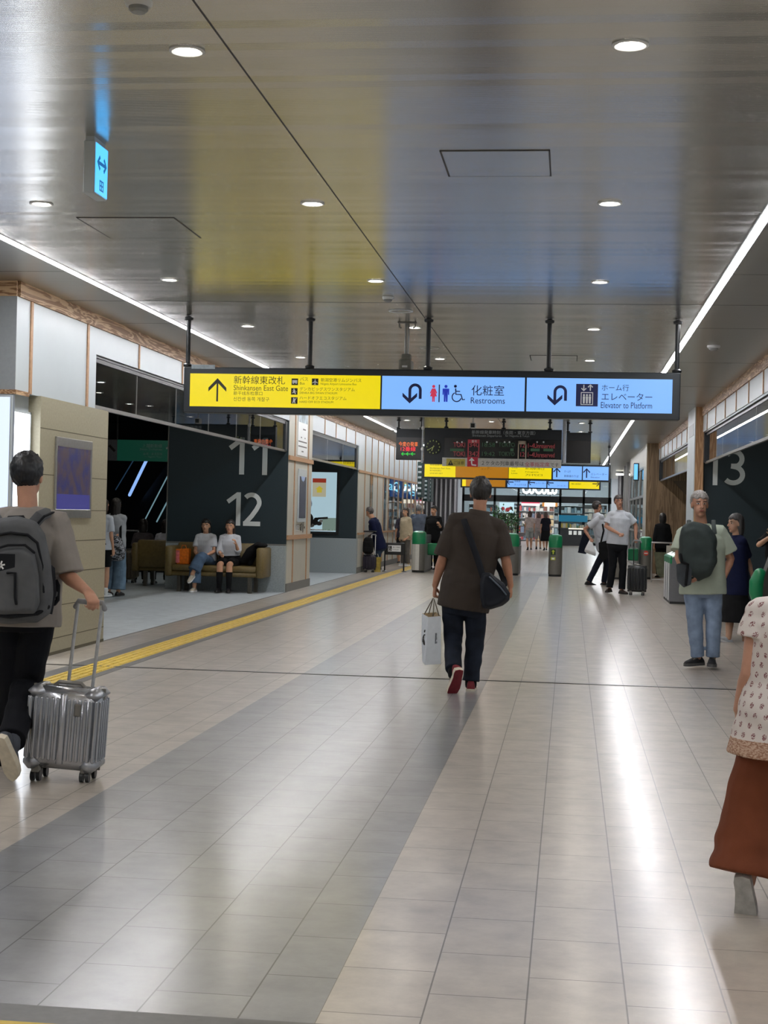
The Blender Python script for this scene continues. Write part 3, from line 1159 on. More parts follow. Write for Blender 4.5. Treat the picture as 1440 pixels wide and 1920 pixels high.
def panel(x0, x1, y0, y1, lab):
    r = thing('access_panel', lab, 'access panel', ((x0 + x1) / 2, (y0 + y1) / 2, ZC), 0, 'ceiling access panels')
    a, b = (x1 - x0) / 2, (y1 - y0) / 2
    g = G()
    g.box(-a + 0.012, a - 0.012, -b + 0.012, b - 0.012, -0.004, -0.0005)
    g.obj('lid', [M_CEIL], r)
    g = G()
    w = 0.009
    for q in ((-a, a, -b, -b + w), (-a, a, b - w, b), (-a, -a + w, -b, b), (a - w, a, -b, b)):
        g.box(*q, -0.003, -0.0003)
    g.obj('rim', [M_SEAM], r)


panel(-0.77, -0.155, 8.475, 9.12, 'square access panel in the ceiling right of the long seam')
panel(-3.5, -2.79, 10.39, 11.18, 'square access panel in the ceiling left of the yellow sign')
panel(-0.55, 0.05, 19.3, 19.95, 'small access panel in the ceiling just above the restroom sign')


def detector(x, y, r_, h, lab):
    r = thing('smoke_detector', lab, 'smoke detector', (x, y, ZC), 0, 'smoke detectors')
    g = G()
    g.lathe([(r_ * 0.6, -0.0005), (r_, -0.002), (r_, -h * 0.35), (r_ * 0.85, -h * 0.55)], 28)
    g.obj('base', [M_WHT], r, True)
    g = G()
    g.lathe([(r_ * 0.72, -h * 0.5), (r_ * 0.7, -h * 0.8), (r_ * 0.5, -h)], 28)
    g.obj('sensor', [mat('detector_grey', '8a8c8c', 0.5)], r, True)


detector(-1.76, 5.93, 0.055, 0.05, 'round smoke detector at the top edge of the ceiling, cut by the frame')
detector(-1.74, 14.2, 0.055, 0.05, 'round smoke detector beside the seam above the camera on its pole')
detector(1.61, 18.0, 0.075, 0.06, 'white detector on the ceiling right of the light strip')
for x, y, lab in ((-1.73, 15.2, 'flat round ceiling speaker grille with white ring near the pole camera'), (-1.75, 18.6, 'far round ceiling speaker grille behind the pole')):
    r = thing('ceiling_speaker', lab, 'speaker', (x, y, ZC), 0, 'ceiling speakers')
    g = G()
    g.lathe([(0.108, -0.0005), (0.125, -0.002), (0.125, -0.008), (0.108, -0.009), (0.106, -0.001)], 36, cap=False)
    g.obj('rim', [M_WHT], r, True)
    g = G()
    g.lathe([(0.107, -0.0005), (0.107, -0.003), (0.05, -0.0035)], 36)
    g.obj('grille', [M_CEIL], r, True)

# CCTV camera on a drop pole
r = thing('security_camera', 'grey security camera hanging on a pole from the ceiling behind the hanging sign', 'camera', (-1.76, 16.1, ZC))
g = G()
g.box(-0.1, 0.1, -0.03, 0.03, -0.012, -0.0005)
for a in (-0.085, 0.085):
    g.tube([(a, 0, -0.01), (a, 0, -0.05), (a * 0.8, 0, -0.06)], 0.008, 8)
g.obj('ceiling_plate', [M_STEELD], r)
g = G()
g.tube([(-0.014, 0, -0.005), (-0.014, 0, -0.34)], 0.012, 10)
g.tube([(0.014, 0, -0.005), (0.014, 0, -0.34)], 0.012, 10)
g.obj('pole', [M_STEEL], r, True)
g = G()
g.box(-0.05, 0.05, -0.05, 0.05, -0.40, -0.34, 0, 0.01)
g.box(-0.065, 0.065, -0.16, 0.14, -0.53, -0.40, 0, 0.02)
hs = g.obj('housing', [mat('camera_grey', '7c7b73', 0.5)], r, True)
g = G()
g.box(-0.07, 0.1, -0.15, 0.18, -0.57, -0.53, 0, 0.01)
g.obj('sunshield', [M_CREAM], r)
g = G()
g = G()
g.box(-0.028, 0.028, -0.1615, -0.16, -0.495, -0.475)
g.obj('nameplate', [M_WHT], r)

# emergency exit lamp box
r = thing('exit_sign', 'white box exit lamp with glowing blue face and arrows on the ceiling', 'exit sign', (-2.655, 8.2, ZC))
g = G()
g.box(-0.035, 0.03, -0.115, 0.115, -0.315, -0.025, 0, 0.006)
g.box(-0.03, 0.02, -0.1, 0.1, -0.026, -0.0005)
g.obj('housing', [M_WHITE], r)
g = G()
g.box(0.03, 0.034, -0.105, 0.105, -0.305, -0.035)
g.obj('lit_face', [glow('exit_light', '4fb4ff', 1.6)], r)
g = G()
put_stroke(g, [(-0.07, -0.135), (0.07, -0.135)], 0.02, Matrix.Translation((0.034, 0, 0)) @ MXW, 0, 0.001)
for s in (-1, 1):
    put_stroke(g, [(s * 0.035, -0.1), (s * 0.075, -0.135), (s * 0.035, -0.17)], 0.02, Matrix.Translation((0.034, 0, 0)) @ MXW, 0, 0.0012)
for a in (-0.03, 0.0, 0.03):
    g.box(0.034, 0.0352, a - 0.005, a + 0.005, -0.285, -0.225)
for zz in (-0.28, -0.255, -0.23):
    g.box(0.034, 0.0354, -0.032, 0.032, zz - 0.004, zz + 0.004)
g.obj('pictogram', [glow('exit_ink', '0d6fb4', 0.8)], r)

# ================================================================== HANGING SIGNS
SY = 15.65


def X(px, py=740, Y=SY):
    return at(px, py, Y).x


def Z(py, px=810, Y=SY):
    return at(px, py, Y).z


def sign_body(lab, x0, x1, z0, z1, Y, poles, ztop=ZC, depth=0.16, group=None, name='hanging_sign'):
    r = thing(name, lab, 'sign', ((x0 + x1) / 2, Y, z0), 0, group)
    cx = (x0 + x1) / 2
    g = G()
    g.box(x0 - cx, x1 - cx, 0, depth, 0, z1 - z0, 0, 0.008)
    g.obj('frame', [M_FRAME], r)
    for p in poles:
        g = G()
        zt = ztop - z0
        g.tube([(p - cx, depth / 2, z1 - z0 - 0.02), (p - cx, depth / 2, zt - 0.001)], 0.024, 14, cap=False)
        for zz in (z1 - z0 + 0.02, zt - 0.03):
            g.lathe([(0.02, zz - 0.02), (0.045, zz - 0.012), (0.05, zz + 0.01), (0.02, zz + 0.028)], 16, 0, Matrix.Translation((p - cx, depth / 2, 0)))
        g.obj('pole', [M_BLACK], r, True)
    return r, cx


def pix_poly(g, poly, px, py, k, y, mat=0, d=0.003):
    """poly in icon units (y up), centred at pixel (px,py)"""
    g.prism([(a * k, b * k) for a, b in poly], d, mat, sgn(X(px, py), Z(py, px), y))


S1, cx = sign_body('long hanging direction sign with a yellow panel and two blue panels', -4.06, 1.08, 2.475, 2.955, SY, (-4.04, -2.735, -1.495, -0.25, 1.045))
P1 = (cx, SY, 2.475)


def on1(g):
    """hall coordinates -> sign coordinates"""
    g.v = [(v[0] - P1[0], v[1] - P1[1], v[2] - P1[2]) for v in g.v]
    return g


zt, zb = 2.886, 2.542
for nm, a, b, m in (('yellow_panel', -3.99, -1.975, M_YEL), ('restroom_panel', -1.958, -0.487, M_BLU), ('elevator_panel', -0.467, 1.0, M_BLU)):
    g = G()
    g.box(a, b, SY - 0.004, SY, zb, zt, 0)
    on1(g).obj(nm, [m], S1)
yy = SY - 0.0045
# yellow panel
g = G()
pix_poly(g, [(-0.045, -1.22), (0.045 * 3, -1.22), (0.045 * 3, 0.68), (1.0, -0.18), (1.0, 0.22), (0.045, 1.22), (-0.91, 0.22), (-0.91, -0.18), (-0.045, 0.68)], 407, 731, 0.1, yy)
write(g, '新幹線東改札', X(438), X(534), Z(717), yy)
k1 = on1(g)
k1.obj('lettering', [M_INK], S1)
g = G()
write(g, 'Shinkansen East Gate', X(438), X(540), Z(732), yy, height=0.056)
write(g, '新干线东检票口', X(438), X(492), Z(742.5), yy)
write(g, '신칸센 동쪽 개찰구', X(438), X(505), Z(753.5), yy)
write(g, 'バス', X(562), X(577), Z(714), yy)
write(g, 'Bus', X(562), X(571), Z(722), yy)
write(g, '新潟空港リムジンバス', X(601), X(677), Z(715), yy)
write(g, 'Niigata Airport Limousine Bus', X(601), X(668), Z(723), yy)
write(g, 'デンカビッグスワンスタジアム', X(562), X(665), Z(732.5), yy)
write(g, 'DENKA BIG SWAN STADIUM', X(562), X(632), Z(740), yy)
write(g, 'ハードオフエコスタジアム', X(562), X(650), Z(749.5), yy)
write(g, 'HARD OFF ECO STADIUM', X(562), X(625), Z(757), yy)
on1(g).obj('small_lettering', [M_INK_SOFT], S1)
g = G()
q = 0.034
for px, py in ((553, 716), (591, 716), (552, 734), (552, 751)):
    pix_poly(g, [(-1, -1), (1, -1), (1, 1), (-1, 1)], px, py, q, yy, 0, 0.002)
yk = yy - 0.002
pix_poly(g, [(-0.75, -0.35), (0.75, -0.35), (0.75, 0.5), (-0.75, 0.5)], 553, 716, q, yk, 1)
for s in (-0.45, 0.45):
    pix_poly(g, arc(s, -0.45, 0.2, 0, 360, 10)[:-1], 553, 716, q, yk, 1)
pix_poly(g, [(0, 0.9), (0.14, 0.6), (0.14, 0.2), (0.85, -0.25), (0.85, -0.45), (0.14, -0.2), (0.14, -0.6), (0.35, -0.85), (-0.35, -0.85), (-0.14, -0.6), (-0.14, -0.2),
             (-0.85, -0.45), (-0.85, -0.25), (-0.14, 0.2), (-0.14, 0.6)], 591, 716, q, yk, 1)
pix_poly(g, arc(-0.1, 0.62, 0.22, 0, 360, 10)[:-1], 552, 734, q, yk, 1)
pix_poly(g, [(-0.6, 0.3), (0.3, 0.4), (0.2, -0.1), (0.55, -0.7), (0.3, -0.85), (-0.1, -0.3), (-0.5, -0.6), (-0.6, -0.35), (-0.2, 0)], 552, 734, q, yk, 1)
pix_poly(g, arc(0.55, -0.1, 0.14, 0, 360, 8)[:-1], 552, 734, q, yk, 1)
pix_poly(g, arc(-0.15, 0.6, 0.22, 0, 360, 10)[:-1], 552, 751, q, yk, 1)
pix_poly(g, [(-0.4, 0.35), (0.2, 0.4), (0.6, 0.85), (0.7, 0.75), (0.3, 0.1), (0.2, -0.2), (0.4, -0.85), (0.1, -0.85), (-0.1, -0.3), (-0.35, -0.85), (-0.6, -0.8), (-0.4, -0.1)], 552, 751, q, yk, 1)
on1(g).obj('pictogram', [M_INK, M_WHT], S1)


def uturn(g, px, py, k, mat):
    M = sgn(X(px, py), Z(py, px), yy)
    put_stroke(g, [(0.62 * k, -0.55 * k), (0.62 * k, 0.1 * k)] + [(a * k, b * k) for a, b in arc(0.12, 0.28, 0.5, 0, 180, 14)] + [(-0.38 * k, 0.1 * k), (-0.38 * k, -0.55 * k)], 0.27 * k, M, mat, 0.003)
    g.prism([(a * k, b * k) for a, b in ((-0.38, -1.0), (0.32, -0.35), (0.32, 0.02), (-0.25, -0.5), (-0.51, -0.5), (-1.08, 0.02), (-1.08, -0.35))], 0.0034, mat, M)


g = G()
uturn(g, 776, 737, 0.108, 0)
write(g, '化粧室', X(884), X(945), Z(732, 900), yy)
write(g, 'Restrooms', X(883), X(947), Z(751, 900), yy, height=0.062)
# divider and wheelchair
g.box(X(823.5) - 0.006, X(823.5) + 0.006, yy - 0.002, yy, Z(754), Z(721))
M = sgn(X(858, 738), Z(738, 858), yy)
k = 0.085
g.prism([(a * k, b * k) for a, b in arc(-0.28, 0.88, 0.18, 0, 360, 12)[:-1]], 0.003, 0, M)
put_stroke(g, [(-0.25 * k, 0.62 * k), (-0.2 * k, -0.1 * k), (0.42 * k, -0.12 * k), (0.62 * k, -0.75 * k), (0.9 * k, -0.68 * k)], 0.15 * k, M, 0, 0.003)
put_stroke(g, [(-0.2 * k, 0.28 * k), (0.3 * k, 0.26 * k)], 0.12 * k, M, 0, 0.003)
put_stroke(g, [(a * k, b * k) for a, b in arc(-0.1, -0.42, 0.55, 115, 345, 18)], 0.13 * k, M, 0, 0.003)
on1(g).obj('lettering', [M_NAVY], S1)
g = G()
M = sgn(X(813, 738), Z(738, 813), yy)
k = 0.085
g.prism([(a * k, b * k) for a, b in arc(0, 0.86, 0.19, 0, 360, 12)[:-1]], 0.003, 0, M)
g.prism([(a * k, b * k) for a, b in ((-0.2, 0.62), (0.2, 0.62), (0.45, 0.05), (0.33, 0.0), (0.2, 0.3), (0.42, -0.35), (0.17, -0.35), (0.15, -1.0), (0.03, -1.0), (0.0, -0.35), (-0.03, -1.0),
                                     (-0.15, -1.0), (-0.17, -0.35), (-0.42, -0.35), (-0.2, 0.3), (-0.33, 0.0), (-0.45, 0.05))], 0.003, 0, M)
on1(g).obj('woman_pictogram', [glow('pictogram_red', 'e0385a', 0.7)], S1)
g = G()
M = sgn(X(836, 738), Z(738, 836), yy)
g.prism([(a * k, b * k) for a, b in arc(0, 0.86, 0.19, 0, 360, 12)[:-1]], 0.003, 0, M)
g.prism([(a * k, b * k) for a, b in ((-0.4, 0.6), (0.4, 0.6), (0.4, -0.15), (0.27, -0.15), (0.24, 0.3), (0.22, -1.0), (0.03, -1.0), (0.0, -0.15), (-0.03, -1.0), (-0.22, -1.0), (-0.24, 0.3), (-0.27, -0.15), (-0.4, -0.15))],
        0.003, 0, M)
on1(g).obj('man_pictogram', [glow('pictogram_blue', '1c3bd0', 0.6)], S1)
g = G()
uturn(g, 1048, 740.5, 0.108, 0)
write(g, 'ホーム行', X(1128), X(1179), Z(727, 1150), yy)
write(g, 'エレベーター', X(1128), X(1223), Z(744, 1170), yy)
write(g, 'Elevator to Platform', X(1127), X(1223), Z(760, 1170), yy, height=0.062)
g.box(X(1080), X(1121), yy - 0.002, yy, Z(762, 1100), Z(720, 1100))
on1(g).obj('lettering', [M_NAVY], S1)
g = G()
yk = yy - 0.002
M = sgn(X(1100.5, 741), Z(741, 1100), yk)
for a, b, c, d in ((-0.062, 0.062, -0.1, -0.092), (-0.062, 0.062, 0.022, 0.03), (-0.062, -0.054, -0.1, 0.03), (0.054, 0.062, -0.1, 0.03)):
    g.prism([(a, c), (b, c), (b, d), (a, d)], 0.002, 0, M)
for s in (-0.03, 0, 0.03):
    g.prism(arc(s, 0.0, 0.011, 0, 360, 10)[:-1], 0.002, 0, M)
    g.prism([(s - 0.012, -0.013), (s + 0.012, -0.013), (s + 0.009, -0.085), (s - 0.009, -0.085)], 0.002, 0, M)
for s, u in ((-0.033, -1), (0.033, 1)):
    put_stroke(g, [(s, 0.075 - 0.03 * u), (s, 0.075 + 0.028 * u)], 0.011, M, 0, 0.002)
    put_stroke(g, [(s - 0.024, 0.075 + 0.005 * u), (s, 0.075 + 0.03 * u), (s + 0.024, 0.075 + 0.005 * u)], 0.011, M, 0, 0.0024)
on1(g).obj('elevator_pictogram', [M_WHT], S1)
g = G()
g.box(X(358), X(402), yy - 0.001, yy, Z(697), Z(689))
on1(g).obj('maker_plate', [mat('plate_grey', '7c858a', 0.5, var=0.1)], S1)

# ---------- departure board
BY = 32.6
bx = lambda px: at(px, 840, BY).x
bz = lambda py, px=920: at(px, py, BY).z
BO, cb = sign_body('long dark departure board with clock and dim train times', bx(795), bx(1053), bz(872, 925), bz(804, 925), BY,
                   [bx(p) for p in (835, 943, 1030)], name='departure_board', depth=0.25)
bz0 = bz(872, 925)


def onb(g):
    g.v = [(v[0] - cb, v[1] - BY, v[2] - bz0) for v in g.v]
    return g


g = G()
g.box(bx(833), bx(1052), BY - 0.01, BY, bz(862, 940), bz(823, 940))
onb(g).obj('screen', [mat('board_black', '07080c', 0.2, var=0)], BO)
y1 = BY - 0.012
g = G()
write(g, '新幹線発車時刻（長岡・東京方面）', bx(884), bx(1003), bz(811, 940), y1)
write(g, 'Shinkansen Departures', bx(885), bx(940), bz(817.5, 910), y1)
write(g, 'for Nagaoka & Tokyo', bx(947), bx(992), bz(818, 970), y1)
onb(g).obj('heading', [mat('board_heading', 'aeb6bc', 0.5, var=0)], BO)
g = G()
for py in (834, 851):
    write(g, 'TOKI', bx(850), bx(872), bz(py, 861), y1, height=0.10)
    write(g, '340' if py < 840 else '342', bx(880), bx(898), bz(py, 890), y1, height=0.10)
    write(g, '12', bx(976), bx(984), bz(py + 1, 980), y1, height=0.09)
    write(g, '1~4Unreserved', bx(990), bx(1040), bz(py + 2, 1015), y1, height=0.10)
onb(g).obj('red_lettering', [glow('led_dim_red', '7c2c30', 0.9)], BO)
g = G()
for py, a in ((834, '18:58'), (851, '19:42')):
    write(g, a, bx(904), bx(928), bz(py, 916), y1, height=0.09)
    write(g, 'TOKYO', bx(935), bx(965), bz(py, 950), y1, height=0.09)
for a, b in ((844, 870), (957, 963), (978, 983), (995, 1012), (1019, 1037)):
    g.box(bx(a), bx(b), y1 - 0.001, y1, bz(846, a), bz(841, a))
onb(g).obj('green_lettering', [glow('led_dim_green', '23402a', 0.8)], BO)
g = G()
for px in (857, 866, 913, 931, 946, 955, 1007, 1019):
    g.ell((bx(px), y1, bz(829, px)), (0.018, 0.004, 0.018))
onb(g).obj('column_marks', [M_LETTER], BO)
g = G()
g.box(bx(877), bx(899), y1 - 0.004, y1 - 0.002, bz(831, 888), bz(824, 888), 0)
g.box(bx(877), bx(879), y1 - 0.004, y1 - 0.002, bz(858, 888), bz(831, 888), 0)
g.box(bx(897), bx(899), y1 - 0.004, y1 - 0.002, bz(858, 888), bz(831, 888), 0)
write(g, '番号', bx(884), bx(894), bz(827.5, 888), y1 - 0.005, 1)
onb(g).obj('red_column_frame', [mat('board_red', 'b03a4a', 0.5), M_WHT], BO)
g = G()
for a, b, c, d in ((971, 987, 827, 833), (971, 973, 827, 861), (985, 987, 827, 861)):
    g.box(bx(a), bx(b), y1 - 0.004, y1 - 0.002, bz(d, 980), bz(c, 980))
onb(g).obj('pale_column_frame', [mat('board_pale', 'b4a898', 0.5)], BO)
ck = thing('wall_clock', 'dark clock with pale green marks on the departure board', 'clock', (bx(812.5), BY - 0.002, bz(838, 812)))
g = G()
g.lathe([(0.17, 0.0), (0.17, 0.03), (0.15, 0.034)], 36, 0, MX_SIGN)
g.obj('face', [mat('clock_face', '161d1c', 0.5, var=0)], ck, True)
g = G()
for k in range(12):
    a = k * PI / 6
    g.ell((0.135 * math.sin(a), -0.037, 0.135 * math.cos(a)), (0.011, 0.004, 0.016))
g.obj('hour_mark', [mat('clock_mark', 'a8b86e', 0.5, var=0)], ck)
for nm, ang, L, w in (('minute_hand', 238, 0.135, 0.012), ('hour_hand', 200, 0.09, 0.016)):
    g = G()
    a = math.radians(ang)
    put_stroke(g, [(-0.03 * math.sin(a), -0.03 * math.cos(a)), (L * math.sin(a), L * math.cos(a))], w, Matrix.Translation((0, -0.036, 0)) @ MX_SIGN)
    g.obj(nm, [mat('clock_hand', 'c8d488', 0.5, var=0)], ck)
NB = thing('notice_board', 'white warning notice with yellow and red boxes hung under the departure board', 'sign', ((bx(830) + bx(1053)) / 2, BY - 0.05, bz(877, 940)))
ncx, nz0 = NB.location.x, NB.location.z


def onn(g):
    g.v = [(v[0] - ncx, v[1] - BY + 0.05, v[2] - nz0) for v in g.v]
    return g


g = G()
g.box(bx(830), bx(1053), BY - 0.055, BY - 0.035, bz(876, 940), bz(860, 940), 0, 0.003)
onn(g).obj('board', [mat('notice_white', 'c6c6c2', 0.5)], NB)
g = G()
g.box(bx(838), bx(873), BY - 0.058, BY - 0.055, bz(874.5, 855), bz(860.5, 855), 0)
yn = BY - 0.059
M = Matrix.Translation((bx(846), yn, bz(868, 846))) @ MX_SIGN
g.prism([(-0.06, -0.05), (0.06, -0.05), (0, 0.06)], 0.002, 1, M)
g.prism([(-0.008, -0.02), (0.008, -0.02), (0.006, 0.025), (-0.006, 0.025)], 0.004, 0, M)
write(g, 'ご注意', bx(852), bx(871), bz(868, 860), yn, 1)
onn(g).obj('yellow_box', [mat('notice_yellow', 'b9ab4a', 0.5), M_INK], NB)
g = G()
g.box(bx(877), bx(897), BY - 0.058, BY - 0.055, bz(875.5, 887), bz(857, 887), 0)
M = Matrix.Translation((bx(887), yn, bz(866, 887))) @ MX_SIGN
put_stroke(g, [(0.08, -0.075), (-0.01, -0.065), (-0.02, -0.02), (-0.02, 0.05)], 0.03, M, 1)
g.prism([(-0.085, 0.02), (-0.02, 0.09), (0.045, 0.02)], 0.005, 1, M)
onn(g).obj('red_box', [mat('notice_red', 'b5203a', 0.5), M_WHT], NB)
g = G()
write(g, '２ケタの列車番号は', bx(904), bx(983), bz(869, 940), BY - 0.056)
write(g, 'です', bx(1033), bx(1048), bz(872, 1040), BY - 0.056)
onn(g).obj('lettering', [M_INK], NB)
g = G()
write(g, '全車指定席', bx(985), bx(1031), bz(871, 1008), BY - 0.056)
onn(g).obj('red_lettering', [mat('notice_red', 'b5203a', 0.5)], NB)

TB, ct = sign_body('small black board with orange and red train writing and green arrows', bx(742), bx(790), bz(862, 766), bz(804, 766), BY + 0.05,
                   [bx(745), bx(788)], name='departure_board', depth=0.2)
tz0 = bz(862, 766)
g = G()
g.box(bx(742.5), bx(789.5), BY + 0.04, BY + 0.05, tz0 + 0.01, bz(820, 766), 0)
g.v = [(v[0] - ct, v[1] - BY - 0.05, v[2] - tz0) for v in g.v]
g.obj('screen', [mat('board_black', '07080c', 0.2, var=0)], TB)
for nm, txt, a, b, py, c, st in (('orange_lettering', '今度の発車', 747, 783, 832.5, 'ff7a3a', 1.2), ('red_lettering', '12番線', 751, 779, 841.5, 'ff3040', 1.2)):
    g = G()
    write(g, txt, bx(a), bx(b), bz(py, 766), BY + 0.038, height=0.10)
    g.v = [(v[0] - ct, v[1] - BY - 0.05, v[2] - tz0) for v in g.v]
    g.obj(nm, [glow('led_' + nm, c, st)], TB)
g = G()
for px in (756, 765, 774):
    M = Matrix.Translation((bx(px) - ct, -0.012, bz(851, px) - tz0)) @ MX_SIGN
    put_stroke(g, [(-0.03, 0), (0.05, 0)], 0.016, M)
    put_stroke(g, [(0.0, 0.035), (-0.04, 0), (0.0, -0.035)], 0.016, M)
g.obj('green_arrow', [glow('led_green', '2fd040', 1.0)], TB)
DB, cd = sign_body('blank black board at the right end of the departure boards', bx(1062), bx(1108), bz(868, 1085), bz(811, 1085), BY + 0.05, [bx(1064), bx(1106)], name='departure_board', depth=0.2)
g = G()
g.box(bx(1062.5) - cd, bx(1107.5) - cd, -0.01, 0, 0.01, bz(826, 1085) - bz(868, 1085))
g.obj('screen', [mat('board_black', '07080c', 0.2, var=0)], DB)
for px, lab in ((792, 'thin white rod standing between the small board and the clock'), (1058, 'thin pale post between the departure board and the blank board')):
    r = thing('ceiling_rod', lab, 'rod', (bx(px), BY + 0.02, bz(868, px)))
    g = G()
    g.tube([(0, 0, 0.0), (0, 0, ZC - bz(868, px) - 0.001)], 0.02 if px < 900 else 0.04, 12, cap=False)
    g.obj('rod', [mat('rod_white', 'b9bfc8', 0.4)], r, True)
    g = G()
    for zz in (0.3, 0.75):
        g.ell((0, 0, zz), (0.035, 0.035, 0.045))
    g.obj('joint', [M_WHT], r, True)
r = thing('security_camera', 'small white box camera above the departure board heading', 'camera', (bx(887), BY - 0.2, bz(800, 887)))
g = G()
g.box(-0.06, 0.06, -0.1, 0.1, -0.05, 0.07, 0, 0.015)
g.obj('housing', [M_WHT], r)
g = G()
g.box(-0.04, 0.04, -0.108, -0.1, -0.035, 0.05)
g.obj('lens_window', [M_BLACK], r)
g = G()
g.tube([(0, 0, 0.06), (0, 0, ZC - bz(800, 887) - 0.001)], 0.015)
g.obj('stem', [M_WHT], r)
# ---------- two far rows of guide signs


def far_sign(Y, segs, lab, z0=2.475, z1=2.955, arrows=()):
    xx = lambda px: at(px, 885, Y).x
    a, b = xx(segs[0][0]) - 0.06, xx(segs[-1][1]) + 0.06
    r, c = sign_body(lab, a, b, z0, z1, Y, [a + 0.05, (a + b) / 2, b - 0.05], depth=0.2, group='far guide signs')
    h = z1 - z0
    for (p, q, kind, lines, arrow) in segs:
        g = G()
        g.box(xx(p) - c, xx(q) - c, -0.006, 0, 0.05, h - 0.05)
        g.obj({'y': 'yellow_panel', 'o': 'orange_panel', 'b': 'blue_panel'}[kind], [{'y': M_YEL, 'o': M_ORA, 'b': M_BLU}[kind]], r)
        g = G()
        for t, u, v, zc, hh in lines:
            write(g, t, xx(u) - c, xx(v) - c, zc, -0.008, height=hh)
        if arrow:
            d, ax = arrow
            M = Matrix.Translation((xx(ax) - c, -0.007, h / 2)) @ Matrix.Rotation(0, 4, 'Z') @ MX_SIGN @ Matrix.Rotation(math.radians(d), 4, 'Z')
            put_stroke(g, [(0, -0.13), (0, 0.11)], 0.035, M, 0, 0.003)
            put_stroke(g, [(-0.09, 0.02), (0, 0.125), (0.09, 0.02)], 0.035, M, 0, 0.0035)
        if g.v:
            g.obj('lettering', [M_NAVY if kind == 'b' else M_INK_SOFT], r)
    return r


far_sign(43.5, [(796, 854, 'y', [('新幹線東改札', 806, 832, 0.40, None), ('Shinkansen East Gate', 806, 844, 0.30, 0.04), ('新干线东检票口', 806, 827, 0.23, None), ('신칸센 동쪽 개찰구', 806, 830, 0.15, None)], None),
                (854, 953, 'o', [('バスのりば', 884, 900, 0.36, None), ('Bus', 914, 918, 0.34, 0.04), ('タクシー', 902, 922, 0.30, 0.04)], None),
                (954, 1034, 'y', [('在来線', 959, 970, 0.36, 0.05), ('Local', 959, 966, 0.27, 0.04), ('Lines', 959, 970, 0.2, 0.04), ('新潟駅南口', 985, 1020, 0.34, 0.06), ('Niigata', 985, 1010, 0.24, 0.04), ('万代口', 985, 1017, 0.16, 0.06)], None),
                (1037, 1091, 'b', [('ホーム行', 1058, 1070, 0.28, 0.07), ('新幹線のりば', 1058, 1085, 0.15, 0.07)], (0, 1044)),
                (1093, 1141, 'b', [('エレベーター', 1108, 1138, 0.22, 0.06), ('Elevator', 1108, 1125, 0.13, 0.04)], (0, 1100))],
         'upper far guide sign with yellow, orange and blue panels below the departure board')
far_sign(57.0, [(867, 874, 'y', [], None), (874, 948, 'o', [('在来線', 882, 896, 0.38, 0.04), ('Gate', 921, 928, 0.37, 0.04), ('口', 921, 924, 0.3, 0.05)], None),
                (952, 990, 'b', [('新幹線', 965, 976, 0.27, 0.07), ('きっぷうりば', 965, 987, 0.15, 0.07)], (90, 957)),
                (992, 1025, 'b', [('エレベーター', 1001, 1024, 0.22, 0.07)], (90, 997)),
                (1027, 1066, 'b', [('化粧室', 1052, 1063, 0.38, 0.06), ('コインロッカー', 1045, 1063, 0.14, 0.06)], (90, 1032)),
                (1068, 1124, 'y', [('東口', 1080, 1096, 0.38, 0.06), ('Exit', 1108, 1114, 0.38, 0.06), ('新潟駅', 1072, 1090, 0.22, 0.05)], (-90, 1118))],
         'lower far guide sign with orange, blue and yellow panels above the shop front')

# ================================================================== TICKET GATES
def plan_outline(w, L, r, n=8):
    """rounded-front plan: front at y=0, straight back at y=L"""
    a = [(w / 2 * math.cos(t), r - r * math.sin(t)) for t in (PI * k / n for k in range(n + 1))]
    return [(x, y) for x, y in a] + [(-w / 2, L), (w / 2, L)]


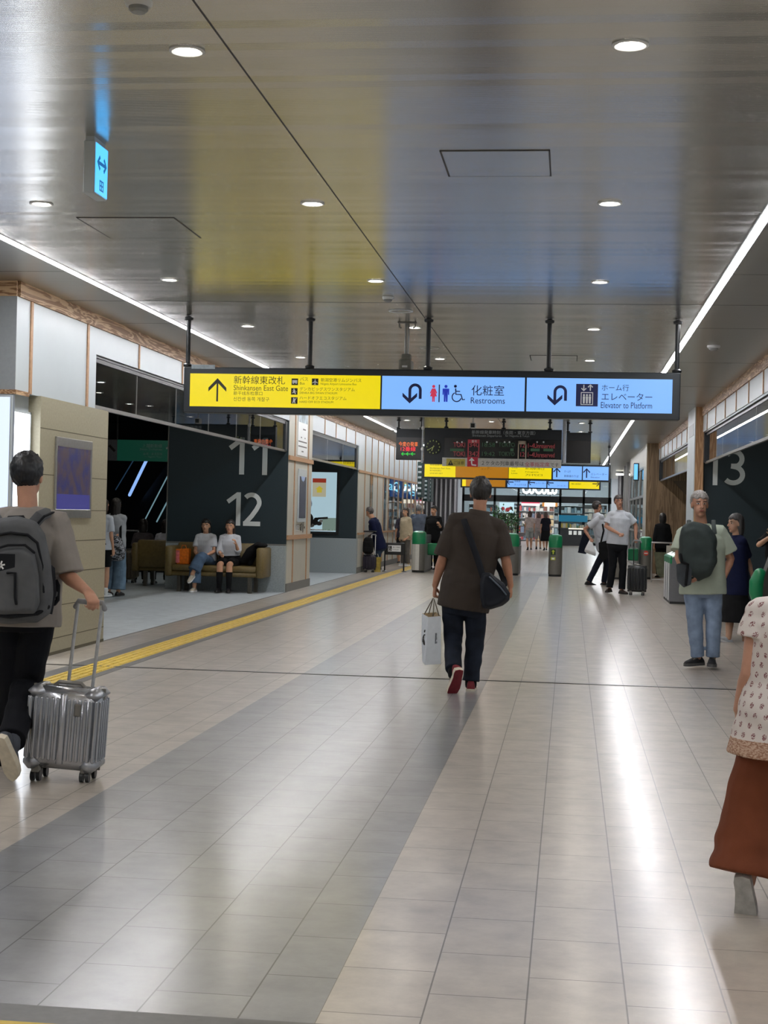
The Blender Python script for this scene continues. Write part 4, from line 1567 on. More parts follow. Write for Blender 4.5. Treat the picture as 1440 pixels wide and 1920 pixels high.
def gate(xc, y0, lab, w=0.33, L=1.9, white_front=False, doors=(0, 0), arrow=False, noentry=False):
    r = thing('ticket_gate', lab, 'ticket gate', (xc, y0, 0), 0, 'ticket gates across the hall')
    g = G()
    g.prism(plan_outline(w, L, 0.12), 0.66, 0, Matrix.Translation((0, 0, 0.05)))
    g.obj('body', [M_STEELD], r, True, 50)
    g = G()
    g.prism(plan_outline(w - 0.02, L - 0.02, 0.11), 0.05, 0, Matrix.Translation((0, 0.01, 0.0)))
    g.obj('base', [M_BLACK], r)
    g = G()
    prof = [(w / 2, 0.71), (w / 2, 0.97), (w / 2 - 0.03, 1.01), (w / 2 - 0.08, 1.02)]
    o = plan_outline(w, 0.45, 0.12)
    rr = []
    for k, z in ((1.0, 0.71), (1.0, 0.95), (0.9, 1.0), (0.7, 1.02)):
        rr.append([(x * k, 0.2 + (y - 0.2) * k, z) for x, y in o])
    g.rings(rr)
    g.obj('green_head', [M_GREEN], r, True, 40)
    g = G()
    g.box(-w / 2 + 0.01, w / 2 - 0.01, 0.45, L, 0.71, 0.93, 0, 0.02)
    g.obj('top_cover', [M_BLACK], r)
    g = G()
    g.box(-0.09, 0.09, 0.10, 0.3, 1.015, 1.03, 0, 0.006)
    g.obj('card_reader', [glow('reader_light', 'b4e6d8', 0.8)], r)
    if white_front:
        g = G()
        g.prism([(-w / 2 - 0.004, 0.16), (-w / 2 - 0.004, 0.1), (-0.13, 0.02), (-0.06, -0.012), (0.03, -0.012), (0.03, 0.02), (-0.05, 0.03), (-0.11, 0.06)], 0.64, 0, Matrix.Translation((0, 0, 0.06)))
        g.box(0.0, 0.12, 0.0, 0.1, 0.99, 1.0)
        g.obj('white_front_plate', [mat('gate_white', 'd6d6d0', 0.3, metal=0.3, var=0.02)], r)
    if arrow:
        g = G()
        yf = -0.004
        M = Matrix.Translation((-0.05, yf, 0.60)) @ MX_SIGN
        g.prism([(-0.06, -0.07), (0.06, -0.07), (0.06, 0.07), (-0.06, 0.07)], 0.004, 0, M)
        put_stroke(g, [(0, -0.05), (0, 0.03)], 0.03, M, 1, 0.006)
        g.prism([(-0.045, 0.01), (0, 0.055), (0.045, 0.01)], 0.007, 1, M)
        M = Matrix.Translation((-0.05, yf, 0.44)) @ MX_SIGN
        g.prism([(-0.055, -0.035), (0.055, -0.035), (0.055, 0.035), (-0.055, 0.035)], 0.004, 1, M)
        g.prism([(-0.03, -0.02), (0.03, -0.02), (0.03, 0.02), (-0.03, 0.02)], 0.005, 2, M)
        g.obj('arrow_sticker', [mat('sticker_dark', '1f3a24'), mat('sticker_lime', 'c2cf3c', 0.5), M_WHT], r)
    if noentry:
        g = G()
        M = Matrix.Translation((0.0, -0.006, 0.63)) @ MX_SIGN
        g.prism(arc(0, 0, 0.06, 0, 360, 20)[:-1], 0.004, 0, M)
        g.prism([(-0.042, -0.012), (0.042, -0.012), (0.042, 0.012), (-0.042, 0.012)], 0.006, 1, M)
        g.obj('no_entry_mark', [mat('mark_red', 'c0402c', 0.5), M_WHT], r)
    for s, on in zip((-1, 1), doors):
        if on:
            g = G()
            g.box(s * (w / 2 - 0.01), s * (w / 2 + 0.25), 0.8, 0.84, 0.42, 0.72, 0, 0.02)
            g.obj('door_flap', [M_GREEN], r)
    return r


GY = 37.55
gate(-3.715, GY + 0.1, 'leftmost ticket gate of the row, white front plate and green door', white_front=True, doors=(0, 1))
gate(-2.55, GY, 'ticket gate hidden mostly behind the walking man in brown shirt', doors=(1, 0))
gate(-1.385, GY, 'ticket gate just right of the walking man in brown shirt')
gate(-0.33, GY, 'ticket gate with arrow sticker in the middle of the open aisle', arrow=True)
gate(1.17, GY - 0.6, 'ticket gate behind the legs of the two men in white shirts')
gate(1.86, GY, 'ticket gate with a red no entry mark behind the dark suitcase', doors=(1, 0), noentry=True, w=0.3)

# barrier with the wheelchair sign left of the first gate
r = thing('barrier_sign', 'low black barrier with a white wheelchair notice left of the ticket gates', 'barrier', (-4.36, GY + 0.25, 0))
g = G()
g.box(-0.21, 0.3, 0, 0.04, 0.42, 0.72, 0, 0.01)
g.obj('board', [M_BLACK], r)
g = G()
g.box(-0.12, 0.2, -0.006, 0, 0.50, 0.66)
g.box(-0.11, -0.03, -0.008, -0.006, 0.52, 0.64, 1)
write(g, '車いす優先', 0.0, 0.18, 0.61, -0.008, 1)
write(g, 'Priority gate', 0.0, 0.15, 0.55, -0.008, 1)
M = Matrix.Translation((-0.07, -0.0085, 0.58)) @ MX_SIGN
g.prism(arc(-0.008, 0.042, 0.009, 0, 360, 8)[:-1], 0.002, 0, M)
put_stroke(g, [(-0.008, 0.03), (-0.006, -0.005), (0.015, -0.006), (0.026, -0.036)], 0.008, M, 0, 0.002)
put_stroke(g, arc(-0.004, -0.02, 0.024, 110, 340, 10), 0.007, M, 0, 0.002)
g.obj('notice', [M_WHT, M_INK], r)
g = G()
for a in (-0.2, 0.28):
    g.tube([(a, 0.02, 0.0), (a, 0.02, 0.70)], 0.018, 10)
    g.lathe([(0.07, 0.0), (0.07, 0.012), (0.02, 0.03)], 16, 0, Matrix.Translation((a, 0.02, 0)))
g.obj('post', [M_BLACK], r, True)

# gate standing at the entrance of the right-hand platform
r = thing('ticket_gate', 'grey steel ticket gate with lit sloping top and white side stripes near the right wall', 'ticket gate', (1.76, 26.98, 0))
g = G()
w, L = 0.42, 1.75
g.prism([(0, 0.04), (0, 0.72), (0.02, 0.80), (w, 0.98), (w, 0.04)], L, 0, Matrix(((1, 0, 0, 0), (0, 0, 1, 0), (0, 1, 0, 0), (0, 0, 0, 1))))
g.obj('body', [mat('gate_grey', '74767a', 0.35, metal=0.4, var=0.03)], r)
g = G()
g.box(0.005, w - 0.005, 0.005, L - 0.005, 0, 0.04)
g.obj('base', [M_BLACK], r)
g = G()
g.prism([(-0.004, 0.70), (-0.004, 0.80), (0.03, 0.835), (0.03, 0.70)], L + 0.008, 0, Matrix(((1, 0, 0, 0), (0, 0, 1, -0.004), (0, 1, 0, 0), (0, 0, 0, 1))))
g.obj('green_band', [M_GREEN], r)
g = G()
MT = Matrix.Translation((0.02, 0, 0.804)) @ Matrix.Rotation(-math.atan2(0.18, 0.40), 4, 'Y')
g.box(0.02, 0.40, 0.05, L - 0.1, 0.0, 0.02, 0, 0.006, MT)
g.obj('lit_top', [glow('gate_top_light', 'd9f4e4', 0.9)], r)
g = G()
g.box(0.10, 0.28, 0.3, 0.7, 0.02, 0.026, 0, 0.0, MT)
g.box(0.08, 0.30, 1.0, 1.2, 0.02, 0.026, 0, 0.0, MT)
g.obj('slot', [M_BLACK], r)
g = G()
for y in (0.25, 0.8, 1.35):
    g = G()
    g.box(-0.006, 0, y, y + 0.22, 0.05, 0.70)
    g.obj('side_stripe', [M_WHT], r)

# gate head peeping out above the woman's shoulder at the right edge
r = thing('ticket_gate', 'dark gate head with rounded green bumper at the right edge above the patterned blouse', 'ticket gate', (2.17, 17.2, 0))
g = G()
g.box(0.03, 0.5, 0.02, 1.2, 0.0, 0.85, 0, 0.02)
g.obj('body', [mat('gate_grey', '74767a', 0.35, metal=0.4, var=0.03)], r)
g = G()
ms = Matrix(((1, 0, 0, 0), (0, 0, 1, 0.04), (0, 1, 0, 0), (0, 0, 0, 1)))
g.prism([(-0.04, 0.55), (-0.02, 0.86), (0.10, 1.22), (0.5, 1.26), (0.5, 0.55)], 0.3, 0, ms)
g.obj('sloped_head', [mat('gate_dark_steel', '4a4843', 0.3, metal=0.6, var=0.02)], r)
g = G()
g.tube([(-0.075, 0.1, 0.60), (-0.09, 0.1, 0.68), (-0.09, 0.1, 0.80), (-0.06, 0.1, 0.88)], [0.07, 0.085, 0.085, 0.075], 16)
g.obj('green_bumper', [M_GREEN], r, True)
g = G()
g.tube([(0.055, 0.03, 1.17), (0.1, 0.03, 1.19)], 0.018, 10)
g.tube([(0.035, 0.03, 1.03), (0.05, 0.03, 1.03)], 0.01, 10)
g.obj('chrome_fitting', [M_CHROME], r, True)

# glazed guard rail behind the suitcase
r = thing('glass_barrier', 'low glass barrier with steel rail between the suitcase and the lit gate', 'barrier', (2.12, 36.0, 0))
g = G()
for a in (-0.2, 0.5):
    g.tube([(a, 0, 0.01), (a, 0, 0.92)], 0.018, 10)
g.tube([(-0.2, 0, 0.92), (0.6, 0, 0.92)], 0.02, 10)
g.tube([(-0.2, 0, 0.06), (0.6, 0, 0.06)], 0.016, 10)
g.obj('rail', [M_STEEL], r, True)
g = G()
g.prism([(-0.15, 0.70), (0.12, 0.70), (0.12, 0.12), (0.0, 0.12), (-0.08, 0.2)], 0.02, 0, MX_SIGN)
g.obj('panel', [mat('olive_glass', '5d604e', 0.15, var=0.15, scale=8)], r)
g = G()
g.box(0.13, 0.45, -0.01, 0.01, 0.42, 0.86)
g.obj('white_panel', [M_CREAM], r)


# ================================================================== SOFAS
M_LEATH = mat('olive_brown_leather', '6d5d36', 0.45, var=0.07, scale=25, bump=0.1)
M_LEATHD = mat('sofa_leg_metal', '57544c', 0.4, metal=0.5)


def sofa(lab, loc, rz, W, D=0.72):
    r = thing('sofa', lab, 'sofa', loc, rz, 'waiting sofas')
    h = W / 2
    g = G()
    g.box(-h + 0.1, h - 0.1, 0.04, D - 0.08, 0.28, 0.36, 0, 0.015)
    g.obj('base', [M_LEATH], r, True, 50)
    n = 3
    for k in range(n):
        a = -h + 0.12 + (W - 0.24) * k / n
        g = G()
        g.box(a + 0.004, a + (W - 0.24) / n - 0.004, 0.02, D - 0.2, 0.365, 0.47, 0, 0.025)
        g.obj('seat_cushion', [M_LEATH], r, True, 50)
    g = G()
    g.box(-h + 0.1, h - 0.1, D - 0.2, D - 0.03, 0.34, 0.86, 0, 0.03)
    g.obj('backrest', [M_LEATH], r, True, 50)
    for s in (-1, 1):
        g = G()
        g.box(s * (h - 0.13), s * h, 0.0, D, 0.27, 0.80, 0, 0.025)
        g.obj('arm', [M_LEATH], r, True, 50)
    for sx in (-1, 1):
        for y in (0.1, D - 0.1):
            g = G()
            g.box(sx * (h - 0.28), sx * (h - 0.22), y - 0.05, y + 0.05, 0, 0.28)
            g.obj('leg', [M_LEATHD], r)
    return r


BX0, BX1 = at(318, 1050, 26.45).x, at(501, 1050, 26.45).x
sofa('olive leather sofa in front of the platform number wall with two seated women', ((BX0 + BX1) / 2, 26.1, 0), 0, BX1 - BX0)
bx2 = at(258, 1050, 28.0).x
sofa('second leather sofa turned away, left of the sofa with the two women', (bx2 + 0.75, 28.3, 0), PI, 1.5)


# ================================================================== LUGGAGE
def wheel_set(r, spots, rad=0.028, m=None):
    for (x, y) in spots:
        g = G()
        g.box(x - 0.022, x + 0.022, y - 0.02, y + 0.02, rad * 1.6, rad * 2 + 0.03, 0, 0.005)
        w = g.obj('caster', [M_STEELD if m is None else m], r)
        g = G()
        for s in (-0.016, 0.016):
            g.tube([(x + s - 0.009, y, rad), (x + s + 0.009, y, rad)], rad, 18, rnd=(0, 0))
        g.obj('wheel', [M_BLACK], w, True)


def suitcase(lab, loc, rz, W, Hh, D, col_mat, ribs=9, handle=0.45, tilt=0.0, guard=None, hx=0.0, hmat=None, hlean=0.0, hw=0.11):
    r = thing('suitcase', lab, 'suitcase', loc, rz)
    z0 = 0.065
    T = Matrix.Translation((0, 0, z0)) @ Matrix.Rotation(tilt, 4, 'Y')
    g = G()
    g.box(-W / 2, W / 2, -D / 2, D / 2, 0, Hh, 0, 0.045, T)
    for k in range(ribs):
        x = -W / 2 + W * (k + 0.5) / ribs
        if ribs > 6 and abs(k - ribs // 2) < 1:
            continue
        for s in (-1, 1):
            g.tube([(x, s * D / 2, 0.06), (x, s * D / 2, Hh - 0.06)], W / ribs * 0.36, 8, 0, T)
    if ribs > 6:
        g.box(-W / ribs * 0.62, W / ribs * 0.62, -D / 2 - 0.009, D / 2 + 0.009, 0.03, Hh - 0.03, 0, 0.006, T)
    for k in range(5):
        y = -D / 2 + D * (k + 0.5) / 5
        g.tube([(-W / 2, y, 0.06), (-W / 2, y, Hh - 0.06)], 0.008, 6, 0, T)
        g.tube([(W / 2, y, 0.06), (W / 2, y, Hh - 0.06)], 0.008, 6, 0, T)
    g.obj('shell', [col_mat], r, True, 50)
    g = G()
    g.box(-W / 2 - 0.004, W / 2 + 0.004, -0.006, 0.006, 0.0, Hh + 0.004, 0, 0.003, T)
    g.obj('zip_band', [M_BLACK if guard is None else M_STEELD], r)
    if guard:
        for sx in (-1, 1):
            for zz in (0, 1):
                g = G()
                g.box(sx * (W / 2 - 0.085), sx * (W / 2 + 0.007), -D / 2 - 0.013, D / 2 + 0.013, -0.006 if zz == 0 else Hh - 0.06, 0.075 if zz == 0 else Hh + 0.006, 0, 0.03, T)
                g.obj('corner_guard', [guard], r, True, 50)
        g = G()
        g.box(W * 0.17, W * 0.17 + 0.034, -D / 2 - 0.022, -D / 2, Hh * 0.68, Hh * 0.83, 0, 0.006, T)
        g.obj('lock', [M_STEELD], r)
    g = G()
    g.tube([(-0.08, -0.0, Hh), (-0.06, -0.0, Hh + 0.02), (0.06, 0.0, Hh + 0.02), (0.08, 0, Hh)], 0.012, 8, 0, T)
    g.obj('carry_handle', [M_STEELD], r, True)
    wheel_set(r, [(-W / 2 + 0.06, -D / 2 + 0.04), (W / 2 - 0.06, -D / 2 + 0.04), (-W / 2 + 0.06, D / 2 - 0.04), (W / 2 - 0.06, D / 2 - 0.04)])
    if handle:
        for s in (-1, 1):
            g = G()
            g.tube([(hx + s * hw, D / 2 - 0.03, Hh - 0.02), (hx + s * hw + hlean * handle, D / 2 - 0.03, Hh + handle)], 0.0095, 10, 0, T)
            g.obj('pole', [hmat or M_WHT], r, True)
        g = G()
        c = hx + hlean * handle
        g.tube([(c - hw - 0.012, D / 2 - 0.03, Hh + handle - 0.03), (c - hw, D / 2 - 0.03, Hh + handle), (c + hw, D / 2 - 0.03, Hh + handle), (c + hw + 0.012, D / 2 - 0.03, Hh + handle - 0.03)], 0.015, 10, 0, T)
        g.obj('grip', [mat('grip_grey', '84868a', 0.5)], r, True)
    return r


M_SILV = mat('silver_shell', 'b9bcc2', 0.22, metal=0.75, var=0.02)
p = fl(121, 1460)
suitcase('silver ribbed cabin suitcase pulled by the person with the grey backpack', (p.x, 7.93, 0), 0.06, 0.385, 0.435, 0.215, M_SILV, 13, 0.455, 0.055, mat('silver_guard', 'a9acb2', 0.3, metal=0.7), 0.035,
         mat('pole_silver', 'c6c9cd', 0.3, metal=0.6), 0.045, 0.067)
p = fl(1194, 1116)
suitcase('black ribbed suitcase with raised handle beside the man in white shirt facing the camera', (p.x, 29.65, 0), -0.1, 0.35, 0.50, 0.24, mat('black_shell', '1d2022', 0.4, var=0.05), 6, 0.48, 0, None, -0.02, M_BLACK, 0.0, 0.06)
p = fl(690, 1071)
suitcase('small dark purple suitcase standing at the leg of the man bent over the counter', (-4.83, 36.95, 0), 0.0, 0.30, 0.36, 0.2, mat('dark_purple_shell', '2a2634', 0.45), 5, 0.5, 0, None, 0.08, M_WHT, 0.0, 0.045)
p = at(243, 1060, 28.6)
suitcase('grey brown suitcase with white frame handle left of the turned sofa', (p.x, 28.6, 0), 0.0, 0.30, 0.56, 0.24, mat('grey_brown_shell', '6f6656', 0.4), 4, 0.38, 0, None, 0.0, M_WHT, 0.0, 0.13)


def soft(g, name, mats, vox, it, par, amp=0.004, seed=1.0):
    return remeshed(g, name, mats, vox, it, par, folds(amp, seed))


# bags that stand or lie about
r = thing('gift_bag', 'orange and pink shiny carrier bag on the left end of the sofa', 'bag', (at(344, 1062, 26.45).x, 26.45, 0.475))
g = G()
g.rings([[(-0.11, -0.05, 0.0), (0.11, -0.05, 0), (0.11, 0.05, 0), (-0.11, 0.05, 0)], [(-0.15, -0.06, 0.26), (0.10, -0.06, 0.28), (0.12, 0.06, 0.27), (-0.15, 0.06, 0.25)]])
g.obj('body', [mat('orange_foil', 'f07a1c', 0.35, var=0.12, scale=20)], r)
g = G()
g.box(-0.155, -0.06, -0.068, -0.06, 0.02, 0.24)
g.obj('pink_panel', [mat('pink_foil', 'e87a7c', 0.4, var=0.15, scale=20)], r)
g = G()
g.tube([(-0.05, 0, 0.26), (-0.03, 0, 0.33), (0.03, 0, 0.33), (0.05, 0, 0.26)], 0.006, 8)
g.obj('handle', [mat('orange_cord', 'd96a14')], r, True)
r = thing('jacket', 'black jacket thrown over the right arm of the sofa', 'jacket', (BX1 - 0.09, 26.45, 0.83))
g = G()
g.ell((-0.02, 0.0, 0.01), (0.11, 0.2, 0.045))
g.tube([(-0.08, 0, 0.02), (-0.22, 0.02, -0.12), (-0.34, 0.0, -0.27)], [0.05, 0.1, 0.06], 12)
g.tube([(-0.08, 0.1, 0.02), (-0.2, 0.1, -0.16), (-0.24, 0.06, -0.3)], [0.05, 0.08, 0.06], 12)
o = soft(g, 'fabric', [cloth('black_fabric', '101113')], 0.012, 4, r, 0.008, 2)
r = thing('carry_bag', 'yellow brown paper bag on the floor behind the man bent over the counter', 'bag', (at(705, 1070, 37.3).x, 37.35, 0))
g = G()
g.rings([[(-0.10, -0.06, 0.0), (0.10, -0.06, 0), (0.10, 0.06, 0), (-0.10, 0.06, 0)], [(-0.11, -0.06, 0.36), (0.09, -0.05, 0.37), (0.11, 0.06, 0.36), (-0.10, 0.05, 0.36)]])
g.obj('body', [mat('yellow_paper', 'a5903c', 0.6, var=0.15, scale=15)], r)
g = G()
g.tube([(-0.05, 0, 0.35), (-0.03, 0, 0.44), (0.03, 0, 0.44), (0.05, 0, 0.35)], 0.006, 8)
g.obj('handle', [mat('cord_white', 'd8d8d0')], r, True)
r = thing('backpack', 'black backpack propped on the small dark purple suitcase', 'backpack', (-4.86, 36.86, 0.445))
g = G()
g.box(-0.13, 0.13, -0.1, 0.1, 0.0, 0.36, 0, 0.06)
g.ell((0, 0, 0.34), (0.12, 0.09, 0.08))
soft(g, 'body', [cloth('black_fabric', '101113')], 0.012, 4, r, 0.005, 3)
g = G()
g.box(-0.09, 0.09, -0.125, -0.09, 0.05, 0.18, 0, 0.02)
g.obj('pocket', [cloth('black_fabric', '101113')], r)

# counter ledge at the ticket window the bent man leans on
r = thing('counter_shelf', 'small dark writing ledge at the ticket window under the bent man', 'shelf', (XL + 0.01, 37.6, 0.98))
g = G()
g.box(0, 0.28, -0.45, 0.45, 0.0, 0.03, 0, 0.005)
g.obj('ledge', [M_BLACK], r)
g = G()
for y in (-0.4, 0.4):
    g.prism([(0, 0), (0.24, 0), (0, -0.16)], 0.02, 0, Matrix(((1, 0, 0, 0), (0, 0, 1, y), (0, 1, 0, 0), (0, 0, 0, 1))))
g.obj('bracket', [M_STEEL], r)
# shop name's reflection in the office windows, built as a glowing board behind them
r = thing('shop_sign', 'glowing stand-in for blue shop letters reflected in the ticket office windows', 'sign', (XL - 0.034, 46.0, 2.2))
g = G()
for body, a, b in (('JaQ', 723, 750), ('rg', 759, 780)):
    y0, y1 = [atx(p, 910, XL - 0.034).y - 46 for p in (a, b)]
    write_x(g, body, y0, y1, 0.0, 0.0, 0, 0.34)
g.obj('lettering', [glow('reflection_cyan', '8fe0ff', 2.5)], r)
g = G()
g.box(-0.03, -0.01, -3.0, 5.0, -0.27, 0.27)
g.obj('board', [glow('reflection_deep_blue', '16509c', 0.7)], r)
for k, (y, z, c) in enumerate(((41.2, 1.15, 'a05050'), (43.4, 1.2, '7c4c44'), (45.6, 1.12, '9c8a84'), (47.8, 1.18, '8a5a50'), (50, 1.15, '6c4a48'))):
    r = thing('display_shelf', '%s reddish display shelf inside the ticket office windows, counted from the counter' % ORD[k], 'shelf', (XL - 1.6, y, 0), 0, 'shelves behind the office windows')
    g = G()
    for zz in (0.1, 0.7, 1.15, 1.6):
        g.box(-0.2, 0.2, -0.7, 0.7, zz, zz + 0.03)
    g.box(-0.22, -0.2, -0.7, 0.7, 0, 1.9)
    g.obj('rack', [mat('rack_' + c, c, 0.5)], r)
    rng = random.Random(k)
    g = G()
    for zz in (0.73, 1.18, 1.63):
        y0 = -0.66
        while y0 < 0.6:
            w = rng.uniform(0.08, 0.2)
            g.box(-0.12, 0.15, y0, y0 + w, zz, zz + rng.uniform(0.12, 0.3), rng.randrange(3), 0.005)
            y0 += w + 0.02
    o = g.obj('goods', [mat('goods_red', 'b04a44'), mat('goods_white', 'd8d4cc'), mat('goods_grey', '8a8080')], r)
    o['kind'] = 'stuff'
# tall timetable boards by the left end of the gates
for k, (px, z0, z1) in enumerate(((787, 1.95, 3.0), (798, 1.85, 2.72), (805, 1.85, 2.7))):
    r = thing('hanging_banner', ('dark green narrow sign edge nearest the wall above the left gate', 'second dark green narrow sign edge above the left gate', 'third narrow sign edge with white strip above the left gate')[k],
              'sign', (at(px, 890, 45 + 2 * k).x, 45 + 2 * k, z0))
    g = G()
    g.box(-0.07, 0.07, 0, 0.9, 0, z1 - z0, 0, 0.01)
    g.obj('board', [mat('dark_green_sign', '1e3a36', 0.5)], r)
    g = G()
    for j in range(6):
        zz = 0.08 + (z1 - z0 - 0.1) * j / 6
        g.box(-0.05, 0.05, -0.004, 0, zz, zz + 0.06)
    g.obj('print', [M_LETTER], r)
    g = G()
    g.tube([(0, 0.4, z1 - z0), (0, 0.4, ZC - z0 - 0.001)], 0.015)
    g.obj('hanger', [M_BLACK], r)

# ================================================================== SHOP BEYOND THE GATES
FY = 80.0
fx = lambda px: at(px, 960, FY).x
fz = lambda py, px=1010: at(px, py, FY).z
g = G()
for px in (868, 927, 971.5, 1050, 1094, 1142):
    g.box(fx(px) - 0.06, fx(px) + 0.06, FY, FY + 0.12, 0, ZC)
g.box(fx(866), fx(1146), FY, FY + 0.2, fz(942), fz(930))
g.box(fx(866), fx(971), FY, FY + 0.12, 0, 0.12)
g.box(fx(1050), fx(1146), FY, FY + 0.12, 0, 0.12)
sf = struct(g.obj('window_7', [M_BLACK]))
g = G()
g.box(fx(866), fx(971), FY + 0.05, FY + 0.06, 0.1, fz(942))
g.box(fx(1050), fx(1146), FY + 0.05, FY + 0.06, 0.1, fz(942))
g.box(fx(866), fx(1146), FY + 0.05, FY + 0.06, fz(930), ZC)
g.obj('pane', [M_GLASS_R], sf)
struct(wallbox('wall_shop', [mat('shop_wall', 'b8bcc0', 0.6), mat('shop_side', '8d949a')], (-9, 6, 92, 92.1, 0, 4.2), (-9.1, -9, FY, 92, 0, 4.2, 1), (6, 6.1, FY, 92, 0, 4.2, 1)))
wallbox('ceiling_shop', [mat('shop_ceiling', '9a9ea2')], (-9, 6, FY + 0.3, 92, 4.0, 4.1))
g = G()
for x in (-6, -3.6, -1.2, 1.2, 3.6):
    g.box(x, x + 0.5, FY + 1, FY + 11, 3.96, 3.99)
struct(g.obj('trim_6', [glow('shop_light', 'f6fbff', 10.0)]))
r = thing('shop_sign', 'glowing white rounded shop name above the far entrance', 'sign', ((fx(978) + fx(1044)) / 2, FY - 0.1, fz(916)))
g = G()
write(g, 'CoCoLo', fx(978) - r.location.x, fx(1044) - r.location.x, 0, 0, height=0.60, bold=0.035)
g.obj('lettering', [glow('sign_white', 'fbffff', 3.0)], r)
g = G()
for z in (-0.28,):
    g.box(-1.16, 1.16, 0.02, 0.101, z - 0.02, z + 0.02)
g.obj('rail', [M_BLACK], r)
r = thing('hanging_sign', 'glowing red and white shop board inside the far entrance', 'sign', (at(995, 940, 84).x, 84, at(995, 944, 84).z))
g = G()
g.box(-0.5, 0.5, 0, 0.1, -0.12, 0.12, 0)
g.box(-0.5, 0.5, -0.004, 0, 0.0, 0.12, 1)
g.obj('board', [glow('shop_white', 'ffeef2', 1.5), glow('shop_pinkred', 'e0506a', 1.0)], r)
g = G()
g.tube([(0.3, 0.05, 0.12), (0.3, 0.05, 4.0 - r.location.z)], 0.02)
g.tube([(-0.3, 0.05, 0.12), (-0.3, 0.05, 4.0 - r.location.z)], 0.02)
g.obj('hanger', [M_BLACK], r)
r = thing('hanging_sign', 'glowing cream board with orange ends inside the far entrance', 'sign', (at(1031, 944, 84.5).x, 84.5, at(1031, 944, 84.5).z))
g = G()
g.box(-0.3, 0.3, 0, 0.1, -0.17, 0.17, 0)
g.box(-0.42, -0.3, 0, 0.1, -0.17, 0.17, 1)
g.box(0.3, 0.42, 0, 0.1, -0.17, 0.17, 1)
g.obj('board', [glow('shop_cream', 'fff6e2', 1.6), glow('shop_orange', 'd8924a', 0.9)], r)
g = G()
g.tube([(0, 0.05, 0.17), (0, 0.05, 4.0 - r.location.z)], 0.02)
g.obj('hanger', [M_BLACK], r)
r = thing('poster', 'lit white poster with a red print behind the far glass left of the entrance', 'poster', (at(950, 950, 83).x, 83, at(950, 951, 83).z))
g = G()
g.box(-0.4, 0.4, 0, 0.06, -0.3, 0.26)
g.obj('sheet', [glow('poster_lit', 'd9eef6', 1.3)], r)
g = G()
for x, z, s in ((-0.2, -0.08, 0.1), (0.05, -0.14, 0.12), (0.22, -0.05, 0.09)):
    g.ell((x, -0.003, z), (s, 0.004, s))
g.obj('print', [glow('poster_print_red', 'c8404a', 0.8)], r)
g = G()
g.tube([(-0.3, 0.03, -0.3), (-0.3, 0.03, -r.location.z)], 0.02)
g.tube([(0.3, 0.03, -0.3), (0.3, 0.03, -r.location.z)], 0.02)
g.obj('stand', [M_BLACK], r)


def shrub(lab, x, y, h, n, seed):
    r = thing('potted_plant', lab, 'plant', (x, y, 0), 0, 'plants at the far entrance')
    g = G()
    g.lathe([(0.16, 0.0), (0.2, 0.5), (0.22, 0.55), (0.18, 0.55), (0.17, 0.45)], 18)
    g.obj('pot', [mat('pot_grey', '6a6a66')], r, True)
    g = G()
    rng = random.Random(seed)
    g.tube([(0, 0, 0.4), (0.02, 0, 0.9), (-0.03, 0.02, h - 0.2)], [0.03, 0.02, 0.01], 8)
    for k in range(5):
        a = rng.uniform(0, 6.28)
        g.tube([(0, 0, rng.uniform(0.7, h - 0.4)), (0.3 * math.cos(a), 0.3 * math.sin(a), h - 0.2)], [0.014, 0.006], 6)
    g.obj('stem', [mat('stem_brown', '4a3c28')], r, True)
    g = G()
    for k in range(n):
        p = V((rng.gauss(0, 0.26), rng.gauss(0, 0.2), h - 0.35 + rng.gauss(0, 0.22)))
        d = V((rng.gauss(0, 1), rng.gauss(0, 1), rng.gauss(0.3, 0.7))).normalized()
        s = d.cross(V((0.3, 0.2, 1))).normalized()
        L = rng.uniform(0.10, 0.17)
        u = d.cross(s) * 0.012
        g.add([p, p + d * L * 0.5 + s * L * 0.3 + u, p + d * L, p + d * L * 0.5 - s * L * 0.3 + u], [(0, 1, 2, 3)], k % 2)
    o = g.obj('foliage', [mat('leaf_green', '3f7a3a', 0.5, var=0.2), mat('leaf_dark', '27512c', 0.5, var=0.2)], r, fix=False)
    o['kind'] = 'stuff'


shrub('leafy green plant in a pot nearest the far left mullion', at(936, 970, 76.6).x, 76.6, 1.75, 260, 1)
shrub('middle leafy green plant in front of the far glass', at(953, 970, 78).x, 78.0, 1.7, 260, 2)
shrub('right leafy plant of the three in front of the far glass', at(966, 980, 79.3).x, 79.3, 1.45, 200, 3)
r = thing('kiosk_counter', 'dark shop counter with blue fascia and white cards beyond the far glass', 'counter', (at(1073, 1000, 78.5).x, 78.3, 0))
g = G()
g.box(-0.62, 0.62, 0, 0.7, 0.0, 0.9, 0, 0.01)
g.obj('base', [mat('kiosk_dark', '33383c', 0.5)], r)
g = G()
g.box(-0.7, 0.75, 0.05, 0.7, 1.22, 1.55, 0, 0.01)
g.obj('blue_fascia', [glow('kiosk_blue', '1a7fa4', 0.55)], r)
g = G()
for a in (-0.6, 0.6):
    g.box(a - 0.02, a + 0.02, 0.6, 0.66, 0.9, 1.25)
g.obj('upright', [M_BLACK], r)
g = G()
g.box(-0.2, 0.6, -0.02, 0.0, 0.84, 0.90)
g.obj('white_edge', [glow('kiosk_edge', 'fff6e0', 1.2)], r)
for k in range(3):
    g = G()
    g.box(-0.18 + 0.24 * k, -0.02 + 0.24 * k, -0.012, 0.0, 0.56, 0.76)
    g.obj('price_card', [glow('kiosk_card', 'e2e6e2', 0.7)], r)
rng = random.Random(5)
g = G()
x0 = -0.58
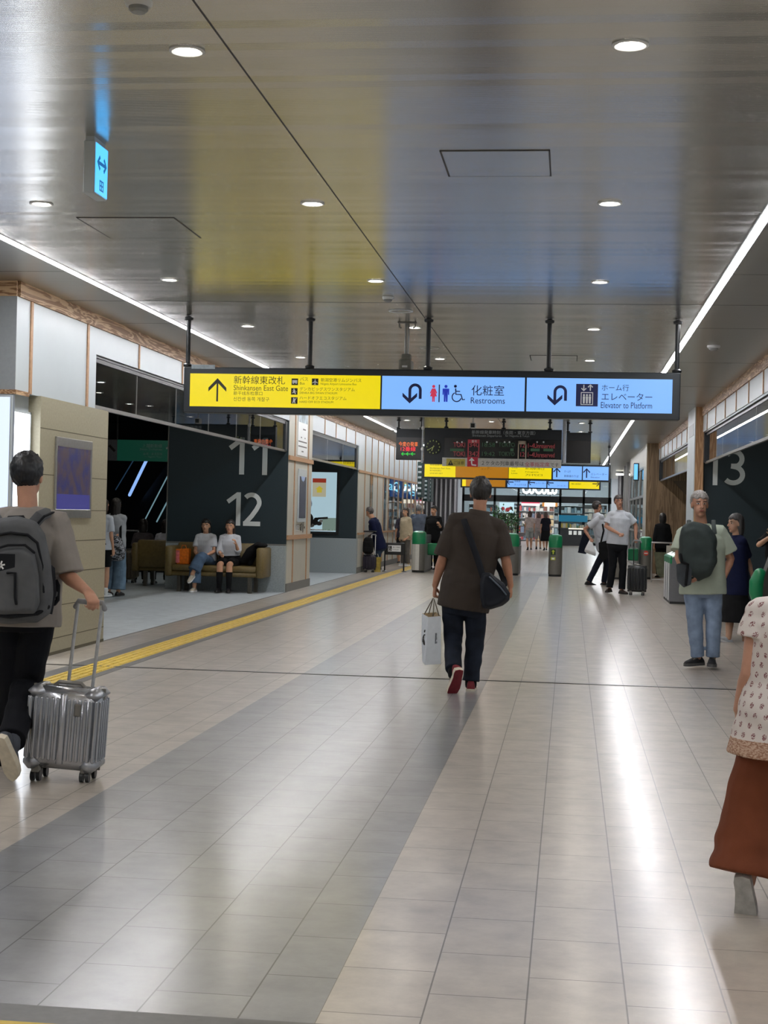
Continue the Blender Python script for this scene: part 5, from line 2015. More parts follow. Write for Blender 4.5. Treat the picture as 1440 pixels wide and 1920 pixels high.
while x0 < 0.5:
    w = rng.uniform(0.05, 0.12)
    g.box(x0, x0 + w, 0.15, 0.4, 0.9, 0.9 + rng.uniform(0.12, 0.27), rng.randrange(4), 0.01)
    x0 += w + 0.015
o = g.obj('goods', [mat('g_yellow', 'c8b458'), mat('g_cream', 'd8d4bc'), mat('g_red', 'a05040'), mat('g_green', '5f8a62')], r)
o['kind'] = 'stuff'
for k, (px, py, Y, hh, cols) in enumerate(((905, 985, 86, 2.1, ('c8d4da', '7f94a0', 'b46a5a')), (945, 985, 88, 2.0, ('b8c4a0', 'd8d4c8', '7a5c4a')), (983, 985, 89, 2.2, ('e8d8d0', 'c85a5a', '8894a8')),
                                           (1030, 985, 88.5, 2.2, ('d0b890', '8a5c50', 'e4e0d8')), (1066, 985, 85, 2.1, ('9ab0b8', '5c7480', 'd4d8d8')), (1110, 985, 86, 2.2, ('b0a49c', '6f7c84', 'd8ccbc')))):
    r = thing('display_shelf', ('white goods shelf at far left inside the shop', 'greenish goods shelf behind the plants inside the shop', 'pale pink goods shelf under the red and white board', 'tan goods shelf under the cream board',
                                'blue grey goods shelf behind the blue counter', 'goods shelf at far right inside the shop')[k], 'shelf', (at(px, py, Y).x, Y, 0), 0, 'goods shelves in the far shop')
    rng = random.Random(20 + k)
    g = G()
    n = 5
    for j in range(n + 1):
        zz = 0.08 + (hh - 0.1) * j / n
        g.box(-0.8, 0.8, 0, 0.4, zz - 0.02, zz)
    g.box(-0.82, 0.82, 0.4, 0.43, 0, hh)
    for s in (-0.82, 0.8):
        g.box(s, s + 0.02, 0, 0.42, 0, hh)
    g.obj('rack', [mat('rack_white', 'c9cccd', 0.5)], r)
    g = G()
    for j in range(n):
        zz = 0.08 + (hh - 0.1) * j / n
        x0 = -0.78
        while x0 < 0.7:
            w = rng.uniform(0.08, 0.22)
            g.box(x0, x0 + w, 0.03, 0.35, zz, zz + rng.uniform(0.15, (hh - 0.1) / n - 0.05), rng.randrange(3), 0.01)
            x0 += w + 0.02
    o = g.obj('goods', [mat('goods_' + c, c, 0.5, var=0.15) for c in cols], r)
    o['kind'] = 'stuff'

# ================================================================== PEOPLE
SKIN = {}


def skin(c='c99a7c'):
    if c not in SKIN:
        t = NT('skin_' + c)
        b = lin(c)
        nz = t.n('ShaderNodeTexNoise', Scale=25.0, Detail=4.0)
        t.l(t.coord(), nz.inputs['Vector'])
        t.l(t.ramp(nz.outputs[0], [(0.3, tuple(x * 0.92 for x in b)), (0.7, tuple(min(1, x * 1.06) for x in b))]), t.b.inputs['Base Color'])
        t.set(Roughness=0.5, Subsurface_Weight=0.08, Subsurface_Radius=(0.02, 0.008, 0.004))
        SKIN[c] = t.m
    return SKIN[c]


M_LIP = mat('lips', 'a8645a', 0.5, var=0.03)
M_EYEW = mat('eye_white', 'e6e2dc', 0.25, var=0)
M_EYED = mat('eye_dark', '1a1210', 0.2, var=0)


def hairmat(c):
    nm = 'hair_' + c
    if nm in MC:
        return MC[nm]
    t = NT(nm)
    b = lin(c)
    nz = t.n('ShaderNodeTexNoise', Scale=60.0, Detail=4.0)
    t.l(t.coord(scale=(1, 1, 0.12)), nz.inputs['Vector'])
    t.l(t.ramp(nz.outputs[0], [(0.3, tuple(x * 0.6 for x in b)), (0.7, tuple(min(1, x * 1.5) for x in b))]), t.b.inputs['Base Color'])
    t.set(Roughness=0.45)
    t.bump(nz.outputs[0], 0.5, 0.006)
    MC[nm] = t.m
    return t.m


def Rz(a):
    return Matrix.Rotation(a, 3, 'Z')


def lerp(a, b, t):
    return a + (b - a) * t


def hand(g, wr, d, n, side_sign, s, curl, thumb=0.5, spread=1.0):
    """palm from the wrist along d; fingers bend towards n; the thumb sits on lateral +/-"""
    d = V(d).normalized()
    n = (V(n) - d * d.dot(V(n))).normalized()
    lat = d.cross(n).normalized() * side_sign            # towards the thumb
    g.tube([wr - d * 0.02 * s, wr + d * 0.02 * s, wr + d * 0.055 * s, wr + d * 0.088 * s], [0.026 * s, 0.031 * s, 0.038 * s, 0.036 * s], 14, flat=0.42, side=lat)
    for off, L, r in ((0.027, 0.068, 0.0092), (0.009, 0.077, 0.0095), (-0.010, 0.071, 0.009), (-0.028, 0.056, 0.008)):
        p = wr + d * (0.082 - abs(off - 0.009) * 0.18) * s + lat * off * s
        a = 0.12 * curl + 0.08
        pts = [p - d * 0.02 * s, p]
        fan = (lat * off * 2.2 * spread)
        for f in (0.45, 0.32, 0.26):
            a += (0.62 if f == 0.45 else 0.85) * curl
            q = (d * math.cos(a) + n * math.sin(a) + fan * 0.5).normalized()
            p = p + q * L * f * s
            pts.append(p)
        g.tube(pts, [r * s * k for k in (1.0, 1.05, 0.98, 0.92, 0.8)], 10)
    p = wr + d * 0.022 * s + lat * 0.022 * s
    q1 = (d * 0.62 + lat * 0.72 + n * (0.25 + 0.35 * curl)).normalized()
    q2 = (d * 0.85 + lat * (0.35 - 0.3 * thumb) + n * (0.25 + 0.7 * curl * thumb)).normalized()
    q3 = (d * 0.8 + lat * (0.1 - 0.5 * thumb * curl) + n * (0.3 + 0.6 * curl * thumb)).normalized()
    p1 = p + q1 * 0.036 * s
    p2 = p1 + q2 * 0.030 * s
    p3 = p2 + q3 * 0.024 * s
    g.tube([p - q1 * 0.01 * s, p, p1, p2, p3], [0.014 * s, 0.014 * s, 0.012 * s, 0.0105 * s, 0.0085 * s], 10)


def limb(g, pts, prof, n=14):
    """pts = joint list, prof = list of (t along whole chain 0..segments, radius)"""
    P, R = [], []
    for t, r in prof:
        i = min(int(t), len(pts) - 2)
        P.append(lerp(pts[i], pts[i + 1], t - i))
        R.append(r)
    g.tube(P, R, n)


SOLE_OUT = [(0.0, -0.075, 0.030), (0.0, -0.05, 0.034), (0.004, 0.0, 0.034), (0.006, 0.06, 0.040), (0.004, 0.11, 0.044), (0.0, 0.15, 0.040), (-0.004, 0.182, 0.026), (-0.006, 0.195, 0.012)]


def shoe(par, ank, yaw, pitch, s, up_mat, sole_mat, name='shoe', high=0.0, sole_t=0.028, lace=None, lab=None, outsole=None):
    """ank = ankle joint (local). built with the sole on z=0 below the ankle, then pitched about the ankle"""
    M = Matrix.Translation(ank) @ Matrix.Rotation(yaw, 4, 'Z') @ Matrix.Rotation(pitch, 4, 'X') @ Matrix.Scale(s, 4) @ Matrix.Translation((0, 0, -0.085))
    g = G()
    rr = []
    for i, (cx_, y, w) in enumerate(SOLE_OUT):
        hgt = (0.062, 0.085 + high, 0.095 + high, 0.078, 0.062, 0.054, 0.046, 0.036)[i]
        ring = []
        for k in range(13):
            a = PI * k / 12
            ring.append((cx_ + w * math.cos(a) * (0.98 if k in (0, 12) else 0.94), y, sole_t * 0.6 + (hgt - sole_t * 0.6) * math.sin(a) ** 0.7))
        rr.append(ring)
    g.rings(rr, 0, True, M)
    o = g.obj(name, [up_mat], par, True, 60)
    if lab:
        o['label'] = lab
    g = G()
    L = [(cx_ - w * 1.08, y) for cx_, y, w in SOLE_OUT]
    Rr = [(cx_ + w * 1.08, y) for cx_, y, w in SOLE_OUT]
    poly = L + [(-0.006, 0.203)] + Rr[::-1] + [(0.0, -0.084)]
    g.prism(poly[::-1], sole_t, 0, M)
    if outsole is not None:
        g.prism([(x * 1.0, y) for x, y in poly[::-1]], 0.004, 1, M @ Matrix.Translation((0, 0, -0.004)))
    g.obj('sole', [sole_mat] + ([outsole] if outsole is not None else []), o, False)
    if lace is not None:
        g = G()
        for y in (0.03, 0.05, 0.07, 0.09):
            z = 0.093 - (y - 0.0) * 0.33
            g.tube([(-0.022, y - 0.006, z - 0.004), (0, y, z + 0.002), (0.022, y - 0.006, z - 0.004)], 0.0035, 6, 0, M)
        g.obj('laces', [lace], o, True)
    return o


def person(label, base, face=0.0, H=1.70, sex='m', vox=0.008, pel=None, neck=None, head=None, hyaw=0.0, hpitch=0.0,
           sh=None, elL=None, elR=None, wrL=None, wrR=None, hL=None, hR=None, knL=None, knR=None, anL=None, anR=None,
           ftL=(0.12, 0), ftR=(-0.12, 0), top=None, bottom=None, shoes=None, hair=('1a1614', 'short'), skin_c='c99a7c', fat=1.0, group=None, curl=(0.5, 0.5), legs=True, socks=None):
    """joints may be pixel triples ('p', x, y, dY) or offsets in metres for a 1.70 m body (right, forward, up)"""
    s = H / 1.70
    bx_, by_ = base
    root = thing('person', label, 'person', (bx_, by_, 0), face, group)
    inv = Rz(-face)

    def J(j, default, rel=None):
        if j is None:
            return V(default) * s + (rel or V((0, 0, 0)))
        if isinstance(j[0], str):
            w = at(j[1], j[2], by_ + j[3])
            return inv @ (w - V((bx_, by_, 0)))
        return V(j) * s + (rel or V((0, 0, 0)))
    f = sex == 'f'
    pelv = J(pel, (0, 0, 0.93))
    nk = J(neck, (0, -0.005, 1.43))
    up = (nk - pelv)
    T = up.length / 0.50
    u = up.normalized()
    rt_ = V((1, 0, 0))
    rt_ = (rt_ - u * rt_.dot(u)).normalized()
    fw = u.cross(rt_)
    B = Matrix((rt_, fw, u)).transposed()                 # torso frame
    tp = lambda x, y, t: pelv + B @ V((x * s, y * s, t * T))
    hc = J(head, None, None) if head is not None else nk + (u * 0.35 + V((0, 0, 0.65))).normalized() * 0.143 * s + V((0, 0.022 * s, 0))
    sw = sh if sh else (0.150 if f else 0.172)
    SL = tp(-sw, -0.0, 0.425)
    SR = tp(sw, -0.0, 0.425)
    EL = J(elL, (-0.045, -0.03, -0.275), SL)
    ER = J(elR, (0.045, -0.03, -0.275), SR)
    WL = J(wrL, (-0.01, 0.05, -0.24), EL)
    WR = J(wrR, (0.01, 0.05, -0.24), ER)
    hipL, hipR = tp(-0.088, 0, -0.05), tp(0.088, 0, -0.05)
    AL = J(anL, (-0.095, -0.03, 0.09))
    AR = J(anR, (0.095, -0.03, 0.09))
    KL = J(knL, None) if knL is not None else lerp(hipL, AL, 0.49) + V((0, 0.02, 0)) * s
    KR = J(knR, None) if knR is not None else lerp(hipR, AR, 0.49) + V((0, 0.02, 0)) * s
    # ---------------- body
    g = G()
    am0 = 0.86 if f else 1.0
    k = s * fat
    tor = [(-0.12, .10, .085, 0), (-0.06, .158, .11, -.01), (0.02, .160, .112, -.012), (0.11, .140 if not f else .128, .096, 0), (0.2, .148 if not f else .132, .10, .005),
           (0.30, .162 if not f else .142, .108 if not f else .112, .008), (0.38, .165 if not f else .145, .098, 0), (0.44, .13, .08, -.008), (0.475, .075, .06, -.01)]
    rr = []
    for t, a, b, yo in tor:
        rr.append([tp(0, yo, t) + B @ V((a * k * math.cos(q), b * k * math.sin(q), 0)) for q in (2 * PI * j / 24 for j in range(24))])
    g.rings(rr)
    for q in (-1, 1):
        g.tube([tp(q * 0.02, -0.015, 0.47), tp(q * 0.08, -0.012, 0.435), tp(q * (sw - 0.01), -0.005, 0.42)], [0.04 * s, 0.042 * s, 0.046 * s * am0], 12)
    g.tube([tp(0, -0.012, 0.42), nk, hc - V((0, 0, 0.03 * s)) + V((0, -0.02 * s, 0))], [0.062 * s, 0.054 * s, 0.052 * s], 16)
    HR = Rz(hyaw) @ Matrix.Rotation(hpitch, 3, 'X')
    hp = lambda x, y, z: hc + HR @ V((x * s, y * s, z * s))
    g.ell(hp(0, -0.008, 0.03), (.074 * s, .092 * s, .092 * s), Rm=HR)
    g.ell(hp(0, 0.020, -0.045), (.058 * s, .066 * s, .072 * s), Rm=HR)
    g.ell(hp(0, 0.058, -0.098), (.026 * s, .022 * s, .018 * s), Rm=HR)
    g.tube([hp(0, 0.082, 0.018), hp(0, 0.098, -0.012), hp(0, 0.106, -0.026)], [0.009 * s, 0.011 * s, 0.014 * s], 10)
    for q in (-1, 1):
        g.ell(hp(q * 0.013, 0.096, -0.03), (.010 * s, .010 * s, .008 * s), Rm=HR)
        g.ell(hp(q * 0.076, -0.008, -0.008), (.010 * s, .020 * s, .032 * s), Rm=HR)
        g.ell(hp(q * 0.032, 0.074, 0.028), (.026 * s, .012 * s, .009 * s), Rm=HR)
    g.ell(hp(0, 0.083, -0.06), (.024 * s, .010 * s, .010 * s), Rm=HR)
    am = 1.0 if not f else 0.86
    for S_, E_, W_, sg, hh, cu in ((SL, EL, WL, -1, hL, curl[0]), (SR, ER, WR, 1, hR, curl[1])):
        limb(g, [S_, E_, W_], [(0, .056 * k * am), (.3, .050 * k * am), (.7, .043 * s * am), (1, .039 * s * am), (1.25, .041 * s * am), (1.6, .034 * s * am), (1.9, .027 * s * am), (2, .026 * s * am)])
        d = (W_ - E_).normalized()
        hd = V(hh[0]) if hh else d
        nn = V(hh[1]) if hh else V((-sg, 0.25, 0))
        n2 = (nn - hd.normalized() * nn.dot(hd.normalized()))
        if n2.length < 0.2:
            nn = V((0, 1, 0.3))
        want = V(hh[2]) if hh and len(hh) > 2 else V((0, 1, 0))
        lat0 = hd.normalized().cross((nn - hd.normalized() * hd.normalized().dot(nn)).normalized())
        ss = 1 if lat0.dot(want) >= 0 else -1
        hand(g, W_, hd, nn, ss, s * (0.92 if f else 1.0), cu)
    if legs:
        for h_, kn, an in ((hipL, KL, AL), (hipR, KR, AR)):
            limb(g, [h_, kn, an], [(0, .088 * k), (.35, .080 * k), (.8, .060 * s), (1, .056 * s), (1.25, .060 * s), (1.4, .058 * s), (1.8, .042 * s), (2, .038 * s)])
    body = remeshed(g, 'body', [skin(skin_c), M_LIP, M_EYEW, M_EYED], vox, 3, root)
    me = body.data
    iv = HR.transposed()
    lip = []
    cen = np.empty(len(me.polygons) * 3, np.float32)
    me.polygons.foreach_get('center', cen)
    cen = cen.reshape(-1, 3) - np.array(hc, np.float32)
    loc = cen @ np.array(HR, np.float32) / s
    mi = np.zeros(len(me.polygons), np.int32)
    mi[((loc[:, 0] / 0.024) ** 2 + ((loc[:, 2] + 0.06) / 0.008) ** 2 < 1) & (loc[:, 1] > 0.06)] = 1
    for q in (-1, 1):
        mi[(((loc[:, 0] - q * 0.031) / 0.014) ** 2 + ((loc[:, 2] - 0.008) / 0.0065) ** 2 < 1) & (loc[:, 1] > 0.05)] = 2
        mi[(((loc[:, 0] - q * 0.031) / 0.0065) ** 2 + ((loc[:, 2] - 0.008) / 0.0065) ** 2 < 1) & (loc[:, 1] > 0.05)] = 3
        mi[(((loc[:, 0] - q * 0.033) / 0.021) ** 2 + ((loc[:, 2] - 0.031) / 0.0045) ** 2 < 1) & (loc[:, 1] > 0.05)] = 3
    me.polygons.foreach_set('material_index', mi)
    # ---------------- hair
    if hair:
        g = G()
        col, style = hair
        n, m = 72, 44
        rr = []
        for i in range(m + 1):
            th = PI * (0.03 + 0.94 * i / m)
            ring = []
            for j in range(n):
                ph = 2 * PI * j / n
                x, y, z = math.sin(th) * math.cos(ph), math.sin(th) * math.sin(ph), math.cos(th)
                q = V((x * .088, -0.014 + y * .108, 0.034 + z * .104))
                r_ = 1.0
                if y > 0.15:                                     # face side: the hair line
                    lim = 0.058 + 0.01 * math.sin(9 * x)
                    if q.z < lim:
                        r_ = 0.80
                elif q.z < (-0.07 if style != 'bob' else -0.12):
                    r_ = 0.86
                q = V((q.x * r_, -0.014 + (q.y + 0.014) * r_, 0.034 + (q.z - 0.034) * r_))
                nz = noise.noise(V((x * 6, y * 6, z * 3)) + V((label.__len__(), 0, 0))) * 0.008 + noise.noise(V((x * 13, y * 13, z * 5)) + V((label.__len__(), 3, 0))) * 0.008 + noise.noise(V((x * 30, y * 30, z * 8))) * 0.004
                q *= 1 + nz * 6
                ring.append(hp(*q))
            rr.append(ring)
        g.rings(rr)
        if style in ('bob', 'long'):
            e = -0.13 if style == 'bob' else -0.30
            for q, yy_ in ((-0.055, -0.03), (0.055, -0.03), (-0.03, -0.07), (0.03, -0.07), (0, -0.08)):
                g.tube([hp(q, yy_, 0.05), hp(q * 1.15, yy_ - 0.01, -0.06), hp(q * 1.05, yy_ - 0.015, e)], [0.04 * s, 0.036 * s, 0.02 * s], 10)
        if style == 'tail':
            g.tube([hp(0, -0.10, 0.05), hp(0, -0.14, 0.0), hp(0, -0.13, -0.12), hp(0.01, -0.11, -0.2)], [0.024 * s, 0.034 * s, 0.028 * s, 0.01 * s], 10)
        if style in ('bob', 'long', 'tail'):
            remeshed(g, 'hair', [hairmat(col)], 0.008 * s, 2, root)
        else:
            g.obj('hair', [hairmat(col)], root, True, 180)
    # ---------------- upper garment
    info = dict(root=root, tp=tp, SL=SL, SR=SR, EL=EL, ER=ER, WL=WL, WR=WR, KL=KL, KR=KR, AL=AL, AR=AR, hc=hc, nk=nk, pelv=pelv, B=B, s=s, T=T)
    if top:
        nm, mt, hem, slv, ease = top[:5]
        opt = top[5] if len(top) > 5 else {}
        g = G()
        e = ease
        flare = opt.get('flare', 0.0)
        rr = []
        rings = [(hem, .164 + flare, .118 + flare * 0.8, -.01), (hem * 0.5 + 0.0, .165 + flare * .6, .118 + flare * 0.5, -.01), (0.05, .163 + flare * .3, .116 + flare * .2, -.008), (0.13, .155, .108, 0), (0.22, .158, .110, .005),
                 (0.30, .166 if not f else .150, .116, .006), (0.38, .172 if not f else .154, .106, 0), (0.44, .135, .088, -.008), (0.487, .078, .070, -.012), (0.50, .070, .064, -.012)]
        for t, a, b, yo in rings:
            ee = e * (1 if t < 0.4 else 0.55 if t < 0.46 else 0.15)
            rr.append([tp(0, yo, t) + B @ V(((a * fat + ee) * s * math.cos(q), (b * fat + ee) * s * math.sin(q), 0)) for q in (2 * PI * j / 28 for j in range(28))])
        g.rings(rr)
        for S_, E_, W_ in ((SL, EL, WL), (SR, ER, WR)):
            g.tube([tp(0, -0.012, 0.46), lerp(S_, tp(0, -0.012, 0.47), 0.45), S_], [.055 * s, .056 * s + e * .2 * s, .058 * k * am + e * .3 * s], 16)
            pts = [lerp(S_, tp(0, 0, 0.40), 0.3), S_]
            rad = [.070 * k + e * .4 * s, .060 * k * am + e * .4 * s]
            n = 6
            for i in range(1, n + 1):
                q = slv * i / n
                p = lerp(S_, E_, q) if q <= 1 else lerp(E_, W_, q - 1)
                pts.append(p)
                base_r = (.052 if q <= 1 else .044) * k * am
                rad.append(base_r + e * s * (0.42 + opt.get('sleeve_flare', 0.5) * 0.55 * i / n))
            g.tube(pts, rad, 18, rnd=(1, 0))
        o = remeshed(g, nm, [mt] if not isinstance(mt, list) else mt, opt.get('vox', vox), opt.get('smooth', 3), root, folds(opt.get('amp', 0.007) * s, len(label) * 0.37))
        if opt.get('lab'):
            o['label'] = opt['lab']
        info['top'] = o
        if opt.get('band'):                                   # a border band at the hem as a second material
            me = o.data
            cen = np.empty(len(me.polygons) * 3, np.float32)
            me.polygons.foreach_get('center', cen)
            cen = cen.reshape(-1, 3) - np.array(pelv, np.float32)
            tt = cen @ np.array(u, np.float32) / T
            mi = (tt < hem + opt['band']).astype(np.int32)
            me.polygons.foreach_set('material_index', mi)
        if opt.get('collar'):
            g = G()
            cr = []
            for z, r1 in ((0.475, 0.074), (0.515, 0.066)):
                cr.append([tp(0, -0.014, z) + B @ V((r1 * s * math.cos(q) * 1.06, r1 * s * math.sin(q), 0)) for q in (2 * PI * j / 24 for j in range(24))])
            for z, r1 in ((0.513, 0.075), (0.468, 0.088)):
                cr.append([tp(0, -0.014, z) + B @ V((r1 * s * math.cos(q) * 1.06, r1 * s * math.sin(q), 0)) for q in (2 * PI * j / 24 for j in range(24))])
            g.rings(cr, 0, False)
            g.obj('collar', [mt if not isinstance(mt, list) else mt[0]], o, True, 180)
    # ---------------- lower garment
    if bottom:
        nm, mt, kind, ease, endr = bottom[:5]
        opt = bottom[5] if len(bottom) > 5 else {}
        g = G()
        e = ease
        rr = []
        for t, a, b, yo in [(-0.13, .12, .09, -.01), (-0.08, .160, .112, -.012), (0.0, .165, .118, -.014), (0.06, .158, .112, -.01), (0.10, .148, .103, -.005)]:
            rr.append([tp(0, yo, t) + B @ V(((a * fat + e) * s * math.cos(q), (b * fat + e) * s * math.sin(q), 0)) for q in (2 * PI * j / 24 for j in range(24))])
        if kind == 'skirt':
            zend = opt['end']
            c = (AL + AR) / 2
            low = []
            for i, q in enumerate((1.0, 0.66, 0.33)):
                zz = lerp(pelv.z - 0.13 * T, zend * s, q)
                cc = lerp(V((pelv.x, pelv.y, 0)), V((c.x, c.y, 0)), q * 0.6)
                rad = lerp(0.17, endr, q)
                low.append([cc + V((rad * s * math.cos(v) * 1.08, rad * s * math.sin(v) * 0.85, zz)) for v in (2 * PI * j / 24 for j in range(24))])
            rr = low + rr[1:]
            g.rings(rr)
        else:
            g.rings(rr)
            stop = opt.get('stop', 1.0)
            for h_, kn, an in ((hipL, KL, AL), (hipR, KR, AR)):
                P = [lerp(h_, pelv, 0.15), h_]
                Rd = [.090 * k + e * s * .5, .086 * k + e * s * .6]
                for i in range(1, 9):
                    q = i / 8 * 2 * stop
                    p = lerp(h_, kn, q) if q <= 1 else lerp(kn, an, q - 1)
                    P.append(p)
                    Rd.append(lerp(.080 * k + e * s * .7, endr * s, min(1, q / 1.9)) if kind == 'wide' else lerp(.080 * k + e * s * .6, (.058 * s + e * s * .7), q) if q <= 1 else lerp(.058 * s + e * s * .7, endr * s * .88, q - 1))
                g.tube(P, Rd, 18, rnd=(1, 0))
        o = remeshed(g, nm, [mt], opt.get('vox', vox), 3, root, folds(opt.get('amp', 0.008) * s, len(label) * 0.71 + 2, 7, 3))
        if opt.get('lab'):
            o['label'] = opt['lab']
        info['bottom'] = o
        if opt.get('belt'):
            g = G()
            cr = []
            for t in (0.085, 0.085, 0.115, 0.115):
                pass
            for t, r1 in ((0.075, 1.0), (0.078, 1.03), (0.112, 1.03), (0.115, 1.0)):
                cr.append([tp(0, -0.006, t) + B @ V(((.150 * fat + e) * r1 * s * math.cos(q), (.105 * fat + e) * r1 * s * math.sin(q), 0)) for q in (2 * PI * j / 28 for j in range(28))])
            g.rings(cr, 0, False)
            g.obj('belt', [M_BLACK], root, True, 180)
    if socks:
        for kn, an in ((KL, AL), (KR, AR)):
            g = G()
            a = socks[1]
            g.tube([lerp(an, kn, a), lerp(an, kn, a * .5), an, an + V((0, 0, -0.03 * s))], [0.064 * s if a > 0.4 else 0.052 * s, 0.056 * s, 0.046 * s, 0.046 * s], 14)
            g.obj('sock', [socks[0]], root, True, 180)
    if shoes:
        um, sm_ = shoes[:2]
        so = shoes[2] if len(shoes) > 2 else {}
        fs = s * (0.9 if f else 1.0) * so.get('size', 1.0)
        for an, ft in ((AL, ftL), (AR, ftR)):
            shoe(root, an, ft[0], ft[1], fs, um, sm_, so.get('name', 'shoe'), so.get('high', 0.0), so.get('sole', 0.028), so.get('lace'), None, so.get('out'))
    return info


def p(x, y, d=0.0):
    return ('p', x, y, d)


def flat_person_bag(info):
    return info['root']


M_BROWNSHIRT = cloth('dark_brown_shirt', '3a332e', 0.85, 0.05)
M_DENIMD = cloth('dark_denim', '171d28', 0.8, 0.22)
M_BLACKF = cloth('black_fabric', '101113')
M_GREYT = cloth('grey_tee', '8c8681', 0.9, 0.04)
M_DENIML = cloth('light_denim', '7d8ea6', 0.8, 0.14)
M_WHITEF = cloth('white_cotton', 'c9ced6', 0.85, 0.04)
M_NAVYF = cloth('navy_cotton', '0f1634', 0.85, 0.08)
M_REDS = mat('red_suede', '6e1520', 0.7, var=0.1)
M_SOLEW = mat('cream_sole', 'cfc6b2', 0.7, var=0.05)
M_SOLEB = mat('dark_sole', '1c1a19', 0.7)
M_SHOEB = mat('black_leather', '17151a', 0.4)

# ---- walking man with the brown shirt (middle of the hall)
b = fl(880, 1294)
MAN = person('person walking away in dark brown short-sleeved shirt carrying a white paper bag', (b.x, b.y), 0.0, 1.79, 'm', 0.0065,
             pel=p(873, 1113), neck=p(899, 961), head=p(901, 925, 0.03), hyaw=0.1,
             elL=p(829, 1050, -0.02), wrL=p(816, 1097, 0.04), elR=p(948, 1048, -0.02), wrR=p(957, 1098, 0.05),
             hL=((-0.05, 0.1, -1), (1, 0.2, 0)), hR=((0.0, 0.25, -1), (-1, 0.2, 0)), curl=(1.15, 0.6),
             knL=p(849, 1196, 0.02), anL=p(851, 1257, -0.30), knR=p(892, 1195, 0.04), anR=p(883, 1277, 0.0),
             ftL=(0.45, -0.95), ftR=(0.05, 0), top=('shirt', M_BROWNSHIRT, -0.095, 0.92, 0.035, {'sleeve_flare': 0.9, 'amp': 0.008, 'collar': True}),
             bottom=('trousers', M_DENIMD, 'straight', 0.022, 0.078, {'amp': 0.011}), shoes=(M_REDS, M_SOLEW, {'name': 'sneaker', 'sole': 0.03, 'high': 0.02, 'lace': M_WHT, 'out': M_REDS}),
             hair=('15110f', 'short'), skin_c='a8785e', fat=1.06, socks=(M_BLACKF, 0.3))
i = MAN
r = thing('shoulder_bag', 'dark navy shoulder bag slung across the back of the walking man in brown', 'bag', (b.x, b.y, 0))
lp_ = lambda x, y, d: at(x, y, b.y + d) - V((b.x, b.y, 0))
g = G()
g.rings([[lp_(x, y, d) for x, y, d in ring] for ring in (
    [(907, 1079, -0.20), (918, 1078, -0.21), (940, 1097, -0.2), (952, 1112, -0.18), (951, 1122, -0.18), (940, 1131, -0.2), (922, 1139, -0.22), (908, 1136, -0.21), (903, 1118, -0.2), (903, 1095, -0.2)],
    [(903, 1074, -0.28), (918, 1072, -0.30), (945, 1093, -0.29), (957, 1112, -0.26), (955, 1125, -0.26), (942, 1136, -0.28), (921, 1143, -0.30), (905, 1140, -0.29), (899, 1118, -0.28), (900, 1092, -0.28)],
    [(908, 1081, -0.35), (919, 1079, -0.36), (939, 1098, -0.35), (949, 1113, -0.33), (948, 1121, -0.33), (938, 1130, -0.35), (921, 1137, -0.36), (909, 1134, -0.36), (905, 1117, -0.35), (905, 1096, -0.35)])])
soft(g, 'body', [cloth('navy_nylon', '11151d', 0.6, 0.1)], 0.009, 6, r, 0.006, 4)
g = G()
for k in range(1):
    g.tube([lp_(x, y, d) for x, y, d in ((918, 1082, -0.37), (938, 1101, -0.36), (949, 1115, -0.34))], 0.006, 8)
g.obj('zip', [mat('zip_grey', '4a5560', 0.4)], r, True)
g = G()
g.tube([lp_(x, y, d) for x, y, d in ((868, 966, 0.02), (870, 975, -0.11), (880, 1004, -0.195), (889, 1030, -0.215), (898, 1056, -0.23), (906, 1082, -0.27))], 0.026, 10, flat=0.25, side=(1, 0, 0.3))
g.tube([lp_(x, y, d) for x, y, d in ((868, 966, 0.02), (884, 985, 0.17), (915, 1030, 0.19), (938, 1070, 0.12), (946, 1092, -0.05), (947, 1100, -0.24))], 0.026, 10, flat=0.25, side=(1, 0, 0.3))
g.obj('strap', [cloth('navy_strap', '12151c', 0.7)], r, True)
# paper bag in his left hand
r = thing('paper_bag', 'white paper carrier bag in the left hand of the walking man in brown', 'bag', (b.x, b.y, 0))
g = G()
bt, tp_ = [], []
d0 = 0.02
B0 = [(792, 1240, d0), (797, 1247, d0 - 0.16), (827, 1245, d0 - 0.14), (824, 1238, d0 + 0.03)]
B1 = [(791, 1150, d0 - 0.02), (803, 1157, d0 - 0.15), (827, 1155, d0 - 0.12), (818, 1148, d0 + 0.03)]
Bm = [(lerp(a[0], c[0], .5) + (-1.5 if j == 0 else 0), lerp(a[1], c[1], .5), lerp(a[2], c[2], .5)) for j, (a, c) in enumerate(zip(B0, B1))]
g.rings([[lp_(*q) for q in B0], [lp_(*q) for q in Bm], [lp_(*q) for q in B1]], 0, False)
g.add([lp_(*q) for q in B0], [(0, 1, 2, 3)])
g.obj('body', [mat('white_paper', 'ccd1d6', 0.55, var=0.02)], r, fix=True)
g = G()
q = [lp_(*x) for x in B1]
mid = (q[0] + q[1] + q[2] + q[3]) / 4 + V((0, 0, -0.03))
g.add(q + [mid], [(0, 1, 4), (1, 2, 4), (2, 3, 4), (3, 0, 4)])
g.obj('brown_lining', [mat('brown_paper', '8a7450', 0.6)], r)
for (a, c, e) in (((796, 1151, -0.08), (812, 1122, 0.03), (804, 1150, -0.02)), ((812, 1155, -0.13), (814, 1123, 0.03), (823, 1154, -0.1))):
    g = G()
    top_ = lp_(*c)
    g.tube([lp_(*a), lerp(lp_(*a), top_, 0.55) + V((0.0, 0, 0.0)), top_, lerp(lp_(*e), top_, 0.55), lp_(*e)], 0.0045, 8)
    g.obj('handle', [mat('cord_dark', '4a4238')], r, True)
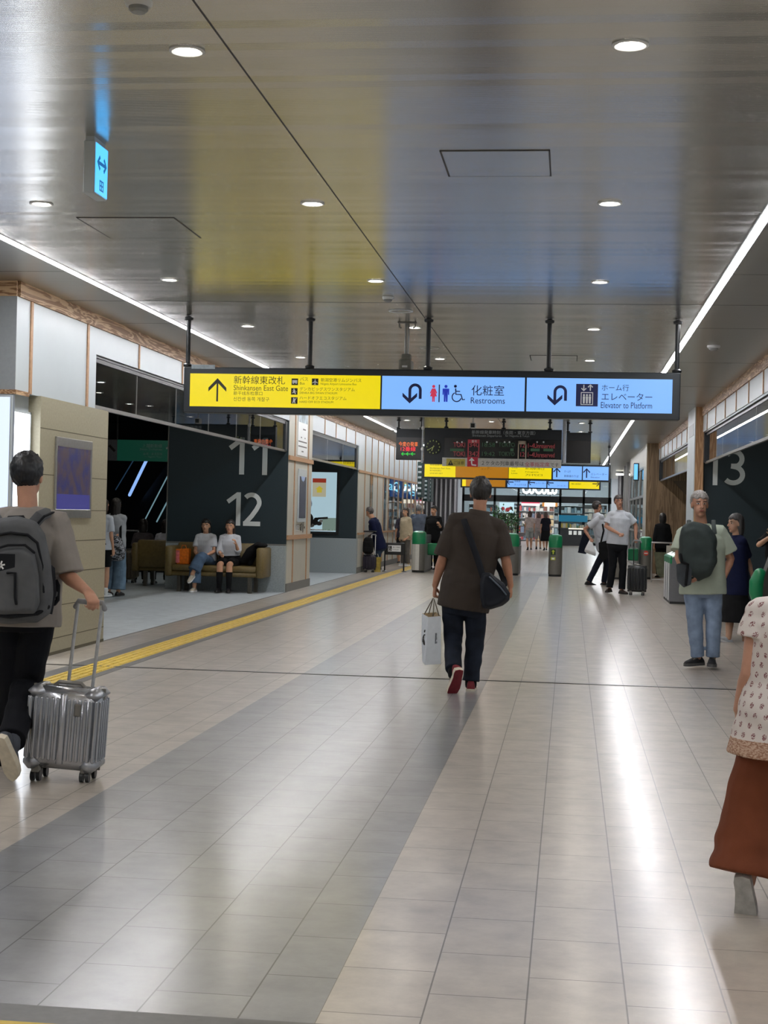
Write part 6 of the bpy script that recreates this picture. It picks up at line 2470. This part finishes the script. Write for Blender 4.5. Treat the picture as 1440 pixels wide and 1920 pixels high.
# printed figure and line of writing
fq = [lp_(*x) for x in (B0[0], B0[1], B1[1], B1[0])]


def on_face(fq, a, c, out=0.0015):
    n = (fq[1] - fq[0]).cross(fq[3] - fq[0]).normalized()
    if n.y > 0: n = -n
    return lerp(lerp(fq[0], fq[1], a), lerp(fq[3], fq[2], a), c) + n * out


def face_strokes(g, fq, strokes, w):
    for st in strokes:
        g.tube([on_face(fq, a, c) for a, c in st], w, 6)


g = G()
face_strokes(g, fq, [[(0.25, 0.43), (0.3, 0.52), (0.45, 0.58), (0.62, 0.60)], [(0.45, 0.58), (0.5, 0.50), (0.6, 0.45), (0.6, 0.40)], [(0.45, 0.5), (0.38, 0.44), (0.45, 0.40)], [(0.55, 0.66), (0.6, 0.69)]], 0.007)
fq2 = [lp_(*x) for x in (B0[1], B0[2], B1[2], B1[1])]
g.obj('printed_figure', [M_INK], r)
g = G()
rng = random.Random(2)
for k in range(11):
    c = 0.44 + 0.02 * k
    face_strokes(g, fq2, [[(0.60, c), (0.60 + rng.uniform(0.04, 0.12), c + 0.006)]], 0.0028)
face_strokes(g, fq2, [[(0.60, 0.44), (0.61, 0.65)]], 0.0022)
g.obj('printed_writing', [mat('print_grey', '5a5f66')], r)

# ---- student with the silver suitcase (left edge)
b = V((fl(36, 1455).x, 8.0, 0))
bS = b
STU = person('person at the left edge in grey tee and black trousers pulling a silver suitcase', (b.x, b.y), 0.0, 1.72, 'm', 0.0065,
             pel=p(44, 1135), neck=p(52, 953), head=p(52, 893, 0.03),
             elR=p(124, 1078, -0.02), wrR=p(163, 1108, -0.14), hR=((0.55, -0.45, -0.55), (-0.3, 0.3, -0.8), (0.4, 0.3, 0.3)), curl=(0.5, 1.2),
             knR=p(50, 1285, 0.08), anR=p(22, 1388, -0.34), knL=p(22, 1300, 0.12), anL=p(2, 1425, 0.30), ftR=(-0.25, -1.05), ftL=(0.1, 0),
             top=('tee_shirt', M_GREYT, -0.10, 0.97, 0.045, {'sleeve_flare': 1.1, 'amp': 0.007}),
             bottom=('trousers', cloth('black_cotton', '0c0e14', 0.85, 0.1), 'straight', 0.03, 0.085, {'amp': 0.010}),
             shoes=(mat('grey_canvas', '3e434b', 0.8), M_SOLEW, {'name': 'sneaker', 'sole': 0.032, 'lace': M_WHT}), hair=('0c1018', 'short'), skin_c='b98a72', socks=(cloth('grey_sock', '4a4e56', 0.9), 0.3))
s_ = STU['s']
r = thing('backpack', 'grey backpack with black trim on the back of the person pulling the silver suitcase', 'backpack', (b.x, b.y, 0))
bk = lambda x, y, d: at(x, y, b.y + d) - V((b.x, b.y, 0))
g = G()
rings = []
for d, kx, ky in ((-0.13, 0.94, 0.96), (-0.17, 1.0, 1.0), (-0.24, 1.0, 1.0), (-0.30, 0.90, 0.95), (-0.32, 0.75, 0.86)):
    cx0, cy0 = 30, 1078
    out = [(-22, 985), (0, 972), (35, 968), (68, 978), (84, 1000), (95, 1050), (100, 1110), (94, 1150), (70, 1168), (20, 1170), (-25, 1165), (-40, 1120), (-38, 1030)]
    rings.append([bk(cx0 + (x - cx0) * kx, cy0 + (y - cy0) * ky, d) for x, y in out])
g.rings(rings)
M_PACK = cloth('grey_pack_fabric', '55575a', 0.8, 0.08)
M_PACKD = cloth('black_pack_trim', '14161b', 0.7, 0.05)
soft(g, 'body', [M_PACK], 0.009, 5, r, 0.005, 5)
g = G()
out = [(-20, 1040), (10, 1026), (45, 1024), (66, 1036), (74, 1080), (76, 1130), (66, 1152), (10, 1155), (-30, 1148), (-32, 1080)]
g.rings([[bk(26 + (x - 26) * k, 1090 + (y - 1090) * k, d) for x, y in out] for d, k in ((-0.28, 1.0), (-0.34, 0.98), (-0.375, 0.86))])
soft(g, 'front_pocket', [M_PACK], 0.009, 5, r, 0.004, 6)
for nm, pts, w in (('zip', [(-25, 1006, -0.325), (20, 999, -0.33), (52, 1003, -0.33), (70, 1018, -0.32), (80, 1060, -0.31), (82, 1110, -0.31)], 0.008),
                   ('zip', [(-26, 1034, -0.35), (15, 1022, -0.365), (47, 1022, -0.365), (64, 1036, -0.36)], 0.007),
                   ('zip', [(14, 1074, -0.385), (28, 1074, -0.385), (28, 1120, -0.385), (30, 1132, -0.38)], 0.007),
                   ('bottom_trim', [(-35, 1150, -0.30), (20, 1156, -0.34), (70, 1150, -0.32), (90, 1138, -0.28)], 0.012)):
    g = G()
    g.tube([bk(*q) for q in pts], w, 8)
    g.obj(nm, [M_PACKD], r, True)
g = G()
g.rings([[bk(82, 1050, -0.24), bk(99, 1065, -0.16), bk(102, 1110, -0.15), bk(94, 1150, -0.2), bk(76, 1146, -0.29), bk(76, 1095, -0.3)],
         [bk(86, 1050, -0.235), bk(103, 1065, -0.15), bk(106, 1110, -0.14), bk(98, 1152, -0.19), bk(79, 1148, -0.3), bk(79, 1095, -0.31)]])
g.obj('side_pocket', [M_PACKD], r)
g = G()
g.tube([bk(8, 985, -0.2), bk(18, 972, -0.21), bk(42, 971, -0.21), bk(50, 986, -0.2)], 0.016, 10)
g.obj('top_handle', [M_PACKD], r, True)
for pts in ([(60, 985, -0.15), (76, 967, -0.13), (92, 960, -0.04), (110, 964, 0.06), (112, 990, 0.125), (106, 1040, 0.13), (102, 1085, 0.05), (98, 1120, -0.1)],
            [(0, 985, -0.15), (-10, 970, -0.12), (-18, 962, 0.0), (-24, 980, 0.12), (-26, 1040, 0.13), (-30, 1110, -0.08)]):
    g = G()
    g.tube([bk(*q) for q in pts], 0.033, 12, flat=0.3, side=(1, 0.3, 0.2))
    o = g.obj('shoulder_strap', [M_PACK], r, True)
    g = G()
    g.tube([bk(q[0] + 7, q[1] + 1, q[2] - 0.004) for q in pts[:6]], 0.007, 8)
    g.obj('edge_trim', [M_PACKD], o, True)
g = G()
g.tube([bk(103, 1085, -0.03), bk(109, 1098, -0.06), bk(108, 1125, -0.08), bk(102, 1132, -0.08)], 0.012, 8)
g.obj('loose_strap', [M_PACKD], r, True)
g = G()
g.box(-0.09, 0.07, -0.004, 0.0, -0.055, 0.055, 0, 0.0, Matrix.Translation(bk(4, 1058, -0.372)))
M = Matrix.Translation(bk(1, 1060, -0.3765)) @ MX_SIGN
for a in range(3):
    t_ = a * PI / 3 + 0.2
    put_stroke(g, [(-0.024 * math.cos(t_), -0.024 * math.sin(t_)), (0.024 * math.cos(t_), 0.024 * math.sin(t_))], 0.008, M, 1, 0.002)
g.obj('badge', [M_PACKD, M_WHT], r)

# ---- woman in the patterned blouse (right edge)
t = NT('block_print_cotton')
co = t.coord()
sp = t.n('ShaderNodeSeparateXYZ')
t.l(co, sp.inputs[0])


def mth(op, a, b_=None):
    nd = t.n('ShaderNodeMath', operation=op)
    for j, v in enumerate((a, b_)):
        if v is None: continue
        if isinstance(v, bpy.types.NodeSocket): t.l(v, nd.inputs[j])
        else: nd.inputs[j].default_value = v
    return nd.outputs[0]


ang = mth('MULTIPLY', mth('ARCTAN2', sp.outputs[0], mth('MULTIPLY', sp.outputs[1], -1.0)), 0.2)
zz = mth('DIVIDE', sp.outputs[2], 0.037)
row = mth('FLOOR', zz)
xx_ = mth('ADD', mth('DIVIDE', ang, 0.041), mth('MULTIPLY', mth('MODULO', row, 2.0), 0.5))
fxn = mth('SUBTRACT', mth('FRACT', xx_), 0.5)
fzn = mth('SUBTRACT', mth('FRACT', zz), 0.5)
r2 = mth('ADD', mth('POWER', mth('DIVIDE', fxn, 0.2), 2.0), mth('POWER', mth('DIVIDE', fzn, 0.3), 2.0))
nz = t.n('ShaderNodeTexNoise', Scale=260.0, Detail=1.0)
t.l(co, nz.inputs['Vector'])
inside = mth('MULTIPLY', mth('LESS_THAN', r2, 1.0), mth('GREATER_THAN', nz.outputs[0], 0.47))
t.l(t.mix(lin('d9d1cc'), lin('84565a'), inside), t.b.inputs['Base Color'])
t.set(Roughness=0.85, Specular_IOR_Level=0.2)
M_PRINT = t.m
t = NT('printed_hem_band')
wv = t.n('ShaderNodeTexNoise', Scale=90.0, Detail=3.0)
t.l(t.coord(scale=(1, 1, 2.5)), wv.inputs['Vector'])
t.l(t.ramp(wv.outputs[0], [(0.42, lin('96705c')), (0.58, lin('c3a894'))]), t.b.inputs['Base Color'])
t.set(Roughness=0.85, Specular_IOR_Level=0.2)
M_HEM = t.m
b = V((at(1482, 1700, 5.85).x, 5.85, 0))
LADY = person('person at the right edge in white block-print blouse and rust wide trousers walking away', (b.x, b.y), 0.0, 1.5, 'f', 0.0065,
              pel=p(1487, 1335), neck=p(1494, 1122), sh=0.155, elL=p(1403, 1262, -0.02), wrL=p(1384, 1330, 0.10), hL=((0.1, 0.2, -1), (1, 0.2, 0)),
              knL=p(1418, 1510, 0.08), anL=p(1400, 1652, 0.02), knR=p(1515, 1530, 0.1), anR=p(1520, 1690, 0.25), ftL=(-0.3, -1.15), ftR=(-0.1, 0),
              top=('blouse', [M_PRINT, M_HEM], -0.19, 0.42, 0.035, {'flare': 0.065, 'sleeve_flare': 1.0, 'amp': 0.010, 'band': 0.075}),
              bottom=('trousers', cloth('rust_cotton', '73402b', 0.85, 0.06), 'wide', 0.03, 0.165, {'stop': 0.95, 'amp': 0.02}),
              shoes=(mat('navy_mesh', '20242e', 0.8), mat('pale_sole', 'b9b8b4', 0.7, var=0.1), {'name': 'sneaker', 'sole': 0.034, 'size': 1.12, 'lace': M_SHOEB}), hair=('1b1817', 'bob'), skin_c='c0917a', fat=1.06)

# ---- man in light jeans facing the camera
b = V((at(1320, 1247, 15.45).x, 15.45, 0))
JE = person('person facing the camera in pale shirt and light blue jeans, dark bag on chest', (b.x, b.y), PI, 1.76, 'm', 0.007,
            pel=p(1318, 1092), neck=p(1316, 985), head=p(1312, 946, -0.03), hyaw=0.15,
            elL=p(1370, 1048, 0.04), wrL=p(1358, 1082, -0.0), elR=p(1272, 1045, -0.06), wrR=p(1288, 1078, -0.2), hR=((-0.4, 0.5, -0.5), (-0.5, 0.3, 0.2)), curl=(0.5, 0.8),
            knL=p(1338, 1168, -0.03), anL=p(1336, 1231, 0), knR=p(1303, 1168, -0.03), anR=p(1308, 1231, 0.0), ftL=(-0.1, 0), ftR=(-0.75, 0),
            top=('polo_shirt', cloth('pale_green_cotton', 'a9b2a2', 0.9, 0.04), -0.10, 0.75, 0.046, {'collar': True, 'sleeve_flare': 0.8}),
            bottom=('jeans', M_DENIML, 'straight', 0.027, 0.074, {'amp': 0.009}), shoes=(mat('black_mesh', '1c1d20', 0.7), mat('grey_sole', '4a4a4a', 0.7), {'name': 'sneaker', 'lace': mat('lace_grey', '9a9488')}),
            hair=('8a8480', 'short'), skin_c='b4856c', fat=1.08)
r = thing('backpack', 'dark green grey soft backpack held on the chest of the man in light jeans', 'backpack', (b.x, b.y, 0))
lb = lambda x, y, d: at(x, y, b.y + d) - V((b.x, b.y, 0))
g = G()
out = [(1278, 985), (1300, 976), (1330, 985), (1345, 1010), (1345, 1050), (1334, 1080), (1310, 1090), (1285, 1078), (1272, 1050), (1272, 1010)]
g.rings([[lb(1310 + (x - 1310) * k, 1035 + (y - 1035) * k, d) for x, y in out] for d, k in ((-0.15, 0.92), (-0.22, 1.0), (-0.30, 0.96), (-0.35, 0.75))])
soft(g, 'body', [cloth('green_grey_nylon', '343c3b', 0.7, 0.1)], 0.012, 22, r, 0.012, 7)
g = G()
out = [(1268, 1058), (1285, 1054), (1298, 1066), (1296, 1096), (1282, 1102), (1270, 1090)]
g.rings([[lb(x, y, d) for x, y in out] for d in (-0.28, -0.36)])
soft(g, 'pouch', [cloth('grey_nylon', '3a3e42', 0.7, 0.1)], 0.01, 4, r, 0.004, 8)
g = G()
g.tube([lb(*q) for q in ((1276, 1040, -0.36), (1279, 1054, -0.37), (1290, 1058, -0.37), (1288, 1075, -0.37), (1286, 1096, -0.37))], 0.014, 8)
g.obj('strap', [M_BLACKF], r, True)
for x0_, x1_ in ((1292, 1294), (1338, 1340)):
    g = G()
    g.tube([lb(x1_, 1000, -0.2), lb(x0_, 984, -0.12), lb(x0_, 976, 0.02), lb(x0_, 1000, 0.13)], 0.022, 10, flat=0.35, side=(1, 0, 0))
    g.obj('shoulder_strap', [cloth('green_grey_nylon', '343c3b', 0.7, 0.1)], r, True)

# ---- woman in navy behind him
b = V((at(1378, 1200, 19.0).x, 19.0, 0))
person('person in navy tee and long black skirt walking behind the man in light jeans', (b.x, b.y), 2.0, 1.62, 'f', 0.008,
       pel=p(1379, 1088), neck=p(1381, 1003), elL=p(1403, 1052, 0.05), wrL=p(1412, 1085, 0.0), knL=p(1392, 1140, 0), anL=p(1398, 1205, 0.1), knR=p(1370, 1140, 0), anR=p(1366, 1196, -0.1), ftR=(0.0, 0.35), ftL=(0, 0),
       top=('tee_shirt', M_NAVYF, -0.16, 0.75, 0.035, {}), bottom=('skirt', M_BLACKF, 'skirt', 0.02, 0.24, {'end': 0.25}),
       shoes=(mat('white_mesh', 'b9bec2', 0.7), M_WHT, {'name': 'sneaker', 'size': 1.1}), hair=('3c3a3a', 'bob'), skin_c='b08a72')
# ---- person in black at the right edge, arm raised
b = V((at(1462, 1220, 20.5).x, 20.5, 0))
person('person in black at the right edge with a bent forearm raised behind the gate head', (b.x, b.y), 2.6, 1.62, 'f', 0.009,
       pel=p(1462, 1085), neck=p(1458, 990), elR=p(1422, 1022, -0.1), wrR=p(1449, 1003, -0.28), hR=((0.2, 0.4, 0.7), (0, 1, 0.2)),
       top=('tee_shirt', M_BLACKF, -0.12, 0.8, 0.03, {}), bottom=('skirt', M_BLACKF, 'skirt', 0.02, 0.22, {'end': 0.3}), shoes=(M_SHOEB, M_SOLEB), hair=('16130f', 'bob'), skin_c='c49a7c')

# ---- two men in white shirts by the gates
b = V((at(1112, 1093, 33.6).x, 33.6, 0))
MA = person('person in white shirt and navy trousers striding right with a white plastic bag', (b.x, b.y), -1.15, 1.70, 'm', 0.009,
            pel=p(1133, 1022), neck=p(1119, 963), elR=p(1096, 992, -0.12), wrR=p(1106, 1009, -0.2), elL=p(1132, 992, 0.15), wrL=p(1140, 1012, 0.1), curl=(0.7, 1.1),
            knR=p(1120, 1058, -0.05), anR=p(1104, 1090, -0.1), knL=p(1138, 1058, 0.1), anL=p(1132, 1092, 0.15), ftR=(0, -0.15), ftL=(0, 0),
            top=('shirt', M_WHITEF, -0.07, 0.75, 0.035, {'collar': True}), bottom=('trousers', cloth('navy_suit', '141a28', 0.8, 0.05), 'straight', 0.02, 0.07, {'belt': True}), shoes=(M_SHOEB, M_SOLEB),
            hair=('2a2422', 'short'), skin_c='b4846c', fat=1.1)
r = thing('plastic_bag', 'white plastic carrier bag hanging from the hand of the man striding right', 'bag', (b.x, b.y, 0))
lb = lambda x, y, d: at(x, y, b.y + d) - V((b.x, b.y, 0))
g = G()
g.rings([[lb(x, y, d) for x, y, d in q] for q in ([(1095, 1034, -0.25), (1117, 1042, -0.28), (1116, 1043, -0.14), (1098, 1036, -0.14)], [(1096, 1030, -0.28), (1118, 1037, -0.3), (1116, 1036, -0.12), (1098, 1030, -0.12)],
                                                 [(1102, 1018, -0.25), (1112, 1020, -0.25), (1111, 1020, -0.16), (1103, 1018, -0.16)], [(1106, 1011, -0.22), (1109, 1011, -0.22), (1109, 1011, -0.19), (1106, 1011, -0.19)])])
soft(g, 'body', [mat('white_plastic', 'd9dbde', 0.4, var=0.02)], 0.012, 3, r, 0.006, 9)
g = G()
g.tube([lb(1106, 1013, -0.205), lb(1106, 1007, -0.205), lb(1109, 1007, -0.205), lb(1109, 1013, -0.205)], 0.008, 8)
g.obj('handle', [mat('white_plastic', 'd9dbde', 0.4, var=0.02)], r, True)
r = thing('shoulder_bag', 'large black shoulder bag at the hip of the man striding right', 'bag', (b.x, b.y, 0))
g = G()
g.rings([[lb(x, y, d) for x, y in ((1122, 1017), (1141, 1013), (1140, 1048), (1133, 1051), (1124, 1047))] for d in (-0.3, -0.18)])
soft(g, 'body', [M_BLACKF], 0.012, 4, r, 0.006, 2)
g = G()
g.tube([lb(1126, 1020, -0.24), lb(1132, 995, -0.27), lb(1127, 968, -0.12), lb(1122, 963, 0.02)], 0.02, 8, flat=0.4)
g.obj('strap', [M_BLACKF], r, True)
r = thing('jacket', 'folded navy jacket hanging from the far arm of the man striding right', 'jacket', (b.x, b.y, 0))
g = G()
g.rings([[lb(x, y, d) for x, y, d in q] for q in ([(1083, 1036, 0.1), (1099, 1039, 0.1), (1099, 1039, 0.2), (1083, 1036, 0.2)], [(1088, 1015, 0.08), (1104, 1020, 0.08), (1104, 1020, 0.2), (1088, 1015, 0.2)],
                                                 [(1094, 998, 0.08), (1106, 1000, 0.08), (1106, 1000, 0.18), (1094, 998, 0.18)])])
soft(g, 'fabric', [cloth('navy_suit', '141a28', 0.8, 0.05)], 0.012, 4, r, 0.01, 3)

b = V((at(1158, 1113, 30.0).x, 30.0, 0))
person('person in white shirt and black trousers facing the camera, hand on the black suitcase', (b.x, b.y), PI, 1.72, 'm', 0.008,
       pel=p(1158, 1018), neck=p(1163, 958), head=p(1160, 941, -0.03), hyaw=0.35, elR=p(1136, 987, -0.05), wrR=p(1161, 1001, -0.24), hR=((-0.7, 0.4, -0.3), (-0.3, 0.6, 0)), elL=p(1192, 985, 0.02), wrL=p(1192, 1009, -0.12), hL=((0, 0.2, -0.6), (0.2, 0.5, -0.3)),
       curl=(1.1, 1.1), knR=p(1149, 1062, -0.02), anR=p(1143, 1102, -0.05), knL=p(1168, 1062, -0.02), anL=p(1166, 1105, -0.05), ftR=(-0.35, 0), ftL=(0.5, 0),
       top=('shirt', M_WHITEF, -0.02, 0.75, 0.035, {'collar': True}), bottom=('trousers', cloth('black_suit', '0e1015', 0.8, 0.05), 'straight', 0.024, 0.075, {'belt': True}),
       shoes=(mat('brown_leather', '2c1c18', 0.4), M_SOLEB), hair=('3a3432', 'short'), skin_c='b4846c', fat=1.08)
# ---- person beyond the glass barrier
b = V((at(1240, 1080, 38.6).x, 38.6, 0))
person('dark-haired person in black seen from behind beyond the glass barrier', (b.x, b.y), 0.2, 1.62, 'f', 0.010,
       top=('jacket', M_BLACKF, -0.15, 1.6, 0.035, {}), bottom=('trousers', M_BLACKF, 'straight', 0.02, 0.07), shoes=(M_SHOEB, M_SOLEB), hair=('14110f', 'bob'))
# ---- man bent over the ticket counter
b = V((at(710, 1071, 37.7).x + 0.02, 37.7, 0))
person('person in navy tee and blue jeans bent over the ticket counter', (b.x, b.y), PI / 2 - 0.25, 1.74, 'm', 0.009,
       pel=p(711, 1021), neck=p(699, 971), head=p(693, 961), hpitch=-0.5, elL=p(705, 1000, -0.12), wrL=p(703, 999, -0.1), elR=p(704, 998, 0.15), wrR=p(703, 999, 0.12), hL=((0, 1, 0), (0, 0, -1)), hR=((0, 1, 0), (0, 0, -1)),
       knL=p(709, 1046, -0.08), anL=p(710, 1068, -0.1), knR=p(706, 1044, 0.05), anR=p(707, 1064, 0.1),
       top=('tee_shirt', M_NAVYF, -0.10, 0.8, 0.035, {}), bottom=('jeans', cloth('mid_denim', '2c3a4e', 0.8, 0.15), 'straight', 0.022, 0.075), shoes=(mat('white_mesh', 'b9bec2', 0.7), M_WHT, {'name': 'sneaker'}), hair=('4a4644', 'short'))
# ---- people near the left gate
b = V((at(759, 1060, 41.8).x, 41.8, 0))
person('person in cream jacket standing behind the wheelchair notice', (b.x, b.y), 2.4, 1.62, 'f', 0.010, elL=p(771, 1003, -0.1), wrL=p(762, 1010, -0.2),
       top=('jacket', cloth('cream_linen', 'b9ac92', 0.9, 0.08), -0.16, 1.5, 0.04, {}), bottom=('trousers', cloth('mid_grey_cloth', '5c5a58', 0.9), 'straight', 0.02, 0.08), shoes=(mat('white_mesh', 'b9bec2', 0.7), M_WHT), hair=('3a2e28', 'bob'))
b = V((at(753, 1058, 43.6).x, 43.6, 0))
person('person in dark patterned dress nearest the wall behind the wheelchair notice', (b.x, b.y), 0.3, 1.56, 'f', 0.010,
       top=('blouse', cloth('plum_grey_cloth', '37343e', 0.9, 0.2), -0.1, 0.9, 0.03, {}), bottom=('skirt', M_BLACKF, 'skirt', 0.02, 0.2, {'end': 0.42}), shoes=(mat('grey_canvas', '3e434b', 0.8), M_SOLEW), hair=('524a46', 'bob'))
b = V((at(811, 1070, 39.9).x, 39.9, 0))
person('person in black with a raised hand passing right of the leftmost gate', (b.x, b.y), 2.7, 1.68, 'm', 0.009, elL=p(827, 992, -0.1), wrL=p(824, 984, -0.3),
       top=('jacket', M_BLACKF, -0.15, 1.5, 0.035, {}), bottom=('trousers', M_BLACKF, 'straight', 0.02, 0.075), shoes=(M_SHOEB, M_SOLEB), hair=('1c1a1a', 'short'))
b = V((at(783, 1060, 44.5).x, 44.5, 0))
person('person in blue grey shirt beyond the leftmost gate, mostly hidden by the person in black', (b.x, b.y), 0.1, 1.72, 'm', 0.011,
       top=('shirt', cloth('blue_grey_cloth', '5a6270', 0.9), -0.08, 0.8, 0.035, {}), bottom=('trousers', cloth('khaki_cloth', '6c6250', 0.9), 'straight', 0.02, 0.075), shoes=(M_SHOEB, M_SOLEB), hair=('8c8a88', 'short'))
# ---- three walkers far beyond the gates
for px, lab, sx, H, tc, bt, face in ((992, 'far walker with white top and bare legs left of the middle gate', 'f', 1.68, 'b8aaa4', ('shorts', cloth('grey_cloth', '9aa09e', 0.9), 'straight', 0.03, 0.10, {'stop': 0.45}), 0.1),
                                     (1009, 'far walker with pale top behind the left bare-legged walker', 'f', 1.64, '9a8a88', ('shorts', cloth('pale_cloth', '8c8888', 0.9), 'straight', 0.03, 0.10, {'stop': 0.5}), 0.0),
                                     (1022, 'far walker in knee-length black dress right beside the middle gate', 'f', 1.66, '1c1d26', ('skirt', M_BLACKF, 'skirt', 0.02, 0.22, {'end': 0.42}), 0.2)):
    Y_ = 66.0 if px != 1009 else 68.0
    b = V((at(px, 1030, Y_).x, Y_, 0))
    person(lab, (b.x, b.y), face, H, sx, 0.012, anL=(-0.08, -0.2, 0.12), knL=(-0.09, -0.02, 0.48), anR=(0.09, 0.15, 0.09), ftL=(0.1, -0.5),
           top=('top', cloth('far_' + tc, tc, 0.9), -0.06, 0.7, 0.03, {}), bottom=bt, shoes=(M_SHOEB, M_SOLEB), hair=('4a3a34', 'bob'))

# ---- two women on the sofa
def seated(label, px, H, top, bottom, shoes, hair, cross=None, **kw):
    Y0 = 26.5
    b = V((at(px, 1062, Y0).x, Y0, 0))
    s = H / 1.7
    z = 0.47 / s + 0.10
    a = dict(pel=(0, 0.0, z), neck=(0, 0.05, z + 0.49), knL=(-0.09, 0.44, 0.50 / s), knR=(0.09, 0.44, 0.50 / s), anL=(-0.09, 0.46, 0.09), anR=(0.09, 0.46, 0.09))
    a.update(kw)
    return person(label, (b.x, b.y), PI, H, 'f', 0.009, top=top, bottom=bottom, shoes=shoes, hair=hair, **a)


seated('person seated on the sofa in white top and blue jeans with crossed legs', 386, 1.60, ('tee_shirt', cloth('white_cotton', 'c9ced6', 0.85, 0.04), -0.03, 0.7, 0.035, {}), ('jeans', cloth('mid_blue_denim', '4b6078', 0.8, 0.15), 'wide', 0.025, 0.12, {'stop': 0.9}),
       (mat('cream_sneaker', 'b4ac9c', 0.8), M_WHT, {'name': 'sneaker', 'size': 1.1}), ('191514', 'long'), head=None,
       knL=(-0.02, 0.46, 0.66), anL=(0.11, 0.60, 0.34), knR=(0.09, 0.44, 0.50), anR=(0.10, 0.46, 0.09), ftL=(-0.3, -0.5), elL=(-0.03, 0.08, -0.26), wrL=(0.08, 0.22, -0.06), elR=(0.03, 0.08, -0.26), wrR=(-0.08, 0.22, -0.06))
seated('person seated on the sofa in black dress with white cardigan and black knee socks', 431, 1.60, ('cardigan', M_WHITEF, -0.02, 1.3, 0.03, {}), ('dress_skirt', M_BLACKF, 'straight', 0.05, 0.12, {'stop': 0.42}),
       (M_SHOEB, M_SOLEB, {'high': 0.03}), ('211a18', 'long'), socks=(M_BLACKF, 0.62), elL=(-0.03, 0.06, -0.26), wrL=(0.02, 0.14, 0.16), elR=(0.03, 0.08, -0.26), wrR=(-0.08, 0.22, -0.05))
# ---- two people on the turned sofa, seen from behind
for px, lab, tc, hc_ in ((268, 'person on the turned sofa in grey top, left one', '4c474a', '15110f'), (310, 'person on the turned sofa in white top, right one', 'c2c4d0', '1d1614')):
    Y0 = 27.95
    b = V((at(px, 1050, Y0).x, Y0, 0))
    z = 0.57
    person(lab, (b.x, b.y), 0.0, 1.60, 'f', 0.010, pel=(0, 0, z), neck=(0, -0.02, z + 0.48), knL=(-0.09, 0.44, 0.5), knR=(0.09, 0.44, 0.5), anL=(-0.09, 0.46, 0.09), anR=(0.09, 0.46, 0.09),
           top=('top', cloth('far_' + tc, tc, 0.9), -0.05, 0.8, 0.035, {}), bottom=('trousers', M_BLACKF, 'straight', 0.02, 0.07), shoes=(M_SHOEB, M_SOLEB), hair=(hc_, 'bob'))

# ---- two girls by the beige wall
b = V((at(214, 1117, 24.2).x, 24.2, 0))
person('person in pale wide jeans with a patterned bag standing beside the beige wall', (b.x, b.y), -0.2, 1.60, 'f', 0.008, elR=p(227, 995, 0.0), wrR=p(219, 1005, -0.15),
       top=('blouse', cloth('pale_grey_cloth', 'a4a8ac', 0.9, 0.06), -0.08, 0.8, 0.035, {}), bottom=('jeans', cloth('washed_denim', '6c8499', 0.8, 0.15), 'wide', 0.03, 0.125, {'stop': 0.96}), shoes=(M_SHOEB, M_SOLEB), hair=('14110f', 'long'))
t = NT('zebra_print')
nz = t.n('ShaderNodeTexNoise', Scale=16.0, Detail=2.0, Distortion=1.5)
t.l(t.coord(scale=(1, 1, 2.2)), nz.inputs['Vector'])
t.l(t.ramp(nz.outputs[0], [(0.50, lin('15161a')), (0.56, lin('a8acb4'))]), t.b.inputs['Base Color'])
r = thing('shoulder_bag', 'bulky black and white patterned bag on the back of the girl in pale jeans', 'bag', (b.x, b.y, 0))
lb = lambda x, y, d: at(x, y, b.y + d) - V((b.x, b.y, 0))
g = G()
out = [(199, 1008), (215, 1002), (229, 1010), (236, 1030), (234, 1048), (222, 1053), (203, 1050), (197, 1030)]
g.rings([[lb(216 + (x - 216) * k, 1030 + (y - 1030) * k, d) for x, y in out] for d, k in ((-0.12, 0.9), (-0.2, 1.0), (-0.3, 0.95), (-0.36, 0.7))])
soft(g, 'body', [t.m], 0.012, 5, r, 0.012, 3)
g = G()
g.tube([lb(205, 1010, -0.2), lb(204, 985, -0.1), lb(207, 972, 0.02)], 0.02, 8, flat=0.4)
g.obj('strap', [M_BLACKF], r, True)
g = G()
g.tube([lb(226, 1010, -0.2), lb(226, 985, -0.1), lb(224, 972, 0.02)], 0.02, 8, flat=0.4)
g.obj('strap', [M_BLACKF], r, True)
b = V((at(190, 1118, 23.7).x, 23.7, 0))
person('bare-legged person in white shoes half hidden behind the beige wall', (b.x, b.y), -0.3, 1.58, 'f', 0.009, anR=p(197, 1110, -0.05), knR=p(199, 1072, 0.0),
       top=('tee_shirt', M_WHITEF, -0.1, 0.8, 0.035, {}), bottom=('shorts', M_BLACKF, 'straight', 0.03, 0.10, {'stop': 0.4}), socks=(M_WHT, 0.12), shoes=(mat('white_mesh', 'b9bec2', 0.7), M_WHT, {'name': 'sneaker'}), hair=('1b1513', 'long'))
